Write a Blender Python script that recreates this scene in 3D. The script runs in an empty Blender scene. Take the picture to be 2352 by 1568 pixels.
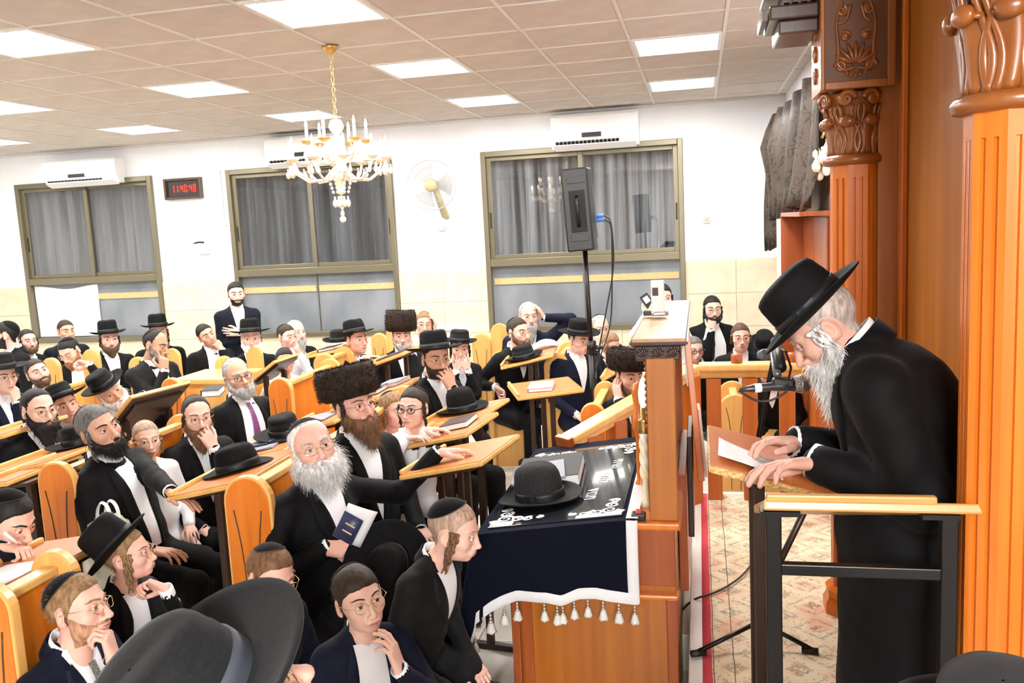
import bpy, math, random
from mathutils import Matrix, Vector
import numpy as np
random.seed(7)
rng = np.random.default_rng(7)
SC = bpy.context.scene
COL = SC.collection

# ---------------------------------------------------------------- camera, world, exposure
FPX = 1981.0                      # focal length in pixels of a 2352 px wide frame
CAM_H = 2.1
_y, _p, _r = np.radians([12.49, 7.586, -2.917])
FWD = np.array([-np.sin(_y) * np.cos(_p), np.cos(_y) * np.cos(_p), -np.sin(_p)])
_rt = np.array([np.cos(_y), np.sin(_y), 0.0])
_up = np.cross(_rt, FWD)
RGT = _rt * np.cos(_r) + _up * np.sin(_r)
UPV = -_rt * np.sin(_r) + _up * np.cos(_r)
CAM = np.array([0, 0, CAM_H])
cam = bpy.data.cameras.new('camera')
cam.sensor_width = 36.0
cam.lens = FPX / 2352 * 36.0
cam.clip_start = 0.05
cam_o = bpy.data.objects.new('camera', cam)
COL.objects.link(cam_o)
_m = Matrix.Identity(4)
for _i in range(3):
    _m[_i][0], _m[_i][1], _m[_i][2], _m[_i][3] = RGT[_i], UPV[_i], -FWD[_i], CAM[_i]
cam_o.matrix_world = _m
SC.camera = cam_o
SC.view_settings.view_transform = 'Standard'
SC.view_settings.look = 'None'
SC.view_settings.gamma = 1
SC.view_settings.use_curve_mapping = False
SC.view_settings.exposure = EXPOSURE = 1.68
LAMP = 17.0                        # emission of the ceiling panels
wd = bpy.data.worlds.new('night')
wd.use_nodes = True
wd.node_tree.nodes['Background'].inputs[0].default_value = (0.02, 0.025, 0.035, 1)
wd.node_tree.nodes['Background'].inputs[1].default_value = 1.0
SC.world = wd
# the photographer's flash, bounced off the ceiling behind the camera
fl_ = bpy.data.lights.new('bounced_flash', 'AREA'); fl_.energy = 150; fl_.size = 1.3; fl_.color = (1, .985, .97)
fo_ = bpy.data.objects.new('bounced_flash', fl_); COL.objects.link(fo_)
fo_.location = (.55, -2.8, 3.05); fo_.rotation_euler = (Vector((-1.2, 4.0, 1.2)) - Vector((.55, -2.8, 3.05))).to_track_quat('-Z', 'Y').to_euler()
SC.cycles.max_bounces = 7
SC.cycles.diffuse_bounces = 4
SC.cycles.glossy_bounces = 3
SC.cycles.transparent_max_bounces = 12
SC.cycles.caustics_reflective = False
SC.cycles.caustics_refractive = False
SC.cycles.sample_clamp_indirect = 6.0

def ray(x, y):
    return RGT * (x - 1176) / FPX - UPV * (y - 784) / FPX + FWD
def dep(x, y, d):
    return CAM + ray(x, y) * d
def pz(x, y, z):
    r = ray(x, y); return CAM + r * ((z - CAM_H) / r[2])
def pY(x, y, Y):
    r = ray(x, y); return CAM + r * (Y / r[1])
def pX(x, y, X):
    r = ray(x, y); return CAM + r * (X / r[0])
A = lambda *v: np.array(v, float)
def nrm(v):
    v = np.asarray(v, float); return v / (np.linalg.norm(v) + 1e-12)
def rot(axis, deg):
    return np.array(Matrix.Rotation(math.radians(deg), 3, Vector(axis)))
def frame(y, z):
    """columns x, y, z; y kept, z made square to it"""
    y = nrm(y); x = nrm(np.cross(y, z)); return np.stack([x, y, np.cross(x, y)], 1)

# ---------------------------------------------------------------- materials
MATS = {}
def mat(name, col, rough=0.6, metal=0.0, spec=0.5, fn=None, sheen=0.0, coat=0.0, emit=0.0):
    if name in MATS: return MATS[name]
    m = bpy.data.materials.new(name); m.use_nodes = True
    b = m.node_tree.nodes['Principled BSDF']
    b.inputs['Base Color'].default_value = (*col, 1)
    b.inputs['Roughness'].default_value = rough
    b.inputs['Metallic'].default_value = metal
    b.inputs['Specular IOR Level'].default_value = spec
    if sheen: b.inputs['Sheen Weight'].default_value = sheen
    if coat: b.inputs['Coat Weight'].default_value = coat; b.inputs['Coat Roughness'].default_value = 0.15
    if emit:
        b.inputs['Emission Color'].default_value = (*col, 1); b.inputs['Emission Strength'].default_value = emit
    if fn: fn(m.node_tree, b)
    MATS[name] = m
    return m
def nd(t, ty, **kw):
    n = t.nodes.new(ty)
    for k, v in kw.items():
        if k.startswith('i_'): n.inputs[int(k[2:]) if k[2:].isdigit() else k[2:]].default_value = v
        else: setattr(n, k, v)
    return n
def ramp(t, fac, stops):
    r = t.nodes.new('ShaderNodeValToRGB'); e = r.color_ramp.elements
    while len(e) < len(stops): e.new(0.5)
    for q, (p, c) in zip(e, stops): q.position = p; q.color = (*c, 1)
    t.links.new(fac, r.inputs[0]); return r
def bump(t, b, h, s, d=0.01):
    n = t.nodes.new('ShaderNodeBump'); n.inputs['Strength'].default_value = s; n.inputs['Distance'].default_value = d
    t.links.new(h, n.inputs['Height']); t.links.new(n.outputs[0], b.inputs['Normal'])
def wood(name, c0, c1, rough=0.35, sc=(28, 28, 1.6), coat=0.25):
    def fn(t, b):
        tc = nd(t, 'ShaderNodeTexCoord'); mp = nd(t, 'ShaderNodeMapping'); mp.inputs['Scale'].default_value = sc
        t.links.new(tc.outputs['Object'], mp.inputs[0])
        n = nd(t, 'ShaderNodeTexNoise'); n.inputs['Scale'].default_value = 1.0; n.inputs['Detail'].default_value = 5; n.inputs['Distortion'].default_value = 0.6
        t.links.new(mp.outputs[0], n.inputs[0])
        r = ramp(t, n.outputs[0], [(0.3, c0), (0.7, c1)])
        t.links.new(r.outputs[0], b.inputs['Base Color'])
    return mat(name, c1, rough, fn=fn, coat=coat)
def noisy(name, c0, c1, scale, rough=0.7, bmp=0.0, detail=4, stretch=None, **kw):
    def fn(t, b):
        tc = nd(t, 'ShaderNodeTexCoord'); n = nd(t, 'ShaderNodeTexNoise')
        n.inputs['Scale'].default_value = scale; n.inputs['Detail'].default_value = detail
        if stretch:
            mp = nd(t, 'ShaderNodeMapping'); mp.inputs['Scale'].default_value = stretch
            t.links.new(tc.outputs['Object'], mp.inputs[0]); t.links.new(mp.outputs[0], n.inputs[0])
        else: t.links.new(tc.outputs['Object'], n.inputs[0])
        r = ramp(t, n.outputs[0], [(0.35, c0), (0.65, c1)])
        t.links.new(r.outputs[0], b.inputs['Base Color'])
        if bmp: bump(t, b, n.outputs[0], bmp)
    return mat(name, c1, rough, fn=fn, **kw)

# ---------------------------------------------------------------- mesh helpers
def mk(name, V, F, mats, parent=None, smooth=True, mi=None, base=None, kind=None):
    V = np.asarray(V, np.float32)
    if base is not None: V = V - np.asarray(base, np.float32)
    me = bpy.data.meshes.new(name)
    if isinstance(F, np.ndarray):
        n, k = F.shape; loops = F.ravel().astype(np.int32); st = np.arange(n, dtype=np.int32) * k
    else:
        n = len(F); ln = [len(f) for f in F]; loops = np.fromiter((i for f in F for i in f), np.int32)
        st = np.concatenate([[0], np.cumsum(ln)[:-1]]).astype(np.int32) if n else np.zeros(0, np.int32)
    me.vertices.add(len(V)); me.vertices.foreach_set('co', np.ascontiguousarray(V).ravel())
    me.loops.add(len(loops)); me.loops.foreach_set('vertex_index', loops)
    me.polygons.add(n); me.polygons.foreach_set('loop_start', st)
    if isinstance(smooth, (bool, int)): sm = np.full(n, bool(smooth))
    else: sm = np.asarray(smooth, bool)
    me.polygons.foreach_set('use_smooth', sm)
    if not isinstance(mats, (list, tuple)): mats = [mats]
    for m in mats: me.materials.append(m)
    if mi is not None: me.polygons.foreach_set('material_index', np.asarray(mi, np.int32))
    me.update(calc_edges=True); me.validate()
    o = bpy.data.objects.new(name, me); COL.objects.link(o)
    if parent is not None: o.parent = parent
    if kind: o['kind'] = kind
    return o
def tag(o, label=None, cat=None, group=None, kind=None):
    if label: o['label'] = label
    if cat: o['category'] = cat
    if group: o['group'] = group
    if kind: o['kind'] = kind
    return o
def empty(name, loc, label=None, cat=None, group=None, rz=0):
    o = bpy.data.objects.new(name, None); COL.objects.link(o); o.location = loc; o.rotation_euler = (0, 0, rz)
    o.empty_display_size = 0.1
    return tag(o, label, cat, group)

class G:
    """collects faces, then becomes one mesh"""
    def __init__(s, T=None): s.V = []; s.F = []; s.M = []; s.S = []; s.T = T; s.n = 0
    def add(s, V, F, m=0, sm=False):
        V = np.asarray(V, float)
        if s.T is not None: V = V @ s.T[0].T + s.T[1]
        s.V.append(V)
        for f in F: s.F.append(tuple(int(i) + s.n for i in f)); s.M.append(m); s.S.append(sm)
        s.n += len(V); return s
    def box(s, c, d, R=None, m=0):
        x, y, z = np.asarray(d, float) / 2
        V = np.array([[-x, -y, -z], [x, -y, -z], [x, y, -z], [-x, y, -z], [-x, -y, z], [x, -y, z], [x, y, z], [-x, y, z]])
        if R is not None: V = V @ np.asarray(R).T
        return s.add(V + np.asarray(c, float), [(0, 3, 2, 1), (4, 5, 6, 7), (0, 1, 5, 4), (1, 2, 6, 5), (2, 3, 7, 6), (3, 0, 4, 7)], m)
    def bx(s, a, b, m=0):
        a = np.asarray(a, float); b = np.asarray(b, float); return s.box((a + b) / 2, np.abs(b - a), None, m)
    def tube(s, P, r, n=8, m=0, cap=True, sm=True):
        P = np.asarray(P, float); k = len(P); r = np.broadcast_to(r, (k,))
        T = np.gradient(P, axis=0); T /= np.linalg.norm(T, axis=1)[:, None] + 1e-12
        u = np.cross(T[0], [0, 0, 1.0])
        if np.linalg.norm(u) < 0.1: u = np.cross(T[0], [1.0, 0, 0])
        u = nrm(u); V = []
        an = np.arange(n) * 2 * np.pi / n
        for i in range(k):
            u = nrm(u - T[i] * (u @ T[i])); w = np.cross(T[i], u)
            V.append(P[i] + r[i] * (np.cos(an)[:, None] * u + np.sin(an)[:, None] * w))
        F = [(i * n + j, i * n + (j + 1) % n, (i + 1) * n + (j + 1) % n, (i + 1) * n + j) for i in range(k - 1) for j in range(n)]
        if cap: F += [tuple(range(n))[::-1], tuple((k - 1) * n + j for j in range(n))]
        return s.add(np.concatenate(V), F, m, sm)
    def lathe(s, prof, n=24, c=(0, 0, 0), R=None, m=0, sx=1, sy=1, cap=True, sm=True, ph=0.0):
        an = np.arange(n) * 2 * np.pi / n + ph; V = []
        for r, z in prof: V.append(np.stack([r * sx * np.cos(an), r * sy * np.sin(an), np.full(n, z)], 1))
        V = np.concatenate(V); k = len(prof)
        if R is not None: V = V @ np.asarray(R).T
        F = [(i * n + j, i * n + (j + 1) % n, (i + 1) * n + (j + 1) % n, (i + 1) * n + j) for i in range(k - 1) for j in range(n)]
        if cap: F += [tuple(range(n))[::-1], tuple((k - 1) * n + j for j in range(n))]
        return s.add(V + np.asarray(c, float), F, m, sm)
    def prism(s, O, h, c=(0, 0, 0), R=None, m=0):
        """outline O in local xy, height h along local z"""
        O = np.asarray(O, float); n = len(O)
        V = np.concatenate([np.c_[O, np.zeros(n)], np.c_[O, np.full(n, h)]])
        if R is not None: V = V @ np.asarray(R).T
        return s.add(V + np.asarray(c, float), [tuple(range(n))[::-1], tuple(range(n, 2 * n))] + [(i, (i + 1) % n, n + (i + 1) % n, n + i) for i in range(n)], m)
    def ball(s, c, r, n=12, k=8, m=0, R=None):
        r = np.broadcast_to(r, (3,)); V = []
        for i in range(k + 1):
            t = np.pi * i / k
            a = np.arange(n) * 2 * np.pi / n
            V.append(np.stack([np.sin(t) * np.cos(a), np.sin(t) * np.sin(a), np.full(n, np.cos(t))], 1))
        V = np.concatenate(V) * r
        if R is not None: V = V @ np.asarray(R).T
        return s.add(V + np.asarray(c, float), [(i * n + j, (i + 1) * n + j, (i + 1) * n + (j + 1) % n, i * n + (j + 1) % n) for i in range(k) for j in range(n)], m, True)
    def grid(s, P, m=0, sm=True, flip=False, close=False):
        """P: rows x cols x 3"""
        P = np.asarray(P, float); a, b = P.shape[:2]
        F = []
        for i in range(a - 1):
            for j in range(b if close else b - 1):
                q = (i * b + j, i * b + (j + 1) % b, (i + 1) * b + (j + 1) % b, (i + 1) * b + j)
                F.append(q[::-1] if flip else q)
        return s.add(P.reshape(-1, 3), F, m, sm)
    def build(s, name, mats, parent=None, bevel=0.0, base=None, kind=None):
        o = mk(name, np.concatenate(s.V), s.F, mats, parent, s.S, s.M if isinstance(mats, (list, tuple)) and len(mats) > 1 else None, base, kind)
        if bevel:
            b = o.modifiers.new('bevel', 'BEVEL'); b.width = bevel; b.segments = 2; b.limit_method = 'ANGLE'; b.angle_limit = 0.7
        return o

# ---------------------------------------------------------------- signed distance shapes -> smooth mesh
def d_prim(p, q):
    if q[0] == 'c':
        _, a, b, ra, rb = q[:5]; ba = b - a
        t = np.clip(((p - a) @ ba) / (ba @ ba + 1e-12), 0, 1)
        e = p - a - t[..., None] * ba
        return np.sqrt(np.einsum('...i,...i', e, e)) - (ra + (rb - ra) * t)
    _, c, r, R = q[:4]
    e = (p - c)
    if R is not None: e = e @ R
    k0 = np.sqrt((((e / r)) ** 2).sum(-1)); k1 = np.sqrt(((e / (r * r)) ** 2).sum(-1)) + 1e-9
    return k0 * (k0 - 1) / k1
def cone(a, b, ra, rb, k=0.03, sub=False): return ('c', np.asarray(a, float), np.asarray(b, float), ra, rb, k, sub)
def ell(c, r, R=None, k=0.03, sub=False): return ('e', np.asarray(c, float), np.asarray(r, float), R, k, sub)
def comb(d, e, k, sub):
    if sub:
        e = -e; h = np.clip(0.5 - 0.5 * (d - e) / k, 0, 1)
        return d * (1 - h) + e * h + k * h * (1 - h)
    h = np.clip(0.5 + 0.5 * (e - d) / k, 0, 1)
    return e * (1 - h) + d * h - k * h * (1 - h)
def ev(p, prims):
    d = np.full(p.shape[:-1], 1.0)
    for q in prims: d = comb(d, d_prim(p, q), q[-2], q[-1])
    return d
def pbox(q):
    if q[0] == 'c':
        r = max(q[3], q[4]); return np.minimum(q[1], q[2]) - r, np.maximum(q[1], q[2]) + r
    r = q[2] if q[3] is None else np.abs(q[3]) @ q[2]
    return q[1] - r, q[1] + r
def sdf_mesh(prims, h):
    bs = [pbox(q) for q in prims if not q[-1]]
    lo = np.min([b[0] for b in bs], 0) - 2.5 * h; hi = np.max([b[1] for b in bs], 0) + 2.5 * h
    n = np.ceil((hi - lo) / h).astype(int) + 1
    ax = [lo[i] + h * np.arange(n[i]) for i in range(3)]
    D = np.full(n, 0.3, np.float64)
    for q in prims:
        a, b = pbox(q); g = q[-2] + 2.5 * h
        i0 = np.clip(np.floor((a - g - lo) / h).astype(int), 0, n); i1 = np.clip(np.ceil((b + g - lo) / h).astype(int) + 1, 0, n)
        if (i1 <= i0).any(): continue
        sl = tuple(slice(i0[i], i1[i]) for i in range(3))
        P = np.stack(np.meshgrid(*[ax[i][sl[i]] for i in range(3)], indexing='ij'), -1)
        D[sl] = comb(D[sl], d_prim(P, q), q[-2], q[-1])
    return nets(D, lo, h)
_CO = np.array([[i, j, k] for i in (0, 1) for j in (0, 1) for k in (0, 1)])
_ED = [(a, b) for a in range(8) for b in range(a + 1, 8) if np.abs(_CO[a] - _CO[b]).sum() == 1]
def nets(D, lo, h):
    s = D < 0
    n = np.array(D.shape) - 1
    cnt = np.zeros(n, np.int8)
    for c in _CO: cnt += s[c[0]:c[0] + n[0], c[1]:c[1] + n[1], c[2]:c[2] + n[2]]
    act = (cnt > 0) & (cnt < 8)
    ii = np.argwhere(act)
    idx = np.full(n, -1, np.int64); idx[act] = np.arange(len(ii))
    va = [D[tuple((ii + c).T)] for c in _CO]
    acc = np.zeros((len(ii), 3)); m = np.zeros(len(ii))
    for a, b in _ED:
        x = (va[a] < 0) != (va[b] < 0)
        t = np.where(x, va[a] / np.where(x, va[a] - va[b], 1), 0)
        acc += x[:, None] * (_CO[a] + t[:, None] * (_CO[b] - _CO[a])); m += x
    V = lo + h * (ii + acc / m[:, None])
    Q = []
    for ax in range(3):
        u, v = (ax + 1) % 3, (ax + 2) % 3
        sa = [slice(None)] * 3; sb = [slice(None)] * 3
        sa[ax] = slice(0, -1); sb[ax] = slice(1, None)
        s0, s1 = s[tuple(sa)], s[tuple(sb)]
        e = np.argwhere(s0 != s1)
        ok = (e[:, u] > 0) & (e[:, v] > 0) & (e[:, u] < n[u]) & (e[:, v] < n[v])
        e = e[ok]; pos = s0[tuple(e.T)]
        du = np.zeros(3, int); du[u] = 1; dv = np.zeros(3, int); dv[v] = 1
        q = np.stack([idx[tuple((e - du - dv).T)], idx[tuple((e - dv).T)], idx[tuple(e.T)], idx[tuple((e - du).T)]], 1)
        q[~pos] = q[~pos][:, ::-1]
        Q.append(q)
    return V, np.concatenate(Q)
def vnorm(V, Q):
    a, b, c, d = (V[Q[:, i]] for i in range(4)); f = np.cross(c - a, d - b)
    N = np.zeros_like(V)
    for i in range(4): np.add.at(N, Q[:, i], f)
    return N / (np.linalg.norm(N, axis=1)[:, None] + 1e-12)
def wrinkle(V, seed, f):
    r = np.random.default_rng(seed); w = np.zeros(len(V))
    for i in range(4):
        k = r.normal(size=3); k *= f * (0.7 + 0.35 * i) / np.linalg.norm(k)
        k2 = r.normal(size=3) * f * 0.35
        w += np.sin(V @ k + r.uniform(0, 6) + 1.6 * np.sin(V @ k2)) / (1 + 0.6 * i)
    return w / 2.2
def clean(V, F):
    used = np.unique(F); m = np.full(len(V), -1); m[used] = np.arange(len(used)); return V[used], m[F]
# ---------------------------------------------------------------- people
SKIN = {}
def skin(k):
    c = {'fair': (.76, .49, .39), 'pink': (.76, .45, .36), 'warm': (.62, .36, .25), 'tan': (.50, .28, .18), 'old': (.64, .38, .30)}[k]
    return noisy('skin_' + k, (c[0] * .95, c[1] * .86, c[2] * .84), c, 20, 0.5, spec=0.35)
def hairm(k):
    c = {'black': (.012, .010, .009), 'dark': (.035, .022, .014), 'brown': (.10, .055, .028), 'light': (.26, .15, .07), 'blond': (.42, .25, .12),
         'red': (.30, .13, .05), 'grey': (.36, .355, .345), 'silver': (.66, .655, .64), 'shaved': (.40, .27, .20), 'ginger': (.46, .24, .14), 'cropped': (.44, .37, .33), 'white': (.74, .73, .71), 'salt': (.14, .135, .13), 'auburn': (.17, .085, .04)}[k]
    return noisy('hair_' + k, tuple(x * .6 for x in c), tuple(min(1, x * 1.25) for x in c), 90, 0.6, stretch=(1, 1, .25), spec=.3)
M_FELT = noisy('black_felt', (.0028, .0028, .0032), (.0052, .0052, .0056), 60, 0.75, spec=.16)
M_FELTG = noisy('charcoal_felt', (.006, .0063, .0075), (.0105, .011, .0125), 160, 0.85, spec=.2, sheen=.08)
M_BAND = mat('hat_ribbon', (.0055, .0055, .0065), 0.5, spec=.4)
M_VELVET = mat('black_velvet', (.0035, .0035, .004), 0.85, spec=.12, sheen=.05)
M_RIM = mat('braid', (.03, .03, .032), 0.7)
M_SHIRT = noisy('white_cotton', (.80, .81, .84), (.86, .86, .88), 9, 0.8, spec=.2)
M_FUR = noisy('fur', (.008, .005, .0035), (.034, .018, .010), 40, 0.75, spec=.25)
M_GOLD = mat('gold_wire', (.75, .55, .28), 0.25, metal=1.0)
M_WIRE = mat('dark_wire', (.03, .03, .035), 0.35, metal=.3)
M_EYE = mat('eye_white', (.82, .79, .77), 0.25)
M_IRIS = mat('iris', (.045, .022, .010), 0.15)
M_IRISB = mat('iris_grey', (.14, .17, .20), 0.15)
M_LIP = mat('lips', (.58, .27, .22), 0.45)
M_MOUTH = mat('mouth_line', (.16, .045, .04), 0.6)
M_SHOE = mat('black_leather', (.010, .010, .011), 0.3)
M_TROU = noisy('black_trousers', (.003, .003, .0034), (.006, .006, .0065), 30, 0.85, spec=.14)
def clothm(k):
    c = {'black': (.0032, .0032, .0037), 'char': (.0075, .0077, .0085), 'navy': (.0055, .008, .022), 'white': (.84, .84, .86), 'midnight': (.0045, .006, .013)}[k]
    if k == 'white': return M_SHIRT
    return noisy('cloth_' + k, tuple(x * .75 for x in c), tuple(x * 1.25 for x in c), 25, 0.72, spec=.16, sheen=.02)
def lens_fn(t, b):
    out = t.nodes['Material Output']; tr = nd(t, 'ShaderNodeBsdfTransparent'); gl = nd(t, 'ShaderNodeBsdfGlossy'); gl.inputs['Roughness'].default_value = .03
    mx = nd(t, 'ShaderNodeMixShader'); mx.inputs[0].default_value = .07; t.links.new(tr.outputs[0], mx.inputs[1]); t.links.new(gl.outputs[0], mx.inputs[2])
    t.links.new(mx.outputs[0], out.inputs['Surface'])
M_LENS = mat('spectacle_lens', (1, 1, 1), 0.02, fn=lens_fn)

def head_prims(kind):
    ch = kind == 'child'
    P = [ell((0, -.012, .030), (.076, .096, .087), None, .02),
         ell((0, .022, -.028), (.063, .068, .080), None, .03)]
    if ch:
        P += [ell((0, .03, -.072), (.046, .050, .036), None, .03), ell((0, .070, -.094), (.016, .016, .013), None, .025)]
    else:
        P += [ell((0, .033, -.076), (.051, .052, .038), None, .03), ell((0, .075, -.098), (.021, .018, .016), None, .025)]
    for s in (-1, 1):
        P += [ell((s * .043, .056, -.026), (.024, .026, .022), None, .022)]
        P += [cone((s * .014, .083, .022), (s * .044, .070, .021), .0105 if not ch else .008, .008, .014)]
    for s in (-1, 1): P += [ell((s * .032, .100, .001), (.019, .020, .0125), None, .014, True)]
    n = .8 if ch else 1.0
    P += [cone((0, .084, .014), (0, .084 + .027 * n, -.034), .008, .0115 * n, .010), ell((0, .088 + .026 * n, -.039), (.0125 * n, .012, .0105), None, .006)]
    for s in (-1, 1): P += [ell((s * .0135 * n, .098, -.043), (.009, .012, .0075), None, .006)]
    P += [ell((0, .088, -.066), (.027, .015, .016), None, .014), ell((0, .0905, -.064), (.021, .0085, .0055), None, .007), ell((0, .089, -.0755), (.019, .0085, .006), None, .007)]
    for s in (-1, 1):
        R = rot((0, 0, 1), -s * 22) @ rot((1, 0, 0), -12)
        P += [ell((s * .079, -.012, -.010), (.0085, .020, .033), R, .007), ell((s * .087, -.006, -.006), (.007, .011, .019), R, .005, True), ell((s * .076, -.002, -.034), (.006, .009, .010), R, .006)]
    P += [cone((0, -.018, -.07), (0, -.040, -.19), .050 if not ch else .042, .055 if not ch else .046, .02)]
    return P
HEADS = {}
def head(kind, lod):
    k = (kind, lod)
    if k not in HEADS:
        P = head_prims(kind); V, Q = sdf_mesh(P, (.0038, .0075)[lod]); N = vnorm(V, Q)
        HEADS[k] = (P, V, Q, N)
    return HEADS[k]
def on_face(P, x, z, off):
    x = np.asarray(x, float); z = np.broadcast_to(np.asarray(z, float), x.shape)
    p = np.stack([x, np.full(x.shape, .20), z], -1)
    for _ in range(30): p[..., 1] -= np.clip(ev(p, P), -.01, .05) * .9
    p[..., 1] += off
    return p
def on_skull(P, D, off):
    """march out from the skull's middle along unit rows D"""
    c = A(0, -.012, .03); t = np.full(D.shape[:-1], .16)
    for _ in range(26):
        t -= np.clip(ev(c + D * t[..., None], P), -.01, .05) * .9
    return c + D * (t + off)[..., None]

# ---- hands: wrist at origin, fingers +y, palm -z, thumb +x
HANDS = {}
CURL = {'relaxed': (18, 28, 18), 'flat': (4, 6, 4), 'curl': (55, 75, 40), 'grip': (75, 85, 50), 'point': (60, 85, 50), 'rest': (10, 22, 14), 'spread': (6, 10, 8)}
def hand(pose, lod):
    if (pose, lod) in HANDS: return HANDS[(pose, lod)]
    kx = [.030, .0105, -.010, -.029]; ky = [.088, .092, .088, .080]; L = [(.040, .025, .019), (.044, .028, .020), (.040, .026, .019), (.031, .019, .017)]
    rr = [.0092, .0095, .009, .0078]
    P = [cone((.010, 0, 0), (-.010, .0, 0), .020, .020, .012)]
    for x, y, r in zip(kx, ky, rr): P.append(cone((x * .55, .008, 0), (x, y, 0), .0165, .0108, .012))
    for i, (x, y, l, r) in enumerate(zip(kx, ky, L, rr)):
        c = CURL[pose]
        if pose == 'point' and i == 0: c = (2, 6, 4)
        if pose in ('relaxed', 'rest') and i: c = tuple(v * (1 + .22 * i) for v in c)
        a = 0; p = A(x, y, 0.0); sp = math.radians((6, 1, -5, -11)[i] * (1.7 if pose == 'spread' else 1))
        for j in range(3):
            a += c[j]; q = p + l[j] * A(math.sin(sp) * math.cos(math.radians(a)), math.cos(sp) * math.cos(math.radians(a)), -math.sin(math.radians(a)))
            P.append(cone(p, q, r * (1.0, .93, .86)[j], r * (.93, .86, .74)[j], .003)); p = q
    t0 = A(.020, .022, -.006)
    if pose in ('curl', 'grip', 'point'): seg = [A(.030, .030, -.018), A(.012, .030, -.020), A(-.012, .022, -.008)]
    elif pose == 'flat' or pose == 'spread': seg = [A(.032, .028, -.006), A(.018, .028, -.003), A(.008, .022, -.002)]
    else: seg = [A(.028, .030, -.012), A(.012, .030, -.009), A(.002, .024, -.007)]
    p = t0
    for j, g in enumerate(seg):
        q = p + g; P.append(cone(p, q, (.0150, .0112, .0102)[j], (.0115, .0104, .0085)[j], (.010, .003, .003)[j])); p = q
    V, Q = sdf_mesh(P, (.0033, .006)[lod])
    HANDS[(pose, lod)] = (V, Q); return V, Q

# ---- hats, in the head's frame
def hat_geo(style, n):
    rx, ry = .0835, .103
    kw = dict(tall=(.125, .068, .020, 0), low=(.105, .066, .022, 0), wide=(.110, .088, .018, 0), fedora=(.118, .066, .012, 1), big=(.120, .084, .016, 0), boss=(.150, .072, .020, 0), dome=(.148, .072, .018, 0))[style]
    ch, bw, curl, pinch = kw
    an = np.arange(n) * 2 * np.pi / n; c, s = np.cos(an), np.sin(an)
    def ring(f, e, z): return np.stack([(rx * f + e) * c, (ry * f + e) * s, np.broadcast_to(z, an.shape)], 1)
    def bz(e):
        u = e / bw
        return curl * u ** 2.2 * (.30 + .9 * c ** 2) + (-.010 * u ** 2 * np.clip(s, 0, 1) ** 2 if pinch else 0)
    R = [ring(1, -.006, -.004)]
    for e in np.linspace(0, bw, 6)[1:]: R.append(ring(1, e, bz(e) - .0035))
    R.append(ring(1, bw + .0018, bz(bw)))
    for e in np.linspace(bw, 0.004, 7): R.append(ring(1, e, bz(e) + .002))
    R.append(ring(1, .0015, .006))
    tp = .82 if not pinch else .74
    dm = ((.03, .995), (.06, .985), (ch * .52, .965), (ch * .68, .925), (ch * .81, .84), (ch * .905, .71), (ch * .96, .55), (ch * .99, .34), (ch, .02))
    for z, f in dm if style == 'dome' else ((.03, .995), (.06, .985), (ch * .55, .97), (ch * .75, .945), (ch * .87, .90), (ch * .95, .80), (ch * .99, .62), (ch, .35), (ch * .998, .02)):
        g = f if not pinch else 1 - (1 - f) * 1.15
        P = ring(max(g, .02), 0, z)
        if z > ch * .5:
            if pinch:
                k = (z - ch * .5) / (ch * .5)
                P[:, 2] -= .034 * k * np.exp(-(P[:, 0] / .022) ** 2) * (.75 + .25 * s)
                P[:, 0] *= 1 - .30 * k * np.clip(s, 0, 1) ** 1.5
            else: P[:, 2] -= .004 * np.exp(-(P[:, 0] / .03) ** 2) * (z > ch * .9)
        R.append(P)
    B = [ring(.998, .0035, .004), ring(.995, .0042, .02), ring(.985, .0042, .036), ring(.983, .001, .0365)]
    return np.array(R), np.array(B)
def place_hat(parent_name, R, o, style, n, mats, parent, base, label=None):
    """hat body with its ribbon as a child; R frame columns, o brim centre"""
    Rr, Bb = hat_geo(style, n)
    g = G((R, o)); g.grid(Rr, close=True, flip=False)
    h = g.build(parent_name, mats[0], parent, base=base)
    g = G((R, o)); g.grid(Bb, close=True)
    sx = 1
    bow = np.array([[-.0865 - .001, y, z] for z in (.008, .02, .033) for y in (-.028, -.008, .0, .012, .03)]).reshape(3, 5, 3)
    bow[:, :, 0] *= 1.0; bow[:, 2, 0] -= .004
    g.grid(bow)
    b = g.build('hat_band', mats[1], h, base=base)
    return h
def shtreimel_geo(R0, Hh, seed, n=40, dens=1.0):
    r = np.random.default_rng(seed)
    prof = [(.078, -.012), (R0 * .80, -.018), (R0 * .97, 0), (R0, Hh * .35), (R0 * .985, Hh * .75), (R0 * .90, Hh * .98), (R0 * .72, Hh * 1.02), (.085, Hh * .92), (.06, Hh * .86), (.01, Hh * .93)]
    g = G(); g.lathe(prof, n, sy=1.08, cap=False)
    V = g.V[0]; rad = np.hypot(V[:, 0], V[:, 1]); V *= 1 + (.02 * np.sin(9 * np.arctan2(V[:, 1], V[:, 0]) + 40 * V[:, 2]))[:, None] * (rad > .1)[:, None]
    N = int(2600 * dens); F = []; S = []
    for i in range(N):
        a = r.uniform(0, 2 * np.pi); u = r.uniform(0, 1)
        if u < .72: z = r.uniform(-.01, Hh); rr = R0 * (.985 if z < Hh * .8 else .93); d = A(np.cos(a), np.sin(a), r.uniform(-.1, .9))
        else: rr = r.uniform(.6, .95) * R0; z = Hh * 1.0; d = A(np.cos(a) * .5, np.sin(a) * .5, 1.2)
        d = nrm(d + r.normal(size=3) * .25) * r.uniform(.010, .020)
        p = A(rr * np.cos(a), rr * 1.08 * np.sin(a), z); w = nrm(np.cross(d, r.normal(size=3))) * .0018
        S += [p - w, p + w, p + d]; k = 3 * i; F.append((k, k + 1, k + 2))
    g.add(np.array(S), F, 0, True)
    return g
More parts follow.
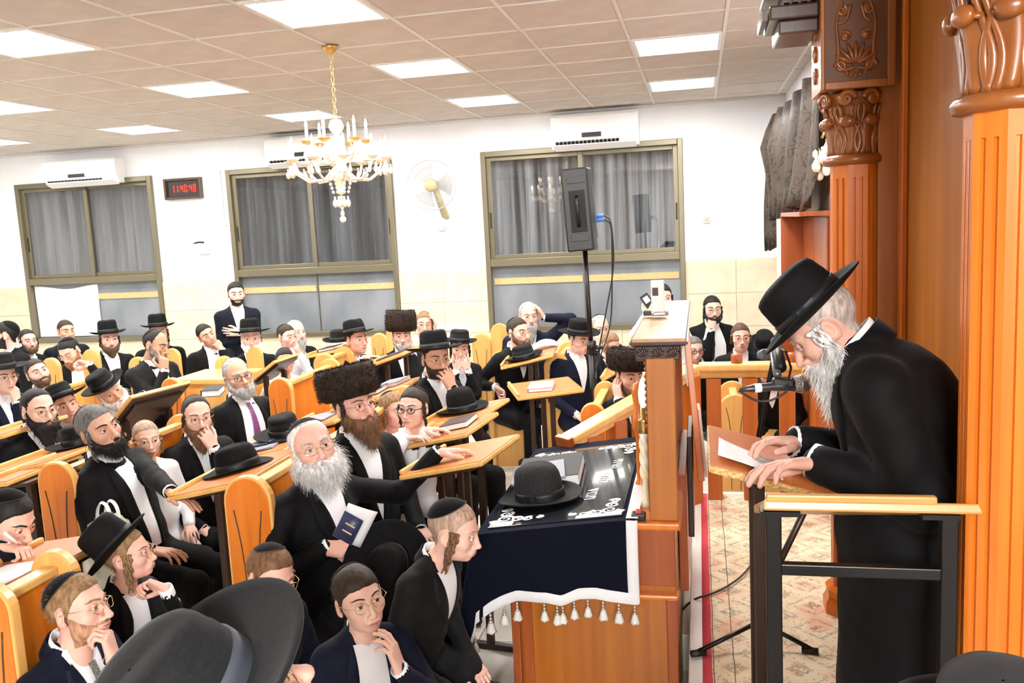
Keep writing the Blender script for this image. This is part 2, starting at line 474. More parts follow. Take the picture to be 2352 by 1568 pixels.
def strands(V, Q, N, n, lng, r, curl=.6, w=.0011, down=A(0, 0, -1), amt=.8):
    """thin tapered ribbons standing off a surface"""
    pick = r.integers(0, len(Q), n); S = []; F = []
    for k, q in enumerate(pick):
        u = r.dirichlet((1, 1, 1, 1)); p = (V[Q[q]] * u[:, None]).sum(0); nn = N[Q[q][0]]
        d = nrm(nn * .55 + down * amt + r.normal(size=3) * .30); l = lng * r.uniform(.5, 1.25); w0 = nrm(np.cross(d, r.normal(size=3)))
        b = nrm(np.cross(d, nn)) * r.choice((-1, 1)); ph = r.uniform(0, 6)
        m = 4
        for i in range(m + 1):
            t = i / m; c = p - nn * .002 + d * l * t + curl * l * .22 * (b * np.sin(ph + 4.5 * t) - b * np.sin(ph) + nn * (np.cos(ph + 4.5 * t) - np.cos(ph)) * .6) + down * l * .25 * t * t
            ww = w * (1 - .85 * t); S += [c - w0 * ww, c + w0 * ww]
            if i: j = (k * (m + 1) + i) * 2; F.append((j - 2, j - 1, j + 1, j))
    return np.array(S), F
def two_bone(a, c, l1, l2, pole):
    d = c - a; L = np.linalg.norm(d); L2 = min(L, (l1 + l2) * .998); d = d / (L + 1e-9); c2 = a + d * L2
    x = (l1 * l1 - l2 * l2 + L2 * L2) / (2 * L2); h = math.sqrt(max(l1 * l1 - x * x, 1e-6))
    pl = pole - d * (pole @ d); pl = nrm(pl)
    return a + d * x + pl * h, c2

PEOPLE_N = 0
def person(label, x, y, d, hp, yaw=35, pitch=0, roll=0, byaw=None, lean=6, lean2=None, side=0, L=None, R=None, hat=None, hattilt=0, hatback=6, hair='dark',
           hairline=0.0, kip=None, beard=None, bcol=None, peyot=None, skn='fair', coat='black', vee=('v', .30), tie=None, glasses=None, child=False, fw=1.0,
           stand=False, floor=0.0, fat=1.0, seat=None, smile=0, head_fwd=0.0, legs=True, iris=None, coatr=(.125, .14), big=1.0, slv=1.0, hump=0, hatoff=(0, -.008, .052), pcol=None, bl=None, coatlen=None, hatm=None, group=None, long_coat=False, neck=0.0, squint=0, hand_cloth=None, shw=1.0, ribbon=True):
    """x, y, d: where the middle of the head stands in the photo and how far; hp: head height in photo pixels; yaw: 0 faces the camera, + turns to the picture's right"""
    global PEOPLE_N; PEOPLE_N += 1; seed = PEOPLE_N; r = np.random.default_rng(seed * 17)
    s = hp * d / FPX / .232
    lod = 0 if d < 4.7 else 1
    hc = dep(x, y, d)
    c0 = A(-hc[0], -hc[1], 0); c0 = nrm(c0); r0 = np.cross(A(0, 0, 1), c0)          # r0: picture right
    def hd(a): a = math.radians(a); return c0 * math.cos(a) + r0 * math.sin(a)
    def im(v): return RGT * v[0] + UPV * v[1] - FWD * v[2]
    if byaw is None: byaw = yaw
    f = hd(yaw); Rh = frame(f, A(0, 0, 1)) @ rot((1, 0, 0), pitch) @ rot((0, 1, 0), roll)
    fb = hd(byaw); lean2 = lean if lean2 is None else lean2
    B0 = frame(fb, A(0, 0, 1))
    def tor(l): M = B0 @ rot((0, 1, 0), side) @ rot((1, 0, 0), -l); return M
    R1, R2 = tor(lean), tor(lean2)
    bs = s * (1.0 if not child else .92) * big
    N = hc + Rh @ A(0, -.026, -.098) * s + R2[:, 2] * (-.05 - neck) * s + R2[:, 1] * (-head_fwd) * s
    C1 = N - R2[:, 2] * .27 * bs; P0 = C1 - R1[:, 2] * .27 * bs
    if seat is not None: P0 = P0.copy()
    base = A(P0[0], P0[1], floor)
    root = empty('person', base, label, 'person', group)
    sk = skin(skn); cm = clothm(coat); hm = hairm(hair); bm = hairm(bcol or hair)
    # ---- torso distance field
    q = lambda v: N + R2 @ (A(*v) * bs)
    p1 = lambda v: P0 + R1 @ (A(*v) * bs)
    sw = (.150 if not child else .132) * shw
    T = [ell(q((0, .012, -.21)), A(.178 * shw, .118 * (.6 + .4 * fat), .20) * bs, R2, .05 * bs), cone(q((-sw, -.008, -.078)), q((sw, -.008, -.078)), .064 * bs, .064 * bs, .05 * bs),
         cone(q((-.085, -.014, -.050)), q((-.03, -.018, -.008)), .048 * bs, .046 * bs, .03 * bs), cone(q((.085, -.014, -.050)), q((.03, -.018, -.008)), .048 * bs, .046 * bs, .03 * bs),
         ell(p1((0, .018 * fat, .14)), A(.168, .122 * fat, .19) * bs, R1, .06 * bs), ell(p1((0, 0, .0)), A(.170, .130, .11) * bs, R1, .06 * bs)]
    if hump: T.append(ell(q((0, -.050, -.165)), A(.17, .100, .15) * bs * hump, R2, .05 * bs))
    # ---- arms
    la, lf = .275 * bs, .245 * bs
    arms = []
    for sd, a in ((-1, L), (1, R)):        # L = the arm on the person's left (-x)
        S = q((sd * (.170 if not child else .150) * shw, -.008, -.085))
        if a is None: a = 'lap'
        if isinstance(a, str): a = dict(k=a)
        a = dict(a); k = a.get('k'); pose = a.get('pose', 'relaxed'); pole = None; n = None; fd = None
        if k == 'lap': w = p1((sd * .135, .25, .105)); fd = R1 @ A(-sd * .25, 1, -.25); n = A(0, 0, -1.0); pose = a.get('pose', 'rest')
        elif k == 'side': w = p1((sd * .25, .06, .02)); fd = R1 @ A(0, .2, -1); n = R1 @ A(-sd, 0, 0)
        elif k == 'cross': w = q((-sd * .015, .165, -.27 - .03 * sd)); fd = R2 @ A(-sd, -.05, .16); n = R2 @ A(0, -1, 0); pose = 'rest'
        elif k == 'chin': w = hc + Rh @ (A(sd * .035, .100, -.185) * s); fd = Rh @ A(-sd * .15, -.05, 1); n = Rh @ A(-sd * .3, -1, 0); pose = a.get('pose', 'curl')
        elif k == 'cheek': w = hc + Rh @ (A(sd * .085, .05, -.175) * s); fd = Rh @ A(0, -.1, 1); n = Rh @ A(-sd, -.3, 0); pose = a.get('pose', 'relaxed')
        elif k == 'head': w = hc + Rh @ (A(sd * .125, .05, -.02) * s); fd = Rh @ A(-sd * .5, -.1, 1); n = Rh @ A(-sd, -.2, -.4); pose = 'relaxed'
        elif k == 'ear': w = hc + Rh @ (A(sd * .100, .055, -.135) * s); fd = Rh @ A(0, -.45, 1); n = Rh @ A(-sd, -.2, 0); pose = a.get('pose', 'relaxed')
        elif k == 'mouth': w = hc + Rh @ (A(sd * .050, .125, -.175) * s); fd = Rh @ A(-sd * .38, -.10, .9); n = Rh @ A(-sd * .2, -1, 0); pose = a.get('pose', 'relaxed')
        elif k == 'front': w = q((sd * .12, .33, -.28)); fd = R2 @ A(-sd * .2, 1, 0); n = A(0, 0, -1.0)
        elif k == 'px':
            hc2 = dep(a['p'][0], a['p'][1], d + a['p'][2]); fd = im(a.get('f', (1, 0, 0))); n = im(a.get('n', (0, -1, 0)))
            w = hc2 - nrm(fd) * .085 * s
        if 'pole' in a: pole = B0 @ A(*a['pole'])
        if pole is None: pole = R2 @ A(sd * .55, -.35, -1.0)
        fd = nrm(fd); n = nrm(n - fd * (n @ fd))
        E, w2 = two_bone(S, w, la, lf, pole)
        hs = s * a.get('hs', 1.0) * (1.0 if not child else .92)
        arms.append((sd, S, E, w2, fd, n, pose, a, hs))
    AR = []
    for sd, S, E, w, fd, n, pose, a, hs in arms:
        w3 = E + (w - E) * .97
        AR += [cone(S, E, .060 * bs * slv, .048 * bs * slv, .025 * bs), cone(E, w3, .047 * bs * slv, .038 * bs * slv, .02 * bs)]
    SKT = []
    fl = floor
    hipj = [p1((sd * .088, .02, -.02)) for sd in (-1, 1)]
    if not stand:
        for h, sd in zip(hipj, (-1, 1)): SKT.append(cone(h, h + R1[:, 0] * sd * .03 * bs + fb * .25 * bs + A(0, 0, -.02), .090 * bs, .076 * bs, .05 * bs))
    elif coatlen: SKT.append(cone(P0, P0 * A(1, 1, 0) + A(0, 0, fl + coatlen), coatr[0] * bs, coatr[1] * bs, .09 * bs))
    else: SKT.append(cone(p1((-.07, 0, -.05)), p1((.07, 0, -.05)), .15 * bs, .15 * bs, .06 * bs))
    hv = (.0105 if d < 3 else .0125 if d < 4.7 else .016 if d < 6.5 else .02)
    V, Q = sdf_mesh(T + SKT + AR, hv)
    Nn = vnorm(V, Q)
    amp = np.full(len(V), .0042)
    for sd, S, E, w, *_ in arms:
        amp += .0065 * np.exp(-(np.linalg.norm(V - E, axis=1) / .11) ** 2)
    V = V + Nn * ((.6 * wrinkle(V, seed, 26) + .55 * wrinkle(V, seed + 50, 58)) * amp)[:, None]
    mk('shirt' if coat == 'white' else 'jacket', V, Q, cm, root, base=base)
    # ---- body: head, neck, hands, limbs under the clothes
    HP, HV, HQ, HN = head('child' if child else 'adult', lod)
    SF = np.array([fw, 1, 1]) * s
    hw = lambda v: hc + (np.asarray(v, float) * SF) @ Rh.T
    g = G(); g.V.append(hw(HV)); g.F += [tuple(int(i) for i in f) for f in HQ]; g.M += [0] * len(HQ); g.S += [True] * len(HQ); g.n = len(HV)
    g.tube([hc + Rh @ A(0, -.03, -.10) * s, N, C1, P0], np.array([.05, .06, .10, .11]) * bs, 8)
    for sd, S, E, w, fd, n, pose, a, hs in arms:
        g.tube([q((0, 0, -.1)), S, E, E + (w - E) * .7, w + fd * .012], np.array([.04, .045, .034, .027, .024]) * bs, 8)
        hV, hQ = hand(pose, 0 if d < 3.9 else 1)
        Fr = np.stack([np.cross(fd, -n), fd, -n], 1)
        hx = hV * hs
        mir = (sd > 0) != (np.linalg.det(Fr) < 0)
        if sd > 0: hx = hx * A(-1, 1, 1)
        Fq = hQ[:, ::-1] if sd > 0 else hQ
        g.add(w + hx @ Fr.T, Fq, 0, True)
    # eyes, brows, lips
    far = d > 6.2
    ga = 0
    for sd in (-1, 1):
        c = A(sd * .032, .0765, .001); er = .0138 if not child else .0145
        nn, kk = (20, 14) if lod == 0 else (12, 8)
        for i in range(1):
            el = np.linspace(-1.2, 1.2, kk); az = np.linspace(-1.3, 1.3, nn)
            gx = r.normal() * .0 
            Pp = np.stack([np.cos(el)[:, None] * np.sin(az), np.cos(el)[:, None] * np.cos(az), np.sin(el)[:, None] * np.ones(nn)], -1)
            ang = np.degrees(np.arccos(np.clip((Pp[:-1, :-1] + Pp[1:, 1:]) / 2 @ A(0, .999, .02), -1, 1)))
            o = g.n; ms = []; g.grid(hw(c + Pp * er)[..., :])
            for m, v in enumerate(ang.ravel()): g.M[-ang.size + m] = 2 if v < 30 else 1
            up, lo = (math.radians(17 - 7 * squint), math.radians(-23 + 7 * squint))
            for e0, e1 in ((up, 1.5), (lo, -1.5)):
                ee = np.linspace(e0, e1, 5); P2 = np.stack([np.cos(ee)[:, None] * np.sin(az), np.cos(ee)[:, None] * np.cos(az), np.sin(ee)[:, None] * np.ones(nn) - (.10 * np.abs(az) ** 2 * (1 if e0 > 0 else -1))[None] * np.linspace(1, 0, 5)[:, None]], -1)
                g.grid(hw(c + P2 * (er + .0012)), 0, flip=e0 > 0)
            ee = np.linspace(up - .01, up + .10, 2); P2 = np.stack([np.cos(ee)[:, None] * np.sin(az), np.cos(ee)[:, None] * np.cos(az), np.sin(ee)[:, None] * np.ones(nn) - (.10 * np.abs(az) ** 2)[None]], -1)
            g.grid(hw(c + P2 * (er + .0017)), 5, flip=True)
        u = np.linspace(0, 1, 9); bx = sd * (.013 + .042 * u); bz = .0225 + .008 * np.sin(u * 2.3) - .006 * u * u
        th = (.0032 if not child else .0023) * (1 - .55 * u ** 2) * (1.25 if bl != 'thin' else .7)
        X = np.stack([bx, bx, bx]); Z = np.stack([bz - th, bz, bz + th])
        Pb = on_face(HP, X, Z, .0022); Pb[1, :, 1] += .0025
        g.grid(hw(Pb), 3, flip=sd < 0)
    u = np.linspace(-1, 1, 11); lx = .0255 * u; cz = -.0695 + (.004 if smile else .0012) * u * u
    lw = 1.15 if child else 1.0
    for zz, m in ((np.stack([cz, cz + .0032 * (1 - u * u), cz + .0062 * lw * (1 - u * u) * (1 - .3 * np.exp(-(u / .2) ** 2))]), 4), (np.stack([cz - .0082 * lw * (1 - u * u), cz - .004 * (1 - u * u), cz]), 4), (np.stack([cz - .0011, cz, cz + .0011]) * 1.0, 5)):
        if m == 5: zz = np.stack([cz - .0013 * (1 - u * u), cz, cz + .0011 * (1 - u * u)])
        Pb = on_face(HP, np.stack([lx] * 3), zz, .0012 if m == 4 else .0020); g.grid(hw(Pb), m)
    ebm = hairm(bcol or hair) if (bcol in (None, 'black', 'dark', 'brown', 'light', 'blond', 'red', 'auburn')) else hairm('grey' if hair in ('grey', 'white') else hair)
    g.build('body', [sk, M_EYE, iris or M_IRIS, ebm, M_LIP, M_MOUTH], root, base=base)
    # ---- cuffs
    gc = G()
    for sd, S, E, w, fd, n, pose, a, hs in arms:
        ax = nrm(w - E); gq = G(); gq.tube([w - ax * .035 * bs, w - ax * .004 * bs, w + ax * .014 * bs * slv ** 2, w + ax * .014 * bs * slv ** 2, w - ax * .01 * bs], np.array([.034, .0345, .0335, .030, .028]) * bs * slv, 16, cap=False); gq.build('cuff', M_SHIRT, root, base=base)
    # ---- hair
    ph = np.abs(np.degrees(np.arctan2(HV[:, 0], HV[:, 1] + .012)))
    zl = np.interp(ph, [0, 35, 55, 68, 78, 92, 108, 125, 145, 180], A(.070, .062, .040, .005, -.030, .026, .010, -.045, -.072, -.080) + A(1, 1, .8, .3, 0, 0, 0, 0, 0, 0) * hairline)
    m = HV[:, 2] - zl; m = np.minimum(m, np.where(np.abs(HV[:, 0]) > .0765, -.02, 1)); 
    def shell(m, t, name, material, amp=.0012, fr=160, extra=None):
        off = np.clip(m / .010, -1, 1) * t + np.where(m > 0, np.abs(wrinkle(HV, seed + 5, fr)) * amp, 0) - .0004
        ok = (m[HQ] > -.006).all(1)
        if ok.sum() < 4: return
        v, f2 = clean(HV + HN * off[:, None], HQ[ok])
        gg = G(); gg.add(hw(v), f2, 0, True)
        if extra: extra(gg)
        return gg.build(name, material, root, base=base)
    def scalp(gg):
        ok = np.where((m[HQ] > .006).all(1))[0]
        if len(ok):
            Sv, Sf = strands(HV, HQ[ok], HN, 1500 if d < 3.9 else 700, .016, r, .25, .0011, A(0, -.55, -.55), .9)
            gg.add(hw(Sv), Sf, 0, True)
    if hair != 'bald':
        if peyot:
            ln, wid = peyot if isinstance(peyot, tuple) else (peyot, 1.0)
            for sd in (-1, 1):
                gg = G(); nb = 6 if lod == 0 else 3
                for j in range(nb):
                    t = np.linspace(0, 1, 26 if lod == 0 else 12); a = t * ln * (75 + 12 * j) + j * 2.1
                    oy = (j / max(1, nb - 1) - .5) * .018 * wid; rc = (.0040 + .0015 * (j % 2)) * np.clip(t * 5, 0, 1)
                    Pp = np.stack([sd * (.0745 + .006 * t + .0025 * (j % 3)) + rc * np.cos(a), .024 + oy * (1 - .5 * t) - .010 * t + rc * np.sin(a), .020 - t * (ln * (1 - .12 * (j % 3)) + .03)], 1)
                    gg.tube(hw(Pp), (.0062 - .0032 * t) * s * (1.0 if lod == 0 else 1.5), 5)
                gg.build('sidelock', hairm(pcol) if pcol else hm, root, base=base, kind='stuff')
        shell(m, .0016 if hair in ('shaved', 'cropped') else .0042, 'hair', hm, .0004 if hair in ('shaved', 'cropped') else .0012, extra=(scalp if lod == 0 and hair not in ('shaved', 'cropped') else None))
    # ---- beard
    bo = None
    if beard:
        X, Y, Z = HV[:, 0], HV[:, 1], HV[:, 2]
        zc = -.006 - .60 * np.clip(Y, 0, 1) ** 1.0
        m1 = np.minimum.reduce([zc - Z, Y + .004, Z + .128, (np.sqrt((X / .025) ** 2 + ((Z + .070) / .0092) ** 2) - 1) * .008])
        m2 = np.minimum.reduce([.036 - np.abs(X), -.049 - Z, Z + .064, Y - .05]); m2 = np.where(np.abs(Z + .0695) < .0085 * np.sqrt(np.clip(1 - (X / .0245) ** 2, 0, 1)), -.01, m2)
        bmk = np.maximum(m1, m2)
        bmk = np.where(np.abs(X) > .076, -.02, bmk)
        kind, LL = beard if isinstance(beard, tuple) else (beard, 0)
        if kind == 'stubble': shell(bmk, .0012, 'beard', bm, .0006)
        elif kind == 'short': shell(bmk, .0065, 'beard', bm, .004)
        else:
            W = {'med': 1.0, 'long': 1.0, 'full': 1.25, 'bushy': 1.5}[kind]; Pb = []
            dn = A(0, 0, -1)
            if pitch < -12: dn = nrm(Rh.T @ A(0, 0, -1) * .75 + A(0, .1, -1) * .45)
            for sd in (-1, 1):
                Pb += [cone((sd * .072, .006, -.004), (sd * .063, .026, -.058), .008, .015 * W, .012), cone((sd * .063, .026, -.058), (sd * .036, .070, -.092), .016 * W, .024 * W, .02),
                       cone((sd * .004, .103, -.055), (sd * .034, .087, -.080), .0075, .0075, .008), cone((sd * .034, .087, -.080), (sd * .030, .085, -.105), .009, .016, .012),
                       cone((sd * .058, .028, -.066), A(sd * .045, .045, -.085) + dn * LL * .45, .018 * W, .010, .02)]
            for xx in (-.034, -.017, 0, .017, .034):
                a = A(xx, .083 - .5 * abs(xx), -.094); Pb.append(cone(a, a + A(-xx * .35, .006, 0) + dn * LL * (1 - 9 * abs(xx)), .025 * W, .011 * W, .018))
            Pb.append(ell((0, .100, -.0695), (.0155, .02, .0062), None, .005, True))
            bV, bQ = sdf_mesh(Pb, .0058 if lod == 0 else .009); bN = vnorm(bV, bQ)
            st = bV * A(95, 95, 22)
            bV = bV + bN * (wrinkle(st, seed + 9, 1.0) * .0035)[:, None]
            gg = G(); gg.add(hw(bV), bQ, 0, True)
            ns = 0 if d > 6.5 else 500 if d > 4.7 else 1500
            if ns:
                low = np.where((bV[bQ[:, 0], 2] < -.055) | (bV[bQ[:, 0], 1] < .07))[0]
                Sv, Sf = strands(bV, bQ[low], bN, (ns if d > 2.9 else 2600) * (2 if kind == 'bushy' else 1), .040 if kind == 'bushy' else .030, r, .9 if bcol in ('white', 'grey', 'salt') else .5, .0011, dn)
                gg.add(hw(Sv), Sf, 0, True)
            bo = gg.build('beard', bm, root, base=base)
    # ---- skullcap
    if kip:
        siz, tilt = kip if isinstance(kip, tuple) else (kip, 22); siz *= .86; tilt += 13
        ax = rot((1, 0, 0), tilt) @ A(0, 0, 1); u1 = A(1, 0, 0); u2 = np.cross(ax, u1)
        th = np.linspace(0, math.radians(siz), 9); az = np.arange(28) * 2 * np.pi / 28
        D = np.cos(th)[:, None, None] * ax + np.sin(th)[:, None, None] * (np.cos(az)[None, :, None] * u1 + np.sin(az)[None, :, None] * u2)
        K = on_skull(HP[:2], D, .0065); K2 = on_skull(HP[:2], D[-1:], .0005)
        gg = G(); gg.grid(hw(np.concatenate([K, K2])), close=True); kb = gg.build('skullcap', M_VELVET, root, base=base)
        if d < 4.7:
            rim = hw(on_skull(HP[:2], D[-1], .0072)); gg = G(); gg.tube(np.concatenate([rim, rim[:1]]), .0018 * s, 5); gg.build('skullcap_rim', M_RIM, kb, base=base)
    # ---- hat
    if hat:
        Rt = Rh @ rot((0, 1, 0), hattilt) @ rot((1, 0, 0), hatback)
        o = hc + Rh @ (A(*hatoff) * SF)
        if isinstance(hat, tuple):
            gg = shtreimel_geo(hat[0] / s, hat[1] / s, seed, dens=1.0 if d < 6 else .5); V0 = [v for v in gg.V]
            gg.V = [o + (v * s) @ Rt.T for v in V0]; gg.build('fur_hat', M_FUR, root, base=base)
        else:
            place_hat('hat', Rt * s, o, hat, 48 if d < 4.7 else 28, hatm or (M_FELT, M_BAND), root, base)
    # ---- shirt front, collar, tie, lapels
    gs = gc
    def front(uu, vv, off):
        p = q((0, 0, 0)) + np.multiply.outer(np.asarray(uu, float), R2[:, 0] * bs) + np.multiply.outer(np.asarray(vv, float), R2[:, 2] * bs) + R2[:, 1] * .34 * bs
        for _ in range(34): p = p - R2[:, 1] * (np.clip(ev(p, T), -.01, .06) * .85)[..., None]
        return p + R2[:, 1] * off
    ll = None
    if vee and coat != 'white':
        kind = vee[0]; ln = vee[1]; t = np.linspace(0, 1, 10)
        if kind == 'v': w = .062 * (1 - t) ** .85 + .002
        else: w = np.interp(t, [0, .3, 1], [.058, vee[2], vee[3] if len(vee) > 3 else vee[2]])
        v = -.008 - ln * t
        uu = np.linspace(-1, 1, 7); U = w[:, None] * uu; Vv = np.repeat(v[:, None], 7, 1)
        gs.grid(front(U, Vv, .006), flip=True)
        if d < 6.5:
            ll = None
            lw = np.interp(t, [0, .15, .45, .8, 1], [.020, .044, .058, .030, .012]) if kind == 'v' else np.interp(t, [0, .2, .5, 1], [.02, .045, .045, .02])
            for sd in (-1, 1):
                U = sd * (w[:, None] + lw[:, None] * np.linspace(-.02, 1, 4)[None]); Vv = np.repeat(v[:, None], 4, 1) - .012 * np.linspace(0, 1, 4)[None]
                Pl = front(U, Vv, .009); Pe = front(U[:, -1:], Vv[:, -1:], .001); Pi = front(U[:, :1], Vv[:, :1], .002)
                ll = G(); ll.grid(np.concatenate([Pi, Pl, Pe], 1), flip=sd > 0); ll.build('lapel', cm, root, base=base)
    # collars
    nk = N + R2[:, 2] * .012 * bs
    az = np.radians(np.linspace(-150, 150, 21)); 
    def band(rr, z0, z1, tilt=0.0, a=az):
        o = []
        for rad, z in ((rr[0], z0), (rr[1], z1), (rr[1] - .004, z1), (rr[0] - .006, z0)):
            o.append(np.stack([nk + R2 @ (A(rad * math.sin(t) * .98, -.022 - rad * math.cos(t) * 1.02, z + tilt * (1 - math.cos(t)) * -.5) * bs) for t in a]))
        return np.array(o)
    k = .86 if child else 1.0
    if gs.n: gs.build('shirt', M_SHIRT, root, base=base)
    gs = G(); gs.grid(band((.068 * k, .061 * k), -.030, .034, .028), close=False); gs.build('shirt_collar', M_SHIRT, root, base=base); gs = G(); gs.grid(band((.100 * k, .066 * k), -.052, .016, .0, np.radians(np.linspace(112, 248, 15)))); gs.build('shirt_yoke', M_SHIRT, root, base=base)
    for sd in (-1, 1) if d < 6.5 else ():
        gs = G(); a0 = nk + R2 @ (A(sd * .028, .040, -.004) * bs * A(k, k, 1)); a1 = nk + R2 @ (A(sd * .058 * k, .012, .004) * bs); a2 = nk + R2 @ (A(sd * .052, .072, -.052) * bs * A(k, k, 1)); a3 = nk + R2 @ (A(sd * .010, .056, -.026) * bs * A(k, k, 1))
        gs.add(np.array([a0, a1, a2, a3]), [(0, 1, 2, 3) if sd < 0 else (3, 2, 1, 0)], 0, True); gs.build('collar_wing', M_SHIRT, root, base=base)
    if coat != 'white':
        jc = G(); az2 = np.radians(np.linspace(-88, 88, 17))
        jc.grid(band((.088 * k, .074 * k), -.034, .022, .030, az2)); jc.build('collar', cm, root, base=base)
    if tie is not None:
        t = np.linspace(0, 1, 9); w = np.interp(t, [0, .08, .12, 1], [.016, .020, .014, .034]); v = -.022 - .34 * t
        U = w[:, None] * np.linspace(-1, 1, 3); gt = G(); gt.grid(front(U, np.repeat(v[:, None], 3, 1), .013), flip=True); gt.build('tie', tie, root, base=base)
    # ---- spectacles
    if glasses:
        gm, rad = (M_GOLD, .0013) if glasses == 'gold' else (M_WIRE, .0015)
        if glasses == 'thick': rad = .0024
        if d > 4.7: rad *= 1.35
        gg = G(); gls = []; a = np.linspace(0, 2 * np.pi, 17); ey = .1015
        for sd in (-1, 1):
            c = A(sd * .0335, ey, -.003); X = .0225 * np.cos(a); Z = .0185 * np.sin(a) * (1 if glasses != 'thick' else .85); Yy = -.10 * (np.abs(c[0] + X) - .0335) - .004 * (np.abs(c[0] + X) > .05)
            Pp = np.stack([c[0] + X, c[1] + Yy, c[2] + Z], 1); gg.tube(hw(Pp), rad * s, 5, cap=False)
            gl = G(); gls.append(gl); gl.add(hw(np.concatenate([[c], Pp[:-1]])), [(0, 1 + i, 1 + (i + 1) % 16) for i in range(16)], 0, True)
            gg.tube(hw([(sd * .0555, ey - .006, .002), (sd * .076, .075, .006), (sd * .083, .01, .006), (sd * .081, -.018, -.004)]), rad * s, 5)
        gg.tube(hw([(-.011, ey, 0), (0, ey + .004, .003), (.011, ey, 0)]), rad * s, 5)
        go = gg.build('glasses', gm, root, base=base); [gl.build('lens', M_LENS, go, base=base) for gl in gls]
    # ---- trousers, shoes
    if legs:
        TP = []
        for h, sd in zip(hipj, (-1, 1)):
            if stand: an = A(h[0], h[1], fl + .09) + B0[:, 0] * sd * .02
            else: an = A(h[0], h[1], 0) + fb * (.40 * bs) + B0[:, 0] * sd * .05 + A(0, 0, fl + .09)
            ll_ = .42 * bs if not stand else max(.2, np.linalg.norm(h - an) / 2 * 1.004)
            K, an2 = two_bone(h, an, ll_, ll_, fb + A(0, 0, .6 if not stand else 0))
            TP += [cone(h, K, .085 * bs, .062 * bs, .02), cone(K, an2, .064 * bs, .052 * bs, .02)]
            gsh = G(); gsh.lathe([(.001, -.045), (.036, -.045), (.044, -.03), (.042, -.005), (.030, .015), (.001, .03)], 12, A(an2[0], an2[1], fl + .047) + fb * .065 * bs, frame(fb, A(0, 0, 1)), sy=3.0 * bs, sx=1.05 * bs)
            gsh.build('shoe', M_SHOE, root, base=base)
        V, Q = sdf_mesh(TP, .022 if d > 4.2 else .015)
        V = V + vnorm(V, Q) * (wrinkle(V, seed + 3, 22) * .005)[:, None]
        mk('trousers', V, Q, M_TROU if coat != 'char' else clothm('char'), root, base=base)
    return root
def img_arm(x, y, dd, f=(1, 0, 0), n=(0, -1, 0), pose='relaxed', **k):
    return dict(k='px', p=(x, y, dd), f=f, n=n, pose=pose, **k)
# ---------------------------------------------------------------- surfaces of the room
CEIL = 3.3; YW = 9.5; XR = 0.9; XL = -10.2; YB = -3.2; PLAT = 0.36
M_WALL = noisy('wall_paint', (.80, .81, .83), (.84, .85, .87), 3, 0.85)
M_CEIL = noisy('ceiling_tile', (.58, .52, .475), (.63, .57, .52), 5, 0.9)
M_BAR = mat('ceiling_bar', (.72, .70, .67), 0.5)
M_DADO = noisy('limestone', (.62, .53, .37), (.70, .62, .46), 6, 0.45, detail=6)
M_FLOOR = noisy('floor_tile', (.70, .66, .58), (.78, .74, .66), 7, 0.25)
M_JOINT = mat('grout', (.42, .38, .32), 0.9)
M_ALU = mat('bronze_aluminium', (.185, .162, .105), 0.38, metal=.5)
M_ALUD = mat('dark_aluminium', (.12, .11, .08), 0.45, metal=.5)
M_PLASTIC = mat('white_plastic', (.82, .82, .82), 0.4)
M_DARK = mat('black_plastic', (.012, .012, .013), 0.45)
M_DMET = mat('black_steel', (.006, .0055, .005), 0.35, metal=.2)
M_BMET = mat('brown_steel', (.036, .018, .010), 0.38, metal=.2)
M_OR = wood('orange_wood', (.64, .155, .012), (.76, .225, .020))
M_ORD = wood('red_brown_wood', (.28, .058, .009), (.38, .09, .016))
M_LT = wood('pine', (.72, .38, .10), (.80, .47, .15))
M_DESK = wood('desk_board', (.50, .165, .034), (.60, .22, .055))
M_ARK = wood('ark_wood', (.31, .095, .014), (.43, .15, .025), sc=(22, 22, 1.2))
M_ARKV = wood('ark_veneer', (.29, .090, .010), (.43, .160, .020), sc=(16, 16, .5), coat=.15)
M_CARVE = wood('carved_wood', (.21, .058, .009), (.33, .105, .018), sc=(12, 12, 4), rough=.32, coat=.35)
M_CARVB = wood('carved_ground', (.13, .050, .018), (.18, .070, .026), sc=(12, 12, 4), rough=.5)
M_DKW = wood('dark_carved_wood', (.028, .010, .006), (.055, .020, .011), rough=.3)
M_AMUD = wood('lectern_wood', (.34, .098, .009), (.46, .152, .017), sc=(20, 20, .8))
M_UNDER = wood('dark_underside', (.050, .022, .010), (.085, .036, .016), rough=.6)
M_PAPER = mat('paper', (.85, .85, .87), 0.8)
M_GLASSP = None
def pane_fn(t, b):
    out = t.nodes['Material Output']; tr = nd(t, 'ShaderNodeBsdfTransparent'); tr.inputs[0].default_value = (.84, .85, .86, 1)
    gl = nd(t, 'ShaderNodeBsdfGlossy'); gl.inputs['Roughness'].default_value = .015; mx = nd(t, 'ShaderNodeMixShader'); mx.inputs[0].default_value = .13
    t.links.new(tr.outputs[0], mx.inputs[1]); t.links.new(gl.outputs[0], mx.inputs[2]); t.links.new(mx.outputs[0], out.inputs['Surface'])
M_PANE = mat('window_glass', (1, 1, 1), .02, fn=pane_fn)
M_PANEL_LIT = mat('lit_diffuser', (1, .985, .96), .5, emit=LAMP)

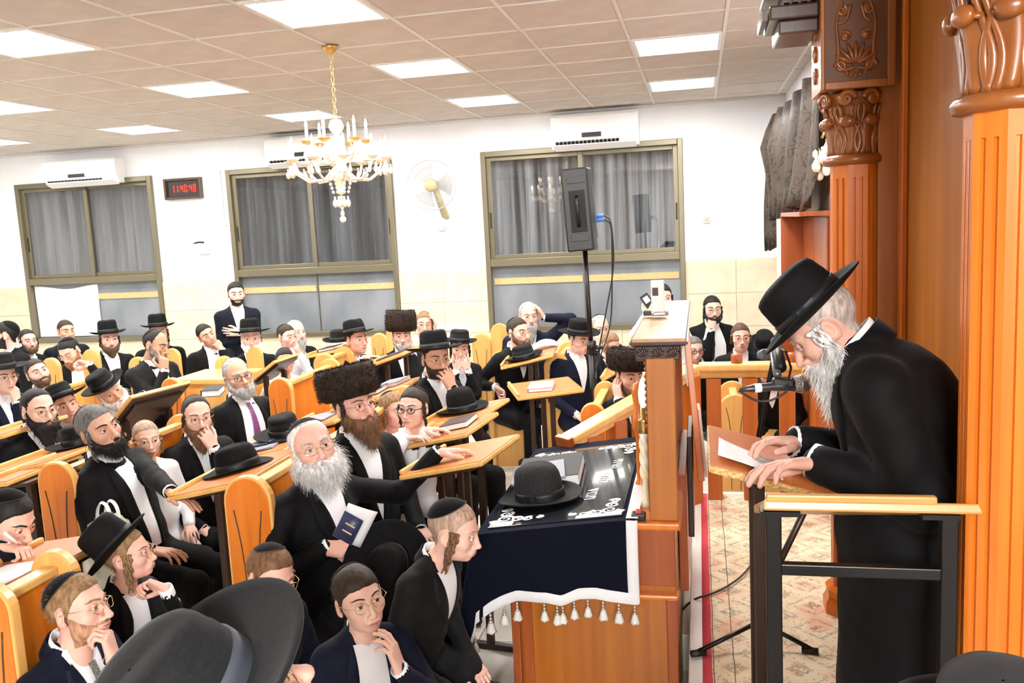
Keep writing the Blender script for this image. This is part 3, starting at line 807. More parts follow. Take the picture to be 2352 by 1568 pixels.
# floor
fl = G(); fl.bx((XL, YB, -.12), (XR + 1.2, YW, -.012)); fo = fl.build('floor', M_JOINT); tag(fo, kind='structure')
tile = None
for i in range(17):
    for j in range(21):
        x0, y0 = -10.15 + .6 * i, -3.15 + .6 * j
        if tile is None:
            t = G(); t.box((.297, .297, -.006), (.594, .594, .012)); tile = t.build('tile', M_FLOOR, fo, bevel=.002); tile.location = (x0, y0, 0); continue
        if y0 < 1.5 and i < 16 and (i + j) % 1 == 0 and y0 < -.5: continue
        c = tile.copy(); COL.objects.link(c); c.location = (x0, y0, 0)
t = G(); t.bx((XL, YB, -.012), (XR + 1.2, -.75, -.001)); t.build('rear_floor', M_FLOOR, fo)

# walls
WIN = [(-2.35, -.15, .92, 2.93), (-5.47, -3.40, .92, 2.93), (-8.40, -6.47, .92, 2.93)]
w = G()
w.bx((XL, YW, 0), (XR + 1.4, YW + .22, .92)); w.bx((XL, YW, 2.93), (XR + 1.4, YW + .22, CEIL + .1))
xs = [XL] + sorted([v for q in WIN for v in q[:2]]) + [XR + 1.4]
for a, b in zip(xs[::2], xs[1::2]): w.bx((a, YW, .92), (b, YW + .22, 2.93))
wb = w.build('wall_back', M_WALL); tag(wb, kind='structure')
w = G(); w.bx((XL - .2, YB, 0), (XL, YW + .22, CEIL + .1)); tag(w.build('wall_left', M_WALL), kind='structure')
w = G(); w.bx((XR, 3.95, 0), (XR + .2, YW, CEIL + .1)); w.bx((XR, 3.75, 0), (XR + 1.3, 3.95, CEIL + .1)); w.bx((XR + 1.1, YB, 0), (XR + 1.3, 3.75, CEIL + .1)); tag(w.build('wall_right', M_WALL), kind='structure')
w = G(); w.bx((XL - .2, YB - .2, 0), (XR + 1.3, YB, CEIL + .1)); tag(w.build('wall_front', M_WALL), kind='structure')
# stone dado, slab by slab
slab = {}
def dado(x0, x1, z0, z1):
    n = max(1, round((x1 - x0) / .58)); wd_ = (x1 - x0) / n
    for i in range(n):
        k = (round(wd_, 3), round(z1 - z0, 3))
        if k not in slab:
            t = G(); t.box((wd_ / 2, -.011, (z1 - z0) / 2), (wd_ - .003, .022, z1 - z0 - .003)); o = t.build('stone_slab', M_DADO, wb, bevel=.0015); slab[k] = o
        else: o = slab[k].copy(); COL.objects.link(o)
        o.location = (x0 + i * wd_, YW, z0)
for z0, z1 in ((0, .46), (.46, .92)): dado(XL, XR, z0, z1)
for a, b in zip(xs[::2], xs[1::2]):
    b = min(b, XR)
    for z0, z1 in ((.92, 1.28), (1.28, 1.64)): dado(a, b, z0, z1)

# ceiling: slab, bars, tiles, lit panels
c = G(); c.bx((XL, YB, CEIL + .03), (XR + 1.3, YW, CEIL + .15)); ce = c.build('ceiling', M_BAR); tag(ce, kind='structure')
TS = .62; tx0 = -.43; ty0 = 4.21
lx = [-.12 - 1.86 * k for k in range(5)] ; ly = [4.52 + 1.86 * k for k in range(-3, 3)]
xsT = [tx0 + TS * k for k in range(-15, 3)]; ysT = [ty0 + TS * k for k in range(-2, 9)]
tile = None
for x0 in xsT:
    for y0 in ysT:
        if any(abs(x0 + .31 - a) < .1 for a in lx + [1.74]) and any(abs(y0 + .31 - b) < .1 for b in ly): continue
        if y0 + .31 > YW or x0 + .05 > XR and y0 > 3.7: continue
        if tile is None:
            t = G(); t.box((TS / 2, TS / 2, .011), (TS - .022, TS - .022, .018)); tile = t.build('ceiling_tile', M_CEIL, ce, bevel=.003)
            o = tile
        else: o = tile.copy(); COL.objects.link(o)
        o.location = (x0, y0, CEIL)
t = G(); t.bx((XL, YB, CEIL + .002), (XR + 1.3, ty0 - 2 * TS - .01, CEIL + .028)); t.build('rear_tiles', M_CEIL, ce)
for x0 in xsT + [xsT[-1] + TS]:
    t = G(); t.bx((x0 - .011, ysT[0], CEIL - .004), (x0 + .011, YW, CEIL + .006))
    if x0 < XR: t.build('ceiling_bar', M_BAR, ce)
for y0 in ysT + [ysT[-1] + TS]:
    if y0 < YW: t = G(); t.bx((xsT[0], y0 - .008, CEIL - .003), (XR, y0 + .008, CEIL + .006)); t.build('ceiling_bar', M_BAR, ce)
t = G(); t.bx((XL, YW - .03, CEIL - .025), (XR, YW, CEIL)); tag(t.build('trim_1', M_BAR), kind='structure')
nL = 0
names_r = ['second row over the camera', 'first row over the camera', 'front row', 'second row', 'third row', 'row nearest the windows']
names_c = ['far right', 'right of centre', 'centre', 'left of centre', 'far left']
proto = None
for ci, x0 in enumerate(lx):
    for ri, y0 in enumerate(ly):
        lab = 'square lit ceiling panel, %s column, %s' % (names_c[ci], names_r[ri].replace('row nearest', 'row nearest'))
        if proto is None:
            e = empty('ceiling_light', (x0, y0, CEIL), lab, 'ceiling light', 'lit square panels in the ceiling'); proto = e
            g = G()
            for sx in (-1, 1): g.bx((sx * .300, -.31, -.006), (sx * .275, .31, .02)); g.bx((-.275, sx * .300, -.006), (.275, sx * .275, .02))
            g.build('frame', M_PLASTIC, e, bevel=.002)
            g = G(); g.bx((-.276, -.276, .004), (.276, .276, .012)); g.build('diffuser', M_PANEL_LIT, e)
        else:
            e = proto.copy(); COL.objects.link(e); e.location = (x0, y0, CEIL); e['label'] = lab
            for ch in proto.children: d_ = ch.copy(); COL.objects.link(d_); d_.parent = e

# windows
M_REFL = noisy('grey_reflection', (.085, .088, .092), (.31, .32, .335), 1.0, .8, stretch=(9, 1, .5))  # blurred window reflections painted as vertical streaks, stronger in the next material
M_REFL2 = noisy('striped_reflection', (.02, .021, .023), (.66, .68, .70), 1.0, .8, stretch=(14, 1, .4))
M_FILM = noisy('grey_film', (.15, .165, .185), (.24, .255, .28), 2.2, .3, detail=6, stretch=(1, 1, .6))
M_STRIP = noisy('plywood_strip', (.50, .33, .14), (.60, .42, .20), 12, .6, stretch=(3, 1, 9))
for k, (x0, x1, z0, z1) in enumerate(WIN):
    e = empty('window_%d' % (k + 1), ((x0 + x1) / 2, YW, z0)); tag(e, kind='structure'); B = A((x0 + x1) / 2, YW, z0); zr = 1.66
    g = G(); y0, y1 = YW - .05, YW + .06
    for a, b in (((x0, y0, z0), (x0 + .055, y1, z1)), ((x1 - .055, y0, z0), (x1, y1, z1)), ((x0 + .055, y0, z1 - .06), (x1 - .055, y1, z1)), ((x0 + .055, y0, z0), (x1 - .055, y1, z0 + .06)), ((x0 + .055, y0, zr), (x1 - .055, y1, zr + .085))): g.bx(a, b)
    g.build('window_frame', M_ALU, e, bevel=.006, base=B)
    xm = (x0 + x1) / 2
    for q, (a, b, yy) in enumerate(((x0 + .055, xm + .03, YW + .01), (xm - .03, x1 - .055, YW + .035))):
        g = G(); za, zb = zr + .085, z1 - .06
        for u, v in (((a, yy - .018, za), (a + .05, yy + .018, zb)), ((b - .05, yy - .018, za), (b, yy + .018, zb)), ((a + .05, yy - .018, za), (b - .05, yy + .018, za + .045)), ((a + .05, yy - .018, zb - .045), (b - .05, yy + .018, zb))): g.bx(u, v)
        so = g.build('sash', M_ALU, e, bevel=.004, base=B)
        g = G(); g.bx((a + .05, yy - .003, za + .045), (b - .05, yy + .003, zb - .045)); g.build('pane', M_PANE, so, base=B)
        hx = a + .025 if q == 0 else b - .025
        g = G(); g.bx((hx - .009, yy - .026, za + .34), (hx + .009, yy - .017, za + .52)); g.build('pull', M_DARK, so, bevel=.004, base=B)
    for a, b in ((x0 + .055, xm - .008), (xm + .008, x1 - .055)):
        g = G(); g.bx((a, YW + .03, z0 + .06), (b, YW + .04, zr)); g.build('lower_pane', M_FILM, e, base=B)
    g = G(); g.bx((xm - .008, YW + .025, z0 + .06), (xm + .008, YW + .045, zr)); g.build('mullion', M_ALUD, e, base=B)
    for a, b in ((x0 + .075, xm - .02), (xm + .02, x1 - .07)):
        if k == 2 and a < xm - .3: continue
        g = G(); zz = zr - .17; g.bx((a, YW + .018, zz - .035), (b, YW + .028, zz + .035)); g.build('wood_strip', M_STRIP, e, base=B)
    if k == 2:
        g = G(); P = [[(x, YW + .02 + .006 * math.sin(9 * x + 5 * zz), (zr - .012 - .05 * math.sin(math.pi * (x - x0 - .06) / (xm - x0)) ** 2) * tt + (z0 + .075) * (1 - tt)) for x in np.linspace(x0 + .065, xm + .02, 14)] for tt, zz in zip(np.linspace(0, 1, 8), np.linspace(0, 1, 8))]
        g.grid(P); g.build('paper_sheet', M_PAPER, e, base=B)
    # pleated sheet added behind the glass to imitate blurred reflected stripes
    xx = np.linspace(x0 - .05, x1 + .05, 150); yy = YW + .135 + .026 * np.sin(xx * 58 + 2 * np.sin(xx * 5)) + .012 * np.sin(xx * 131)
    g = G(); g.grid([[(a, b + .01 * math.sin(3 * zz), zz) for a, b in zip(xx, yy)] for zz in np.linspace(zr - .02, z1 + .03, 6)])
    cb = g.build('reflection_sheet', M_REFL2 if k == 0 else M_REFL)
    tag(cb, 'grey pleated sheet imitating blurred reflections behind the %s window' % ('right-hand', 'middle', 'left-hand')[k], 'stand-in sheet')
    g = G(); g.bx((x0 - .1, YW + .21, z0 - .05), (x1 + .1, YW + .24, z1 + .08)); tag(g.build('trim_%d' % (k + 5), M_DARK), kind='structure')

# ---------------------------------------------------------------- things on the back wall
def ac(xa, ya, xb, yb, label):
    """split air conditioner from its upper left and lower right corner in the photo"""
    p0 = pY(xa, ya, YW - .2); p1 = pY(xb, yb, YW - .2); x0, x1 = p0[0], p1[0]; z1 = min(p0[2], CEIL - .05); z0 = p1[2]; w_ = x1 - x0; h_ = z1 - z0
    B = A((x0 + x1) / 2, YW, z0); e = empty('air_conditioner', B, label, 'air conditioner', 'air conditioners over the windows')
    O = [(0, 0), (-.13, 0), (-.20, h_ * .28), (-.215, h_ * .5), (-.205, h_ * .9), (-.18, h_), (0, h_)]
    g = G(); R = np.stack([A(0, 1, 0), A(0, 0, 1), A(1, 0, 0)], 1); g.prism(O, w_, (x0, YW - .002, z0), R); g.build('casing', M_PLASTIC, e, bevel=.012, base=B)
    for i in range(16):
        a = x0 + .05 + (w_ - .25) * i / 16; g = G(); g.box((a + (w_ - .25) / 40, YW - .176, z0 + h_ * .14), ((w_ - .25) / 16 * .70, .016, h_ * .15), rot((1, 0, 0), 35)); g.build('vent_slot', M_DARK, e, base=B)
    g = G(); g.box((x0 + w_ * .47, YW - .212, z0 + h_ * .36), (w_ * .22, .012, h_ * .13)); g.build('display', M_DARK, e, base=B)
    g = G(); g.box((x0 + w_ / 2, YW - .155, z0 + .012), (w_ * .93, .11, .012), rot((1, 0, 0), -28)); g.build('flap', M_PLASTIC, e, base=B)
ac(1262, 258, 1468, 330, 'white split air conditioner above the right window behind the loudspeaker')
ac(604, 312, 790, 372, 'white split air conditioner above the middle window behind the chandelier')
ac(94, 372, 268, 418, 'white split air conditioner above the left window beside the clock')
# clock
p = pY(421, 433, YW - .03); q = pY(464, 433, YW - .03); hw_ = q[0] - p[0]; hh = .125
e = empty('digital_clock', (p[0], YW, p[2]), 'brown framed digital wall clock with red digits 11:40:48', 'clock'); B = A(p[0], YW, p[2])
g = G()
for sx in (-1, 1): g.bx((p[0] + sx * hw_, YW - .06, p[2] - hh), (p[0] + sx * (hw_ - .03), YW, p[2] + hh)); g.bx((p[0] - hw_ + .03, YW - .06, p[2] + sx * hh), (p[0] + hw_ - .03, YW, p[2] + sx * (hh - .03)))
g.build('clock_frame', wood('clock_wood', (.045, .020, .008), (.085, .040, .016)), e, bevel=.008, base=B)
g = G(); g.bx((p[0] - hw_ + .03, YW - .03, p[2] - hh + .03), (p[0] + hw_ - .03, YW, p[2] + hh - .03)); g.build('clock_face', M_DARK, e, base=B)
M_LED = mat('red_led', (1, .018, .010), .4, emit=.9)
SEG = {'0': 'abcdef', '1': 'bc', '4': 'fgbc', '8': 'abcdefg'}
cw, chh = .030, .085; cx = p[0] - .150
for ch in '11:40:48':
    if ch == ':':
        g = G()
        for dz in (-.022, .022): g.box((cx + .004, YW - .034, p[2] + dz), (.010, .006, .010))
        g.build('colon', M_LED, e, base=B, kind='stuff'); cx += .022; continue
    g = G()
    for sgm in SEG[ch]:
        x_, z_, hz = dict(a=(0, 1, 1), g=(0, 0, 1), d=(0, -1, 1), f=(-1, .5, 0), b=(1, .5, 0), e=(-1, -.5, 0), c=(1, -.5, 0))[sgm]
        g.box((cx + cw / 2 + x_ * cw / 2.4, YW - .034, p[2] + z_ * chh / 2), (cw * .62, .006, .010) if hz else (.009, .006, chh * .40))
    g.build('digit', M_LED, e, base=B, kind='stuff'); cx += .049
# wall fan
p = pY(991, 425, YW - .30); B = A(p[0], YW, p[2]); e = empty('wall_fan', B, 'white wall fan with round wire guard and olive hub', 'fan')
M_OLIVE = mat('olive_plastic', (.42, .36, .20), .5); M_BLADE = mat('grey_blade', (.45, .46, .47), .4)
Rf = frame(A(0, 0, 1), A(.05, -1, -.10)); Rf = np.stack([Rf[:, 0], Rf[:, 1], nrm(A(.1, -1, -.08))], 1); Rf[:, 0] = nrm(np.cross(Rf[:, 1], Rf[:, 2])); Rf[:, 1] = np.cross(Rf[:, 2], Rf[:, 0])
rad = .27
g = G((Rf, p)); a = np.linspace(0, 2 * np.pi, 41)
for rr, zz in ((rad, 0), (rad * .72, .035), (rad * .4, .05)): g.tube(np.stack([rr * np.cos(a), rr * np.sin(a), np.full(41, zz)], 1), .0035 if rr < rad else .007, 5, cap=False)
for i in range(40): t = 2 * np.pi * i / 40; g.tube([(x_ * np.cos(t), x_ * np.sin(t), z_) for x_, z_ in ((.07, .055), (rad * .4, .05), (rad * .72, .035), (rad, 0))], .0016, 4)
g.build('wire_guard', mat('guard_grey', (.42,.42,.42), .4), e, base=B, kind='stuff')
for i in range(3):
    t0 = 2 * np.pi * i / 3; P = [[(r_ * np.cos(t0 + w_ * (1 + .25 * r_ / rad)), r_ * np.sin(t0 + w_ * (1 + .25 * r_ / rad)), -.02 + .045 * w_) for w_ in np.linspace(-.5, .5, 5)] for r_ in np.linspace(.05, .235, 6)]
    g = G((Rf, p)); g.grid(P); g.build('blade', M_BLADE, e, base=B)
g = G((Rf, p)); g.lathe([(.001, .075), (.045, .072), (.07, .055), (.07, -.01), (.055, -.09), (.04, -.14), (.001, -.145)], 24); g.build('hub', M_OLIVE, e, base=B)
g = G(); g.tube([p + A(.01, .09, -.03), p + A(.05, .14, -.20), p + A(.07, .22, -.33), p + A(.07, .29, -.35)], [.035, .038, .042, .03], 12); g.build('arm', M_OLIVE, e, base=B)
g = G(); g.tube([p + A(.07, .20, -.36), p + A(.09, .25, -.55), p + A(.06, .28, -.72)], .003, 5); g.build('cord', M_PLASTIC, e, base=B)
p = pY(1015, 526, YW - .012); g = G(); g.box(p, (.09, .025, .045)); tag(g.build('wall_switch', mat('grey_plastic', (.4, .4, .4), .5), bevel=.004), 'small grey wall switch under the fan cord', 'switch')
p = pY(1622, 503, YW - .012); e = empty('wall_outlet', p, 'small yellowed wall outlet right of the right window', 'outlet'); g = G(); g.box((0, 0, 0), (.085, .024, .085)); g.build('plate', mat('yellowed_plastic', (.62, .56, .40), .5), e, bevel=.006); g = G(); g.box((0, -.014, 0), (.042, .01, .042)); g.build('socket', mat('grey_plastic', (.4, .4, .4), .5), e, bevel=.004)
p = pY(466, 572, YW - .035); e = empty('alarm_box', p, 'white alarm box on the wall under the clock', 'alarm box'); g = G(); g.box((0, 0, 0), (.19, .07, .12)); g.build('casing', M_PLASTIC, e, bevel=.012); g = G(); g.tube([(-.09, -.03, .075), (-.02, -.045, .085), (.05, -.045, .08)], .012, 8); g.build('keyhole_cover', M_DARK, e)
a, b = pY(504, 392, YW), pY(510, 516, YW); g = G(); g.bx((a[0] - .012, YW - .022, b[2]), (a[0] + .016, YW, a[2])); g.box((a[0] + .01, YW - .015, b[2]), (.05, .03, .03)); tag(g.build('cable_duct', mat('duct_grey', (.62, .62, .62), .5), bevel=.003), 'pale vertical cable duct between clock and middle window', 'cable duct', kind='stuff')

# ---------------------------------------------------------------- chandelier
cp = dep(778, 370, 5.6); cx, cy, cz = cp; B = A(cx, cy, CEIL)
M_CRYS = mat('crystal', (.86, .80, .66), .06, spec=.8, coat=.6); M_CREAM = mat('cream_enamel', (.80, .70, .50), .3, coat=.4); M_BRASS = mat('brass', (.62, .40, .14), .3, metal=.9)
M_CAND = mat('candle_tube', (.88, .86, .80), .5)
e = empty('chandelier', B, 'cream and crystal chandelier with candle arms hanging by a chain', 'chandelier')
g = G(); g.lathe([(.001, 0), (.055, 0), (.05, -.02), (.02, -.05), (.001, -.055)], 20, B); g.build('ceiling_cup', M_BRASS, e, base=B)
zt = cz + .26
lk = None
n = int((CEIL - .05 - zt) / .034)
for i in range(n):
    a = np.linspace(0, 2 * np.pi, 11); P = np.stack([.011 * np.cos(a), np.zeros(11), .022 * np.sin(a)], 1)
    if i % 2: P = P[:, [1, 0, 2]]
    g = G(); g.tube(P + A(cx, cy, CEIL - .07 - .034 * i), .003, 5, cap=False); g.build('chain_link', M_BRASS, e, base=B)
g = G(); g.lathe([(.001, .27), (.035, .26), (.05, .22), (.045, .20), (.02, .17), (.018, .11), (.035, .09), (.045, .05), (.025, .02), (.02, -.02), (.05, -.05), (.07, -.08), (.055, -.11), (.025, -.14), (.02, -.18), (.035, -.2), (.001, -.22)], 24, cp); g.build('stem', M_CREAM, e, base=B)
def drop(rr): return [(.001, .0), (.006 * rr, -.004), (.004 * rr, -.012), (.013 * rr, -.030), (.014 * rr, -.042), (.009 * rr, -.054), (.001, -.058)]
g = G(); g.lathe(drop(1.0), 8); dr0 = g.build('crystal_drop', M_CRYS, e); dr0.location = (0, 0, cz - .30 - CEIL)
def crystal(x_, y_, z_, s_=1.0):
    o = dr0.copy(); COL.objects.link(o); o.location = (x_, y_, cz + z_ - CEIL); o.scale = (s_, s_, s_)
g = G(); g.ball((0, 0, 0), .011, 10, 6); bd0 = g.build('crystal_bead', M_CRYS, e); bd0.location = (0, 0, cz - .25 - CEIL)
def bead(x_, y_, z_, s_=1.0):
    o = bd0.copy(); COL.objects.link(o); o.location = (x_, y_, cz + z_ - CEIL); o.scale = (s_, s_, s_)
for tier, (na, ra, za, ph) in enumerate(((10, .31, -.02, .2), (6, .19, .10, .5))):
    for i in range(na):
        t = ph + 2 * np.pi * i / na; c_, s_ = np.cos(t), np.sin(t)
        P = [(r_ * c_, r_ * s_, z_) for r_, z_ in ((.03, za - .02), (ra * .35, za - .10), (ra * .65, za - .105), (ra * .9, za - .05), (ra, za + .015))]
        g = G(); g.tube(np.array(P) + cp, .0085, 7); am = g.build('arm', M_CRYS, e, base=B)
        cc = cp + A(ra * c_, ra * s_, za + .02)
        g = G(); g.lathe([(.001, -.012), (.022, -.006), (.042, .008), (.044, .012), (.012, .012), (.012, .018)], 14, cc); g.build('drip_pan', M_BRASS if tier else M_CREAM, am, base=B)
        g = G(); g.lathe([(.011, .012), (.011, .085), (.009, .088)], 10, cc); g.build('candle_tube', M_CAND, am, base=B)
        g = G(); g.lathe([(.006, .088), (.011, .103), (.009, .125), (.001, .15)], 8, cc); g.build('candle_bulb', mat('candle_bulb', (1, .86, .58), .2, emit=1.6), am, base=B)
        for dx in (-.032, .032): bead(ra * c_ - s_ * dx, ra * s_ + c_ * dx, za - .012, .6); crystal(ra * c_ - s_ * dx, ra * s_ + c_ * dx, za - .02, .95)
        crystal(ra * c_ * 1.08, ra * s_ * 1.08, za - .015, 1.1)
for i in range(8):
    t = 2 * np.pi * i / 8; x_, y_ = .075 * np.cos(t), .075 * np.sin(t)
    for j in range(4): bead(x_ * (1 - .1 * j), y_ * (1 - .1 * j), -.12 - .026 * j, .9)
    crystal(x_ * .6, y_ * .6, -.225, 1.25)
for i in range(5): bead(0, 0, -.23 - .024 * i, 1.0)
bead(0, 0, -.375, 2.0)

# ---------------------------------------------------------------- loudspeaker on its stand
sp = dep(1330, 482, 6.0); B = A(sp[0], sp[1], 0)
e = empty('loudspeaker', A(*sp), 'black loudspeaker on a pole in front of the right window', 'loudspeaker')
Rs = rot((0, 0, 1), 8) @ rot((0, 1, 0), -3)
g = G((Rs, sp)); O = [(-.105, -.16), (.075, -.16), (.105, -.05), (.105, .13), (.085, .16), (-.085, .16), (-.105, .12)]
g.prism(O, .56, (0, 0, -.28)); g.build('cabinet', M_DARK, e, bevel=.012, base=sp)
g = G((Rs, sp)); g.bx((-.062, -.168, -.15), (.045, -.159, .13)); hb = g.build('handle_recess', mat('recess_black', (.004, .004, .004), .7), e, bevel=.004, base=sp)
g = G((Rs, sp)); g.tube([(-.01, -.166, -.11), (-.01, -.195, -.08), (-.01, -.2, 0), (-.01, -.195, .06), (-.01, -.166, .09)], .012, 8); g.build('handle', M_DMET, hb, base=sp)
for zz in (.20, -.19):
    g = G((Rs, sp)); g.box((-.01, -.162, zz), (.12, .008, .045)); g.build('moulded_panel', mat('soft_black', (.03, .03, .03), .5), e, bevel=.003, base=sp)
M_BLUE = mat('blue_plug', (.05, .17, .60), .4)
for i, zz in enumerate((-.055, -.085)):
    g = G((Rs, sp)); g.tube([(.10, .02, zz), (.165, .02, zz)], .013, 8); g.build('plug', M_BLUE, e, base=sp)
g = G((Rs, sp)); g.box((.108, .02, -.02), (.01, .10, .36)); g.build('rear_panel', M_DMET, e, base=sp)
fb_ = A(sp[0] + .05, sp[1], 0)
e = empty('speaker_stand', fb_, 'black tripod stand under the loudspeaker among the seated men', 'speaker stand')
g = G(); g.tube([fb_ + A(0, 0, .25), fb_ + A(0, 0, 1.25)], .024, 12); g.build('outer_pole', M_DMET, e, base=fb_)
g = G(); g.tube([fb_ + A(0, 0, 1.1), fb_ + A(-.02, 0, sp[2] - .27)], .017, 12); g.build('inner_pole', M_DMET, e, base=fb_)
g = G(); g.tube([fb_ + A(0, 0, 1.18), fb_ + A(0, 0, 1.27)], .034, 12); g.tube([fb_ + A(0, 0, 1.22), fb_ + A(.08, 0, 1.22)], .014, 8); g.build('clamp', M_DMET, e, base=fb_)
for i in range(3):
    t = .5 + 2 * np.pi * i / 3; g = G(); g.tube([fb_ + A(.02 * np.cos(t), .02 * np.sin(t), .72), fb_ + A(.48 * np.cos(t), .48 * np.sin(t), .015)], .013, 8); g.build('leg', M_DMET, e, base=fb_)
    g = G(); g.tube([fb_ + A(.02 * np.cos(t), .02 * np.sin(t), .28), fb_ + A(.27 * np.cos(t), .27 * np.sin(t), .33)], .008, 6); g.build('brace', M_DMET, e, base=fb_)
for i, (off, lab) in enumerate(((0, 'upper'), (1, 'lower'))):
    a = sp + Rs @ A(.17, .02, -.055 - .03 * i); g = G(); P = [a, a + A(.05, 0, -.03), a + A(.06 - .02 * i, .02, -.35), a + A(-.03 + .05 * i, .03, -.75), a + A(-.10, .04 - .07 * i, -1.05), fb_ + A(.03, -.03 - .02 * i, 1.0)]
    t = np.linspace(0, 1, 6); tt = np.linspace(0, 1, 26); P = np.array(P); Q = np.stack([np.interp(tt, t, P[:, j]) for j in range(3)], 1); 
    for _ in range(3): Q[1:-1] = (Q[:-2] + Q[1:-1] * 2 + Q[2:]) / 4
    g.tube(Q, .0055, 6); tag(g.build('speaker_cable', M_DARK), 'black cable from the %s blue plug of the loudspeaker' % lab, 'cable')
# ---------------------------------------------------------------- platform, steps, carpet
M_MARB = noisy('white_marble', (.74, .73, .70), (.80, .79, .76), 4, .3)
g = G(); g.bx((-.045, YB, 0), (XR + 1.1, 5.45, PLAT - .031)); g.bx((-.075, YB, PLAT - .03), (XR + 1.1, 5.47, PLAT)); tag(g.build('platform', M_MARB, bevel=.004), kind='structure')
g = G(); g.bx((-.36, 3.86, 0), (-.045, 5.45, .18)); tag(g.build('platform_step', noisy('cream_stone', (.76, .69, .52), (.82, .76, .62), 5, .35), bevel=.004), kind='structure')
def rug_fn(t, b):
    tc = nd(t, 'ShaderNodeTexCoord'); sep = nd(t, 'ShaderNodeSeparateXYZ'); t.links.new(tc.outputs['Object'], sep.inputs[0])
    def vor(scale, feat='F1', rnd=1.0):
        v = nd(t, 'ShaderNodeTexVoronoi'); v.feature = feat; v.inputs['Scale'].default_value = scale; v.inputs['Randomness'].default_value = rnd; t.links.new(tc.outputs['Object'], v.inputs[0]); return v
    n1 = nd(t, 'ShaderNodeTexNoise'); n1.inputs['Scale'].default_value = 60; n1.inputs['Detail'].default_value = 4; t.links.new(tc.outputs['Object'], n1.inputs[0])
    n2 = nd(t, 'ShaderNodeTexNoise'); n2.inputs['Scale'].default_value = 5; t.links.new(tc.outputs['Object'], n2.inputs[0])
    base = ramp(t, n2.outputs[0], [(.35, (.66, .52, .33)), (.52, (.74, .64, .46)), (.68, (.70, .42, .28))])
    v1 = vor(4.3, rnd=.06); v1.distance = 'MANHATTAN'; r1 = ramp(t, v1.outputs['Distance'], [(.0, (1, 1, 1)), (.16, (.8, .8, .8)), (.22, (0, 0, 0)), (.34, (0, 0, 0)), (.37, (.9, .9, .9)), (.43, (.5, .5, .5)), (.50, (0, 0, 0)), (.74, (0, 0, 0)), (.80, (.8, .8, .8))])
    r2 = ramp(t, n1.outputs[0], [(.44, (0, 0, 0)), (.50, (.75, .75, .75)), (.60, (.2, .2, .2)), (.63, (.9, .9, .9))])
    mul = nd(t, 'ShaderNodeMath', operation='MULTIPLY'); t.links.new(r1.outputs[0], mul.inputs[0]); t.links.new(r2.outputs[0], mul.inputs[1])
    v2 = vor(46); r3 = ramp(t, v2.outputs['Distance'], [(.14, (1, 1, 1)), (.26, (0, 0, 0))])
    mxm = nd(t, 'ShaderNodeMath', operation='MAXIMUM'); t.links.new(mul.outputs[0], mxm.inputs[0]); r3m = nd(t, 'ShaderNodeMath', operation='MULTIPLY'); r3m.inputs[1].default_value = .55; t.links.new(r3.outputs[0], r3m.inputs[0]); t.links.new(r3m.outputs[0], mxm.inputs[1])
    mx = nd(t, 'ShaderNodeMix', data_type='RGBA'); t.links.new(mxm.outputs[0], mx.inputs[0]); t.links.new(base.outputs[0], mx.inputs[6]); mx.inputs[7].default_value = (.085, .075, .062, 1)
    # border bands by x
    wob = nd(t, 'ShaderNodeMath', operation='MULTIPLY_ADD'); wob.inputs[1].default_value = .012; t.links.new(n2.outputs[0], wob.inputs[0]); t.links.new(sep.outputs[0], wob.inputs[2])
    xr = ramp(t, wob.outputs[0], [(.0, (1, 1, 1)), (.040, (1, 1, 1)), (.0405, (0, 0, 0))]); xr.color_ramp.interpolation = 'CONSTANT'
    m2 = nd(t, 'ShaderNodeMix', data_type='RGBA'); t.links.new(xr.outputs[0], m2.inputs[0]); t.links.new(mx.outputs[2], m2.inputs[6]); m2.inputs[7].default_value = (.62, .08, .10, 1)
    ln = ramp(t, wob.outputs[0], [(.0, (0, 0, 0)), (.043, (0, 0, 0)), (.044, (1, 1, 1)), (.048, (0, 0, 0)), (.122, (1, 1, 1)), (.127, (0, 0, 0))]); ln.color_ramp.interpolation = 'CONSTANT'
    m3 = nd(t, 'ShaderNodeMix', data_type='RGBA'); t.links.new(ln.outputs[0], m3.inputs[0]); t.links.new(m2.outputs[2], m3.inputs[6]); m3.inputs[7].default_value = (.16, .12, .08, 1)
    t.links.new(m3.outputs[2], b.inputs['Base Color'])
M_RUG = mat('patterned_rug', (.7, .6, .45), .95, fn=rug_fn, spec=.1)
P = [[(x, y, .006 + .0025 * math.sin(7 * y + 3 * x) * math.sin(4 * x + 1)) for x in np.linspace(0, .72, 14)] for y in np.linspace(0, 4.6, 60)]
g = G(); g.grid(P); ro = g.build('rug', M_RUG); ro.location = (-.022, .8, PLAT); tag(ro, 'faded beige oriental rug with red edge on the platform', 'rug')
so = ro.modifiers.new('s', 'SOLIDIFY'); so.thickness = .008

# ---------------------------------------------------------------- holy ark of carved wood
AX = .635
B = A(AX, 3.0, PLAT); e = empty('carved_cabinet', B, 'tall carved wooden ark with fluted columns and leafy capitals behind the speaker', 'ark')
def groove_column(c, ap, z0, z1, name):
    rc = ap / math.cos(math.pi / 8); O = []; O2 = []
    for i in range(8):
        a0 = math.pi / 8 + i * math.pi / 4; a1 = a0 + math.pi / 4
        p0 = A(rc * math.cos(a0), rc * math.sin(a0)); p1 = A(rc * math.cos(a1), rc * math.sin(a1)); nn = -nrm((p0 + p1) / 2)
        O2.append(p0)
        O.append(p0)
        for u in (.30, .68):
            for t_, dd in ((u - .075, 0), (u - .05, .009), (u + .05, .009), (u + .075, 0)): O.append(p0 + (p1 - p0) * t_ + nn * dd)
    g = G(); g.prism(O, z1 - .06 - z0, (c[0], c[1], z0)); g.prism(O2, .06, (c[0], c[1], z1 - .06))
    return g.build(name, M_OR, e, base=B)
M_LEAFS = {}
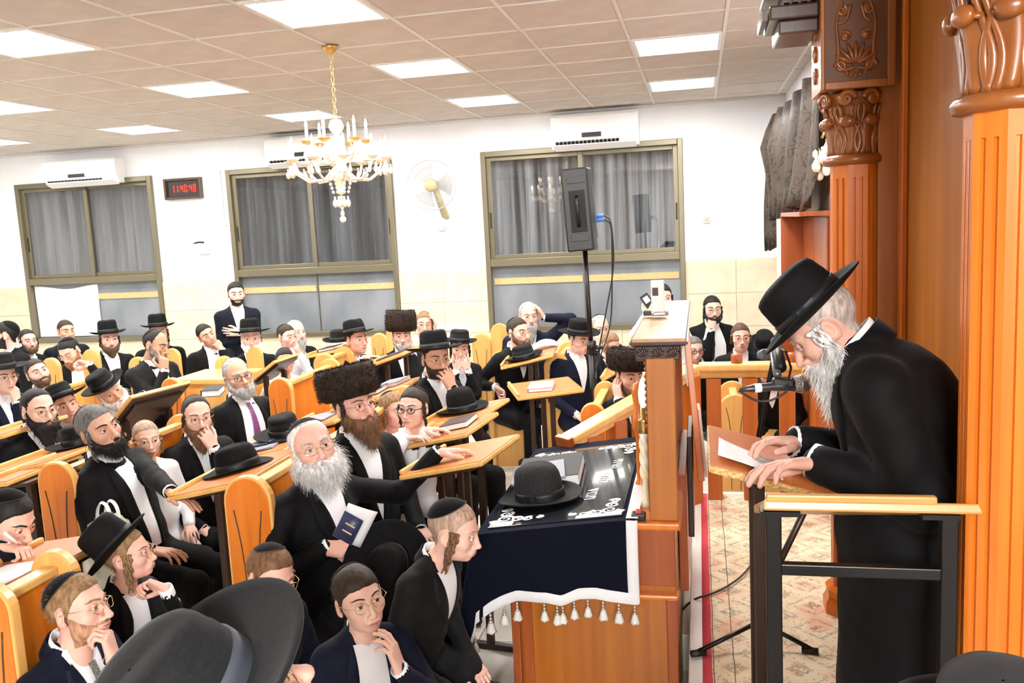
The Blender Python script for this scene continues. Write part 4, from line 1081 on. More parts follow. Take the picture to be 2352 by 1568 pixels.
def capital(c, z0, z1, r0, r1, par, n=8):
    """bell with two tiers of curling leaves and corner scrolls"""
    h = z1 - z0
    g = G(); g.lathe([(r0 * .95, 0), (r0 * .98, h * .3), (r0 * 1.05, h * .6), (r1 * .85, h * .9), (r1 * .95, h)], 24, (c[0], c[1], z0)); cp_ = g.build('capital', M_CARVE, par, base=B)
    def leaf(a, z_, ln, wd_, out, tw=0):
        g = G(); T = np.linspace(0, 1, 13); U = np.linspace(-1, 1, 9); P = []
        for t in T:
            rr = r0 * 1.03 + out * t ** 2.2; zz = z_ + ln * (t - .22 * max(0, t - .72) ** 1.0 * 4 * (t > .72)); wv = wd_ * (.42 + .75 * math.sin(math.pi * min(1, t * .80 + .12))) * (1 if t < .9 else .72)
            row = []
            for u in U:
                ridge = .012 * (1 - abs(u)) ** .7 + .006 * math.cos(u * 7) * t; aa = a + (u * wv + tw * math.sin(3 * t)) / rr
                R_ = rr + ridge - .016 * u * u * (1 - t); row.append((c[0] + R_ * math.cos(aa), c[1] + R_ * math.sin(aa), zz - .01 * u * u))
            P.append(row)
        g.grid(P); o = g.build('leaf', M_CARVE, cp_, base=B); m = o.modifiers.new('s', 'SOLIDIFY'); m.thickness = .014; m.offset = -1
        # rolled tip
        t_ = P[-2][4]; g = G(); tip = A(*P[-1][4]); d_ = A(math.cos(a), math.sin(a), 0); sdv = A(-math.sin(a), math.cos(a), 0)
        g.ball(tip + A(0, 0, -.002) - d_ * .012, (wd_ * .80, wd_ * .74, .024), 12, 8, R=np.stack([d_ * .5, sdv, A(0, 0, 1)], 1)); g.build('leaf_tip', M_CARVE, cp_, base=B)
    for i in range(n):
        a = 2 * math.pi * i / n + math.pi / 8
        leaf(a, z0 + .004, h * .70, r0 * .50, (r1 - r0) * .60, .012 * (1 if i % 2 else -1))
        for j, (da, sg) in enumerate(((.30, 1), (.40, -1), (.50, 1))):
            T = np.linspace(0, 1, 14); g = G()
            g.tube([(c[0] + (r0 * 1.02 + (r1 - r0) * .75 * t * t) * math.cos(a + da + .16 * math.sin(5.5 * t) * sg), c[1] + (r0 * 1.02 + (r1 - r0) * .75 * t * t) * math.sin(a + da + .16 * math.sin(5.5 * t) * sg), z0 + h * .80 * t) for t in T], (r0 * .16) * (1 - .55 * T), 7); g.build('carved_rib', M_CARVE, cp_, base=B)
    for i in range(n):
        a = 2 * math.pi * i / n + math.pi / 8; t = np.linspace(0, 4.2 * np.pi, 44); rr = .30 * h * np.exp(-t * .17) * .5
        d_ = A(math.cos(a), math.sin(a), 0); sdv = A(-math.sin(a), math.cos(a), 0); q0 = A(c[0], c[1], z1 - .11 * h) + d_ * (r1 * .98)
        g = G(); sg = 1 if i % 2 else -1
        g.tube(np.array([q0 + sdv * sg * (r_ * math.cos(u)) + A(0, 0, r_ * math.sin(u)) for u, r_ in zip(t, rr)]), .012 * (h / .25) ** .5, 6); g.build('scroll', M_CARVE, cp_, base=B)
FC, NC = A(.625, 3.80), A(.665, 2.09)
groove_column(FC, .088, PLAT, 2.285, 'column')
g = G(); g.lathe([(.09, 0), (.118, .004), (.122, .022), (.115, .04), (.09, .044)], 28, (FC[0], FC[1], 2.275)); g.build('ring', M_CARVE, e, base=B)
capital(FC, 2.315, 2.555, .088, .128, e)
groove_column(NC, .088, PLAT, 2.295, 'column')
g = G(); g.lathe([(.09, 0), (.118, .004), (.124, .022), (.115, .038), (.09, .042)], 32, (NC[0], NC[1], 2.288)); g.build('ring', M_CARVE, e, base=B)
capital(NC, 2.325, 2.63, .088, .132, e)
for c_ in (FC, NC):
    g = G(); g.lathe([(.13, 0), (.13, .05), (.115, .08), (.12, .11), (.10, .13)], 8, (c_[0], c_[1], PLAT), ph=math.pi / 8, sm=False); g.build('column_base', M_OR, e, base=B)
# blocks over the columns with carved faces
def block(x0, x1, y0, y1, z0, z1):
    g = G(); g.bx((x0, y0 + .02, z0), (x1, y1, z1)); bo = g.build('frieze_block', M_ARK, e, base=B)
    g = G()
    for a, b in (((x0, y0, z0), (x0 + .016, y0 + .022, z1)), ((x1 - .03, y0, z0), (x1, y0 + .022, z1)), ((x0 + .016, y0, z0), (x1 - .03, y0 + .022, z0 + .03))): g.bx(a, b)
    g.build('moulding', M_ARK, bo, bevel=.004, base=B)
    g = G(); g.bx((x0 + .016, y0 + .012, z0 + .03), (x1 - .03, y0 + .021, z1)); g.build('ground', M_CARVB, bo, base=B)
    cx_ = (x0 + x1) / 2 - .007; zc = z0 + .155
    def vine(pts, r_):
        pts = np.array(pts); t = np.linspace(0, 1, len(pts)); tt = np.linspace(0, 1, len(pts) * 5); P = np.stack([np.interp(tt, t, pts[:, j]) for j in (0, 1)], 1)
        for _ in range(4): P[1:-1] = (P[:-2] + 2 * P[1:-1] + P[2:]) / 4
        return np.stack([cx_ + P[:, 0], np.full(len(P), y0 + .010), zc + P[:, 1]], 1), r_ * (1.15 - .6 * np.linspace(0, 1, len(P)))
    def spiral(ox, oz, r_, sg, turns=1.6, a0=0):
        u = np.linspace(0, turns * 2 * np.pi, 14); rr = r_ * (1 - .78 * u / u[-1]); return [(ox + sg * rr_ * math.cos(a0 + u_), oz + rr_ * math.sin(a0 + u_)) for u_, rr_ in zip(u, rr)]
    for sg in (-1, 1):
        for pts, r_ in (([(sg * .005, -.075), (sg * .045, -.085), (sg * .068, -.06), (sg * .062, -.02), (sg * .066, .03), (sg * .072, .08), (sg * .066, .13), (sg * .048, .17), (sg * .062, .22), (sg * .070, .27)], .0085),
                        (spiral(sg * .055, -.070, .022, sg), .008), (spiral(sg * .040, .045, .020, sg, 1.3, 1), .008), (spiral(sg * .050, .14, .020, sg, 1.5, 2), .0075), (spiral(sg * .045, .235, .022, sg, 1.6, 0), .0075),
                        ([(sg * .02, .16), (sg * .03, .11), (sg * .055, .09), (sg * .07, .10)], .007), ([(sg * .01, .26), (sg * .022, .21), (sg * .05, .19)], .007)):
            P, rr = vine(pts, r_); g = G(); g.tube(P, rr, 7); g.build('carved_vine', M_CARVE, bo, base=B)
        g = G(); g.ball((cx_ + sg * .036, y0 + .008, zc + .045), (.015, .010, .015), 12, 8); g.build('carved_bud', M_CARVE, bo, base=B)
    for k in range(7):
        a = math.radians(-66 + 22 * k); g = G(); P = [(cx_ + .010 * math.sin(a) + math.sin(a) * l * .075, y0 + .006 + .002 * l, zc - .06 + math.cos(a) * l * .085) for l in np.linspace(0, 1, 7)]
        g.tube(P, [.004, .008, .0095, .010, .009, .007, .003], 7); g.build('carved_petal', M_CARVE, bo, base=B)
    for k in range(7):
        a = math.radians(90 + 24 * (k - 3)); g = G(); g.ball((cx_ + .042 * math.cos(a), y0 + .010, zc - .075 - .03 * math.sin(a)), (.007, .008, .013), 8, 6); g.build('carved_bead', M_CARVE, bo, base=B)
    # narrow side with a vertical band of carving
    for k in range(9):
        zz = z0 + .07 + k * .085; sg = 1 if k % 2 else -1
        u = np.linspace(0, 2.6 * np.pi, 16); rr = .030 * (1 - .7 * u / u[-1]); g = G(); ym = (y0 + y1) / 2
        g.tube([(x0 - .003, ym + sg * r_ * math.cos(v), zz + r_ * 1.2 * math.sin(v)) for v, r_ in zip(u, rr)], .008, 6); g.build('carved_scroll', M_CARVE, bo, base=B)
block(.478, .752, 3.66, 3.94, 2.565, CEIL)
g = G(); g.bx((.53, 1.97, 2.63), (.80, 2.21, CEIL)); g.build('frieze_block', M_ARK, e, base=B)
# panels between and behind the columns
g = G(); g.bx((.80, 2.62, PLAT), (.86, 3.72, CEIL)); g.build('back_panel', M_ARKV, e, base=B)
g = G(); g.bx((.775, 3.66, PLAT), (.80, 3.72, CEIL)); g.build('pilaster_edge', M_OR, e, bevel=.006, base=B)
g = G(); g.bx((.70, 3.72, PLAT), (XR + .02, 3.96, CEIL)); g.build('side_pier', M_ARK, e, bevel=.006, base=B)
g = G(); g.bx((.80, 1.0, PLAT), (.95, 2.55, CEIL)); g.build('near_pier', M_ORD, e, base=B)
g = G(); g.bx((.775, 2.55, PLAT), (.83, 2.615, CEIL)); st = g.build('carved_strip', M_ORD, e, base=B)
pr = None
for k in range(44):
    zz = PLAT + .5 + k * .052
    if zz > 2.9: break
    if pr is None:
        u = np.linspace(0, 2.4 * np.pi, 14); rr = .022 * (1 - .75 * u / u[-1]); g = G(); g.tube([(0, -r_ * math.cos(v), r_ * 1.25 * math.sin(v)) for v, r_ in zip(u, rr)], .007, 6); pr = g.build('carved_leaf', M_CARVE, st); o = pr
    else: o = pr.copy(); COL.objects.link(o)
    o.location = A(.772, 2.583 + (.006 if k % 2 else -.006), zz) - B; o.scale = (1, 1 if k % 2 else -1, 1)
g = G(); g.bx((.62, 3.84, PLAT), (.70, 3.96, 2.2)); g.build('side_strip', M_OR, e, bevel=.004, base=B)
for k in range(6):
    g = G(); u = np.linspace(0, 2.4 * np.pi, 14); rr = .028 * (1 - .75 * u / u[-1]); g.tube([(.60 + (.010 if k % 2 else 0), 3.95 - r_ * math.cos(v), 1.72 + k * .085 + r_ * 1.3 * math.sin(v)) for v, r_ in zip(u, rr)], .009, 6); g.build('carved_leaf', M_CARVE, e, base=B)
# cornice overhanging at the top
M_CORN = wood('cornice_wood', (.05, .026, .018), (.085, .045, .032), rough=.25)
g = G()
z0 = 2.80
for dx, za, zb in ((0, 0, .055), (.035, .055, .11), (-.02, .11, .16), (.05, .16, .26), (.09, .26, .40)): g.bx((.325 - dx, 3.71 - dx * .5, z0 + za), (.478, 4.02, z0 + zb))
co = g.build('cornice', M_CORN, e, bevel=.008, base=B)
for k in range(9):
    g = G(); g.bx((.285, 3.72 + k * .034, z0 + .062), (.265, 3.74 + k * .034, z0 + .105)); g.build('dentil', M_CORN, co, base=B)
for k in range(4):
    g = G(); g.bx((.345 + k * .034, 3.69, z0 + .115), (.366 + k * .034, 3.715, z0 + .155)); g.build('dentil', M_CORN, co, base=B)

# bookcase, pilaster, curtain on the right-hand wall
B = A(.75, 6.4, 0); e = empty('bookcase', B, 'red brown wooden bookcase behind the far column', 'bookcase')
g = G(); g.bx((.80, 5.75, 0), (XR - .004, 7.05, 2.10)); g.bx((.62, 7.02, 0), (XR - .004, 7.05, 2.10)); g.bx((.62, 5.75, 2.07), (.80, 7.05, 2.10)); g.build('carcass', M_ORD, e, base=B)
for k in range(2):
    g = G(); g.bx((.785, 5.77 + k * .64, .08), (.80, 6.39 + k * .64, 2.06)); g.build('door', M_ORD, e, bevel=.004, base=B)
g = G(); g.bx((.72, 8.0, 0), (XR, 8.6, 2.5)); tag(g.build('trim_2', noisy('cream_paint', (.74, .70, .58), (.80, .76, .64), 3, .8)), kind='structure')
def cur_fn(t, b):
    tc = nd(t, 'ShaderNodeTexCoord'); v = nd(t, 'ShaderNodeTexVoronoi'); v.feature = 'DISTANCE_TO_EDGE'; v.inputs['Scale'].default_value = 6.5; n = nd(t, 'ShaderNodeTexNoise'); n.inputs['Scale'].default_value = 7; n.inputs['Distortion'].default_value = 1.5
    t.links.new(tc.outputs['Object'], n.inputs[0]); mp = nd(t, 'ShaderNodeMix', data_type='RGBA'); mp.inputs[0].default_value = .35; t.links.new(tc.outputs['Object'], mp.inputs[6]); t.links.new(n.outputs[1], mp.inputs[7]); t.links.new(mp.outputs[2], v.inputs[0])
    r = ramp(t, v.outputs['Distance'], [(.03, (.009, .006, .004)), (.07, (.062, .040, .026))]); t.links.new(r.outputs[0], b.inputs['Base Color'])
M_CUR = mat('brown_brocade', (.1, .08, .06), .6, fn=cur_fn)
def drape(rows, nf, amp, name, par):
    """rows of (left point, right point) from top to bottom, with pleats"""
    P = []; n = 64
    for k, (a, b) in enumerate(rows):
        a, b = A(*a), A(*b); row = []
        for u in np.linspace(0, 1, n):
            pl = math.sin(2 * math.pi * nf * u + .6 * math.sin(5 * u + k * .4)) * amp * (.45 + .55 * k / max(1, len(rows) - 1)); row.append(a + (b - a) * u + A(-abs(pl) - .3 * pl, .3 * pl, .25 * pl * math.sin(9 * u)))
        P.append(row)
    g = G(); g.grid(P); o = g.build(name, M_CUR, par); m = o.modifiers.new('s', 'SOLIDIFY'); m.thickness = .004; return o
e = empty('curtain', (0, 0, 0), 'dark brown patterned swag curtain on the wall beside the ark', 'curtain')
LY, RY = 8.9, 6.3
cl = lambda x, y: pY(x, y, LY); cr = lambda x, y: pY(x, y, RY)
drape([(cl(1790, 265), cr(1886, 165)), (cl(1778, 300), cr(1888, 250)), (cl(1770, 340), cr(1886, 330)), (cl(1786, 390), cr(1880, 400)), (cl(1798, 450), cr(1874, 445)), (cl(1803, 505), cr(1868, 476))], 5, .12, 'swag', e)
drape([(pY(1769, 330, 9.1), pY(1800, 330, 9.0)), (pY(1766, 400, 9.1), pY(1796, 400, 9.0)), (pY(1764, 470, 9.1), pY(1789, 455, 9.0)), (pY(1766, 530, 9.1), pY(1788, 540, 9.0)), (pY(1770, 577, 9.1), pY(1787, 566, 9.0))], 2.5, .045, 'tail', e)
c_ = cr(1887, 345); B = A(*c_); e = empty('wall_sconce', B, 'small crystal wall lamp beside the far capital', 'wall lamp')
g = G(); g.tube([c_ + A(.1, 0, .12), c_ + A(.02, 0, .12), c_ + A(0, 0, .08)], .012, 8); g.build('arm', M_BRASS, e, base=B)
for k in range(7):
    g = G(); g.lathe([(r_ * 2.2, z_ * 2.0) for r_, z_ in drop(1.0)], 8, c_ + A(.035 * math.cos(k * 2.4), .035 * math.sin(k * 2.4), .08 - .028 * k)); g.build('crystal_drop', M_CRYS, e, base=B)

M_RAIL = wood('rail_wood', (.40, .090, .008), (.52, .14, .015))
# ---------------------------------------------------------------- railing on the platform's far edge and down the steps
RYY = 5.32; B = A(.3, RYY, PLAT); e = empty('railing', B, 'orange wooden railing with square posts behind the speaker', 'railing')
g = G(); zt = 1.215; g.bx((-.02, RYY - .065, zt - .045), (.86, RYY + .065, zt)); g.bx((-.02, RYY - .035, zt - .09), (.86, RYY + .035, zt - .045)); g.build('handrail', M_LT, e, bevel=.012, base=B)
for px_ in (1640, 1723, 1808, 1880, 1940):
    p = pY(px_, 950, RYY); g = G(); g.bx((p[0] - .044, RYY - .044, PLAT), (p[0] + .044, RYY + .044, zt - .09)); g.build('baluster', M_RAIL, e, bevel=.005, base=B)
for px_ in (1692, 1822):
    p = pY(px_, 820, RYY); g = G(); g.lathe([(.032, 0), (.034, .004), (.034, .05), (.028, .056), (.001, .056)], 16, (p[0], RYY, zt)); g.build('knob', M_ORD, e, base=B)
lo_, hi_ = A(-.72, 4.50, .945), A(-.05, 5.26, 1.205)
B = A(-.4, 4.9, 0); e = empty('stair_railing', B, 'sloping orange handrail beside the steps behind the prayer lectern', 'railing')
dr = nrm(hi_ - lo_); Rr = frame(dr, A(0, 0, 1)); g = G(); L_ = np.linalg.norm(hi_ - lo_)
g.box((lo_ + hi_) / 2, (.115, L_, .042), Rr); g.box((lo_ + hi_) / 2 - Rr[:, 2] * .04, (.07, L_, .04), Rr); g.build('handrail', M_LT, e, bevel=.010, base=B)
g = G(); g.box(lo_ + A(0, 0, -.03) - dr * .01, (.12, .035, .11), Rr); g.build('rail_end', M_ORD, e, bevel=.005, base=B)
for u, wz in ((.16, .085), (.36, .085), (.56, .085), (.76, .085), (.97, .09)):
    p = lo_ + (hi_ - lo_) * u; g = G(); g.box((p[0], p[1], (p[2] - .05) / 2), (.085, .095, p[2] - .05), rot((0, 0, 1), -41)); g.build('baluster', M_RAIL, e, bevel=.005, base=B)

# ---------------------------------------------------------------- prayer lectern (amud) with cloth
B = A(-.45, 3.85, 0); e = empty('prayer_lectern', B, 'large wooden prayer lectern with carved top board and blue velvet cloth', 'lectern')
g = G(); g.bx((-.76, 3.24, 0), (-.115, 4.5, .90)); g.build('cabinet', M_AMUD, e, bevel=.006, base=B)
g = G(); g.bx((-.775, 3.215, 0), (-.74, 3.24, .66)); g.bx((-.735, 3.222, 0), (-.69, 3.24, .66)); g.build('corner_moulding', M_ORD, e, bevel=.006, base=B)
g = G(); g.bx((-.155, 3.222, 0), (-.112, 3.24, .64)); g.build('stile', M_ORD, e, bevel=.005, base=B)
g = G(); g.bx((-.77, 3.195, .645), (-.105, 3.26, .665)); g.build('moulding', M_OR, e, bevel=.008, base=B)
g = G(); g.bx((-.69, 3.226, .69), (-.115, 3.245, .92)); g.build('drawer_front', M_ORD, e, bevel=.004, base=B)
g = G(); g.bx((-.32, 3.19, .925), (-.09, 4.56, .955)); g.build('ledge', M_OR, e, bevel=.009, base=B)
tl, tr = .885, .958
g = G(); g.prism([(-.88, tl - .03), (-.31, tr - .04), (-.31, tr - .008), (-.88, tl - .002)], 1.28, (0, 4.49, 0), np.stack([A(1, 0, 0), A(0, 0, 1), A(0, -1, 0)], 1)); g.build('sloping_top', M_ORD, e, base=B)
for y0 in (3.22, 4.42):
    g = G(); g.bx((-.205, y0, .955), (-.10, y0 + .10, 1.585)); g.build('post', M_AMUD, e, bevel=.004, base=B)
g = G(); g.bx((-.175, 3.32, .955), (-.145, 4.42, 1.58)); g.build('back_board', M_ARK, e, base=B)
g = G(); g.bx((-.214, 3.325, .955), (-.196, 3.37, 1.57)); cs = g.build('carved_edge', M_CARVE, e, base=B)
for k in range(11):
    g = G(); g.ball((-.212, 3.325, 1.30 + k * .025), (.008, .010, .010), 8, 6); g.build('bead', M_CARVE, cs, base=B)
g = G(); g.bx((-.252, 3.200, 1.645), (-.058, 4.70, 1.662)); g.build('top_shelf', wood('light_top', (.50, .255, .115), (.58, .32, .155), coat=.1), e, base=B)
g = G(); g.bx((-.258, 3.205, 1.632), (-.054, 4.70, 1.656)); g.bx((-.245, 3.225, 1.575), (-.075, 4.67, 1.633)); hd_ = g.build('carved_cornice', M_DKW, e, bevel=.006, base=B)
g = G(); g.prism([(-.262, 1.640), (-.048, 1.640), (-.048, 1.650), (-.262, 1.650)], 1.52, (0, 4.71, 0), np.stack([A(1, 0, 0), A(0, 0, 1), A(0, -1, 0)], 1)); g.build('rim', M_DKW, e, base=B)
for k in range(3):
    cx_ = -.245 + .085 * (k + .5) * .667 * 1.0
    cx_ = -.217 + k * .057
    for a in (-50, -25, 0, 25, 50):
        an = math.radians(a); g = G(); P = [(cx_ + math.sin(an) * l * .030, 3.216, 1.592 + math.cos(an) * l * .034) for l in np.linspace(0, 1, 6)]; g.tube(P, [.003, .0045, .0055, .0055, .004, .002], 6); g.build('carved_petal', M_DKW, hd_, base=B)
    if k < 2: g = G(); u = np.linspace(np.pi, 2 * np.pi, 9); g.tube([(cx_ + .0285 + .022 * math.cos(v), 3.216, 1.605 + .016 * math.sin(v)) for v in u], .0035, 6); g.build('carved_arc', M_DKW, hd_, base=B)
# dark shelf on the platform side, leaning board with a page
g = G(); g.bx((-.112, 3.62, .50), (-.075, 4.42, 1.02)); g.build('side_panel', M_ORD, e, bevel=.004, base=B)
g = G(); g.bx((-.075, 3.95, .62), (-.050, 4.40, 1.10)); g.build('side_panel', M_DKW, e, bevel=.004, base=B)
pa, pb = dep(1574, 742, 4.05), dep(1609, 1085, 4.05)
B2 = A(*pb); e2 = empty('leaning_board', B2, 'thin wooden notice board leaning beside the prayer lectern with a page below', 'board')
ax_ = nrm(pa - pb); Rb = frame(A(-.03, 1, 0), ax_); Rb = np.stack([nrm(np.cross(Rb[:, 1], ax_)), nrm(np.cross(ax_, nrm(np.cross(Rb[:, 1], ax_)))), ax_], 1); Lb = np.linalg.norm(pa - pb)
g = G(); g.box((pa + pb) / 2, (.028, .46, Lb), Rb); g.build('board', M_OR, e2, bevel=.003, base=B2)
g = G(); g.box(pa - ax_ * .14 - Rb[:, 0] * .018, (.006, .44, .28), Rb); g.build('glass_cover', mat('pale_glass', (.55, .56, .60), .12), e2, base=B2)
g = G(); g.box(pb + ax_ * .16 + Rb[:, 0] * .022, (.012, .36, .30), Rb); g.build('page', mat('pink_paper', (.78, .58, .50), .7), e2, base=B2)

# velvet cloth: top, front skirt, corner fall, left skirt
def navy_fn(t, b):
    b.inputs['Sheen Weight'].default_value = .12; b.inputs['Sheen Roughness'].default_value = .35; b.inputs['Sheen Tint'].default_value = (.25, .32, .6, 1)
M_NAVY = mat('navy_velvet', (.0035, .0045, .012), .9, spec=.1, fn=navy_fn)
M_TRIM = noisy('white_braid', (.76, .76, .78), (.84, .84, .86), 260, .8, bmp=.4)
x0c, x1c, y0c, y1c = -.895, -.262, 3.185, 4.50
zt_ = lambda x: .889 + (.966 - .889) * (x - x0c) / (x1c - x0c)
B = A(-.6, 3.8, .9); cl_ = empty('velvet_cloth', B, 'dark blue velvet cover with white braid and tassels on the prayer lectern', 'cloth')
P = [[(x, y, zt_(x) + .004 + .002 * math.sin(9 * y + 4 * x)) for x in np.linspace(x0c, x1c, 20)] for y in np.linspace(y0c, y1c, 30)]
# perimeter path: front edge right->left, round the corner, left edge near->far
path = []
for u in np.linspace(0, 1, 46): path.append((x1c + (x0c - x1c) * u, y0c, 0, -1, 'f', u))
for a in np.linspace(0, 1, 14)[1:-1]: an = math.radians(-90 - 90 * a); path.append((x0c, y0c, math.cos(an), math.sin(an), 'c', a))
for u in np.linspace(0, 1, 30): path.append((x0c, y0c + (y1c - y0c) * u, -1, 0, 'l', u))
hem = []; skirt = []
for x, y, nx_, ny_, k, u in path:
    if k == 'f': zb = np.interp(u, [0, .10, .25, .36, .46, .55, .75, .92, 1], [.640, .652, .662, .655, .628, .640, .632, .59, .555]); fl_ = .012 + .010 * math.sin(14 * u) + .03 * max(0, u - .85) / .15
    elif k == 'c': zb = np.interp(u, [0, .25, .5, .75, 1], [.545, .41, .32, .42, .56]); fl_ = .045 + .07 * math.sin(math.pi * u)
    else: zb = np.interp(u, [0, .15, 1], [.56, .60, .60]); fl_ = .04 * (1 - u) + .014 + .012 * math.sin(18 * u)
    zt0 = zt_(x) + .004; col = []
    for t in np.linspace(0, 1, 14):
        f_ = fl_ * t ** .8 + .006 * min(1, t * 6) + .007 * math.sin(8 * u + 5 * t) * t; col.append((x + nx_ * f_, y + ny_ * f_, zt0 + (zb - zt0) * t))
    skirt.append(col); hem.append(col)
g = G(); g.grid(P); g.grid(np.array(skirt).transpose(1, 0, 2)); o = g.build('velvet', M_NAVY, cl_, base=B)
sk_ = np.array(skirt); nrm2 = np.array([[p[2], p[3], 0] for p in path])
def trim(sel, name='braid_trim'):
    a = sk_[sel]; nn_ = nrm2[sel]; lo2 = a[:, -1]; d_ = nrm2[sel]; up_ = (a[:, -2] - a[:, -1]); up_ /= np.linalg.norm(up_, axis=1)[:, None]
    g = G(); g.grid([lo2 + d_ * .004 - up_ * .006, lo2 + d_ * .010 + up_ * .006, lo2 + d_ * .010 + up_ * .030, lo2 + d_ * .004 + up_ * .038]); return g.build(name, M_TRIM, cl_, base=B)
trim(np.arange(0, 44)); trim(np.arange(44, len(path)))
a = sk_[0]; g = G(); g.grid([[p + A(-.034, -.004, 0) for p in a], [p + A(-.030, -.010, 0) for p in a], [p + A(.006, -.010, 0) for p in a], [p + A(.010, -.003, 0) for p in a]]); g.build('braid_trim', M_TRIM, cl_, base=B)
ys = np.linspace(y0c - .006, y1c, 12); g = G(); g.grid([[(x, y, zt_(x1c) + .012 + .002 * math.sin(9 * y)) for y in ys] for x in (x1c - .034, x1c - .012, x1c + .012)]); g.build('braid_trim', M_TRIM, cl_, base=B)
M_TAS = noisy('tassel_silk', (.60, .59, .55), (.78, .77, .73), 60, .6, stretch=(9, 9, 1)); M_SILV = mat('silver_bead', (.72, .70, .64), .25, metal=.8)
tas = None
def tassel(p, s_=1.0, tip=0):
    global tas
    if tas is None:
        g = G(); n = 20; an = np.arange(n) * 2 * np.pi / n; R_ = []
        for r_, z_ in ((.006, -.034), (.009, -.040), (.012, -.050), (.016, -.064), (.020, -.076), (.0215, -.083)): w_ = r_ * (1 + .10 * np.cos(an * 9)); R_.append(np.stack([w_ * np.cos(an), w_ * np.sin(an), z_ + (.003 * np.sin(an * 5) if z_ < -.08 else 0 * an)], 1))
        g.grid(R_, close=True); g.F.append(tuple(range(5 * n, 6 * n))); g.M.append(0); g.S.append(False)
        tas = g.build('tassel', M_TAS, cl_); t2 = tas; g = G(); g.tube([(0, 0, .002), (0, 0, -.034)], .0016, 5); g.ball((0, 0, -.012), .0065, 10, 6); g.ball((0, 0, -.026), .0075, 10, 6); g.lathe([(.004, -.033), (.009, -.037), (.0105, -.044), (.009, -.047)], 12); g.build('bead', M_SILV, tas, kind='stuff')
    else:
        t2 = tas.copy(); COL.objects.link(t2)
        for ch in tas.children: c2 = ch.copy(); COL.objects.link(c2); c2.parent = t2
    t2.location = A(*p) - B; t2.scale = (s_, s_, s_); t2.rotation_euler = (0, 0, random.uniform(0, 6))
for u in (.015, .11, .205, .30, .385, .455, .49, .57, .66, .75, .835, .915):
    i = u * 45; a = sk_[int(i)][-1] + (sk_[min(45, int(i) + 1)][-1] - sk_[int(i)][-1]) * (i % 1)
    if u not in (.66,): tassel(a + A(0, -.008, -.004), random.uniform(.82, .98))
for j in (46, 49, 52, 54, 60, 66, 72, 78): tassel(sk_[min(j, len(sk_) - 1)][-1] + A(0, 0, -.004), .8)
# glass plate with white ornaments and letters
M_PLATE = mat('dark_glass', (.012, .014, .018), .05, spec=.6, coat=.5); M_ORN = mat('white_print', (.82, .83, .85), .5); M_STRIPP = mat('frosted_strip', (.48, .52, .58), .3)
B3 = A(-.58, 3.85, .94); e3 = empty('glass_plate', B3, 'sheet of glass with white scroll ornaments and Hebrew letters on the velvet cloth', 'glass plate')
gx0, gx1, gy0, gy1 = -.855, -.315, 3.23, 4.36
slope = (.966 - .889) / (x1c - x0c)
def onp(x, y, h=.0): return A(x, y, zt_(x) + .013 + h)
g = G(); g.prism([(gx0, zt_(gx0) + .006), (gx1, zt_(gx1) + .006), (gx1, zt_(gx1) + .013), (gx0, zt_(gx0) + .013)], gy1 - gy0, (0, gy1, 0), np.stack([A(1, 0, 0), A(0, 0, 1), A(0, -1, 0)], 1)); g.build('sheet', M_PLATE, e3, bevel=.001, base=B3)
def flat(P, w_, name, m=M_ORN, h=.0012):
    P = np.array(P); T = np.gradient(P, axis=0); T /= np.linalg.norm(T, axis=1)[:, None] + 1e-9; N2 = np.stack([-T[:, 1], T[:, 0]], 1); w_ = np.broadcast_to(w_, len(P))
    g = G(); g.grid([[onp(*(p + n * ww), h) for p, n, ww in zip(P, N2, w_)] for w in (1,) for p in ()] or [[onp(*(p - n * ww), h) for p, n, ww in zip(P, N2, w_)], [onp(*(p + n * ww), h) for p, n, ww in zip(P, N2, w_)]]); return g.build(name, m, e3, base=B3)
def spir(cx_, cy_, r_, a0, sg, turns=1.5):
    u = np.linspace(0, turns * 2 * np.pi, 26); rr = r_ * (1 - .8 * u / u[-1]); return np.stack([cx_ + rr * np.cos(a0 + sg * u), cy_ + rr * np.sin(a0 + sg * u)], 1)
for cx_, cy_, sx, sy in ((gx0 + .055, gy0 + .085, 1, 1), (gx1 - .055, gy0 + .075, -1, 1), (gx1 - .055, gy1 - .075, -1, -1), (gx0 + .055, gy1 - .08, 1, -1)):
    for ox, oy, r_, a0, sg in ((0, 0, .036, 0, 1), (.05, -.012, .028, 2, -1), (.10, -.018, .024, 1, 1), (.145, -.012, .016, 2, -1), (-.008, .06, .030, 1, -1), (-.012, .115, .022, 3, 1)):
        flat(spir(cx_ + sx * ox, cy_ + sy * oy, r_, a0, sg * sx * sy), np.linspace(.0075, .003, 26), 'scroll_ornament')
    for k in range(6):
        a = math.radians(15 * k + 5); c0_ = A(cx_ - sx * .015, cy_ - sy * .015); d_ = A(-sx * math.cos(a), -sy * math.sin(a)); flat([c0_ + d_ * t for t in np.linspace(.01, .05, 6)], [.003, .007, .009, .008, .005, .001], 'leaf_ornament')
for (xa, xb, ya, yb) in ((gx0 + .004, gx0 + .10, gy0 + .003, gy0 + .055), (-.50, gx1 - .002, gy0 + .003, gy0 + .040)):
    g = G(); g.grid([[onp(xa, ya, .0008), onp(xb, ya, .0008)], [onp(xa, yb, .0008), onp(xb, yb, .0008)]]); g.build('frosted_strip', M_STRIPP, e3, base=B3)
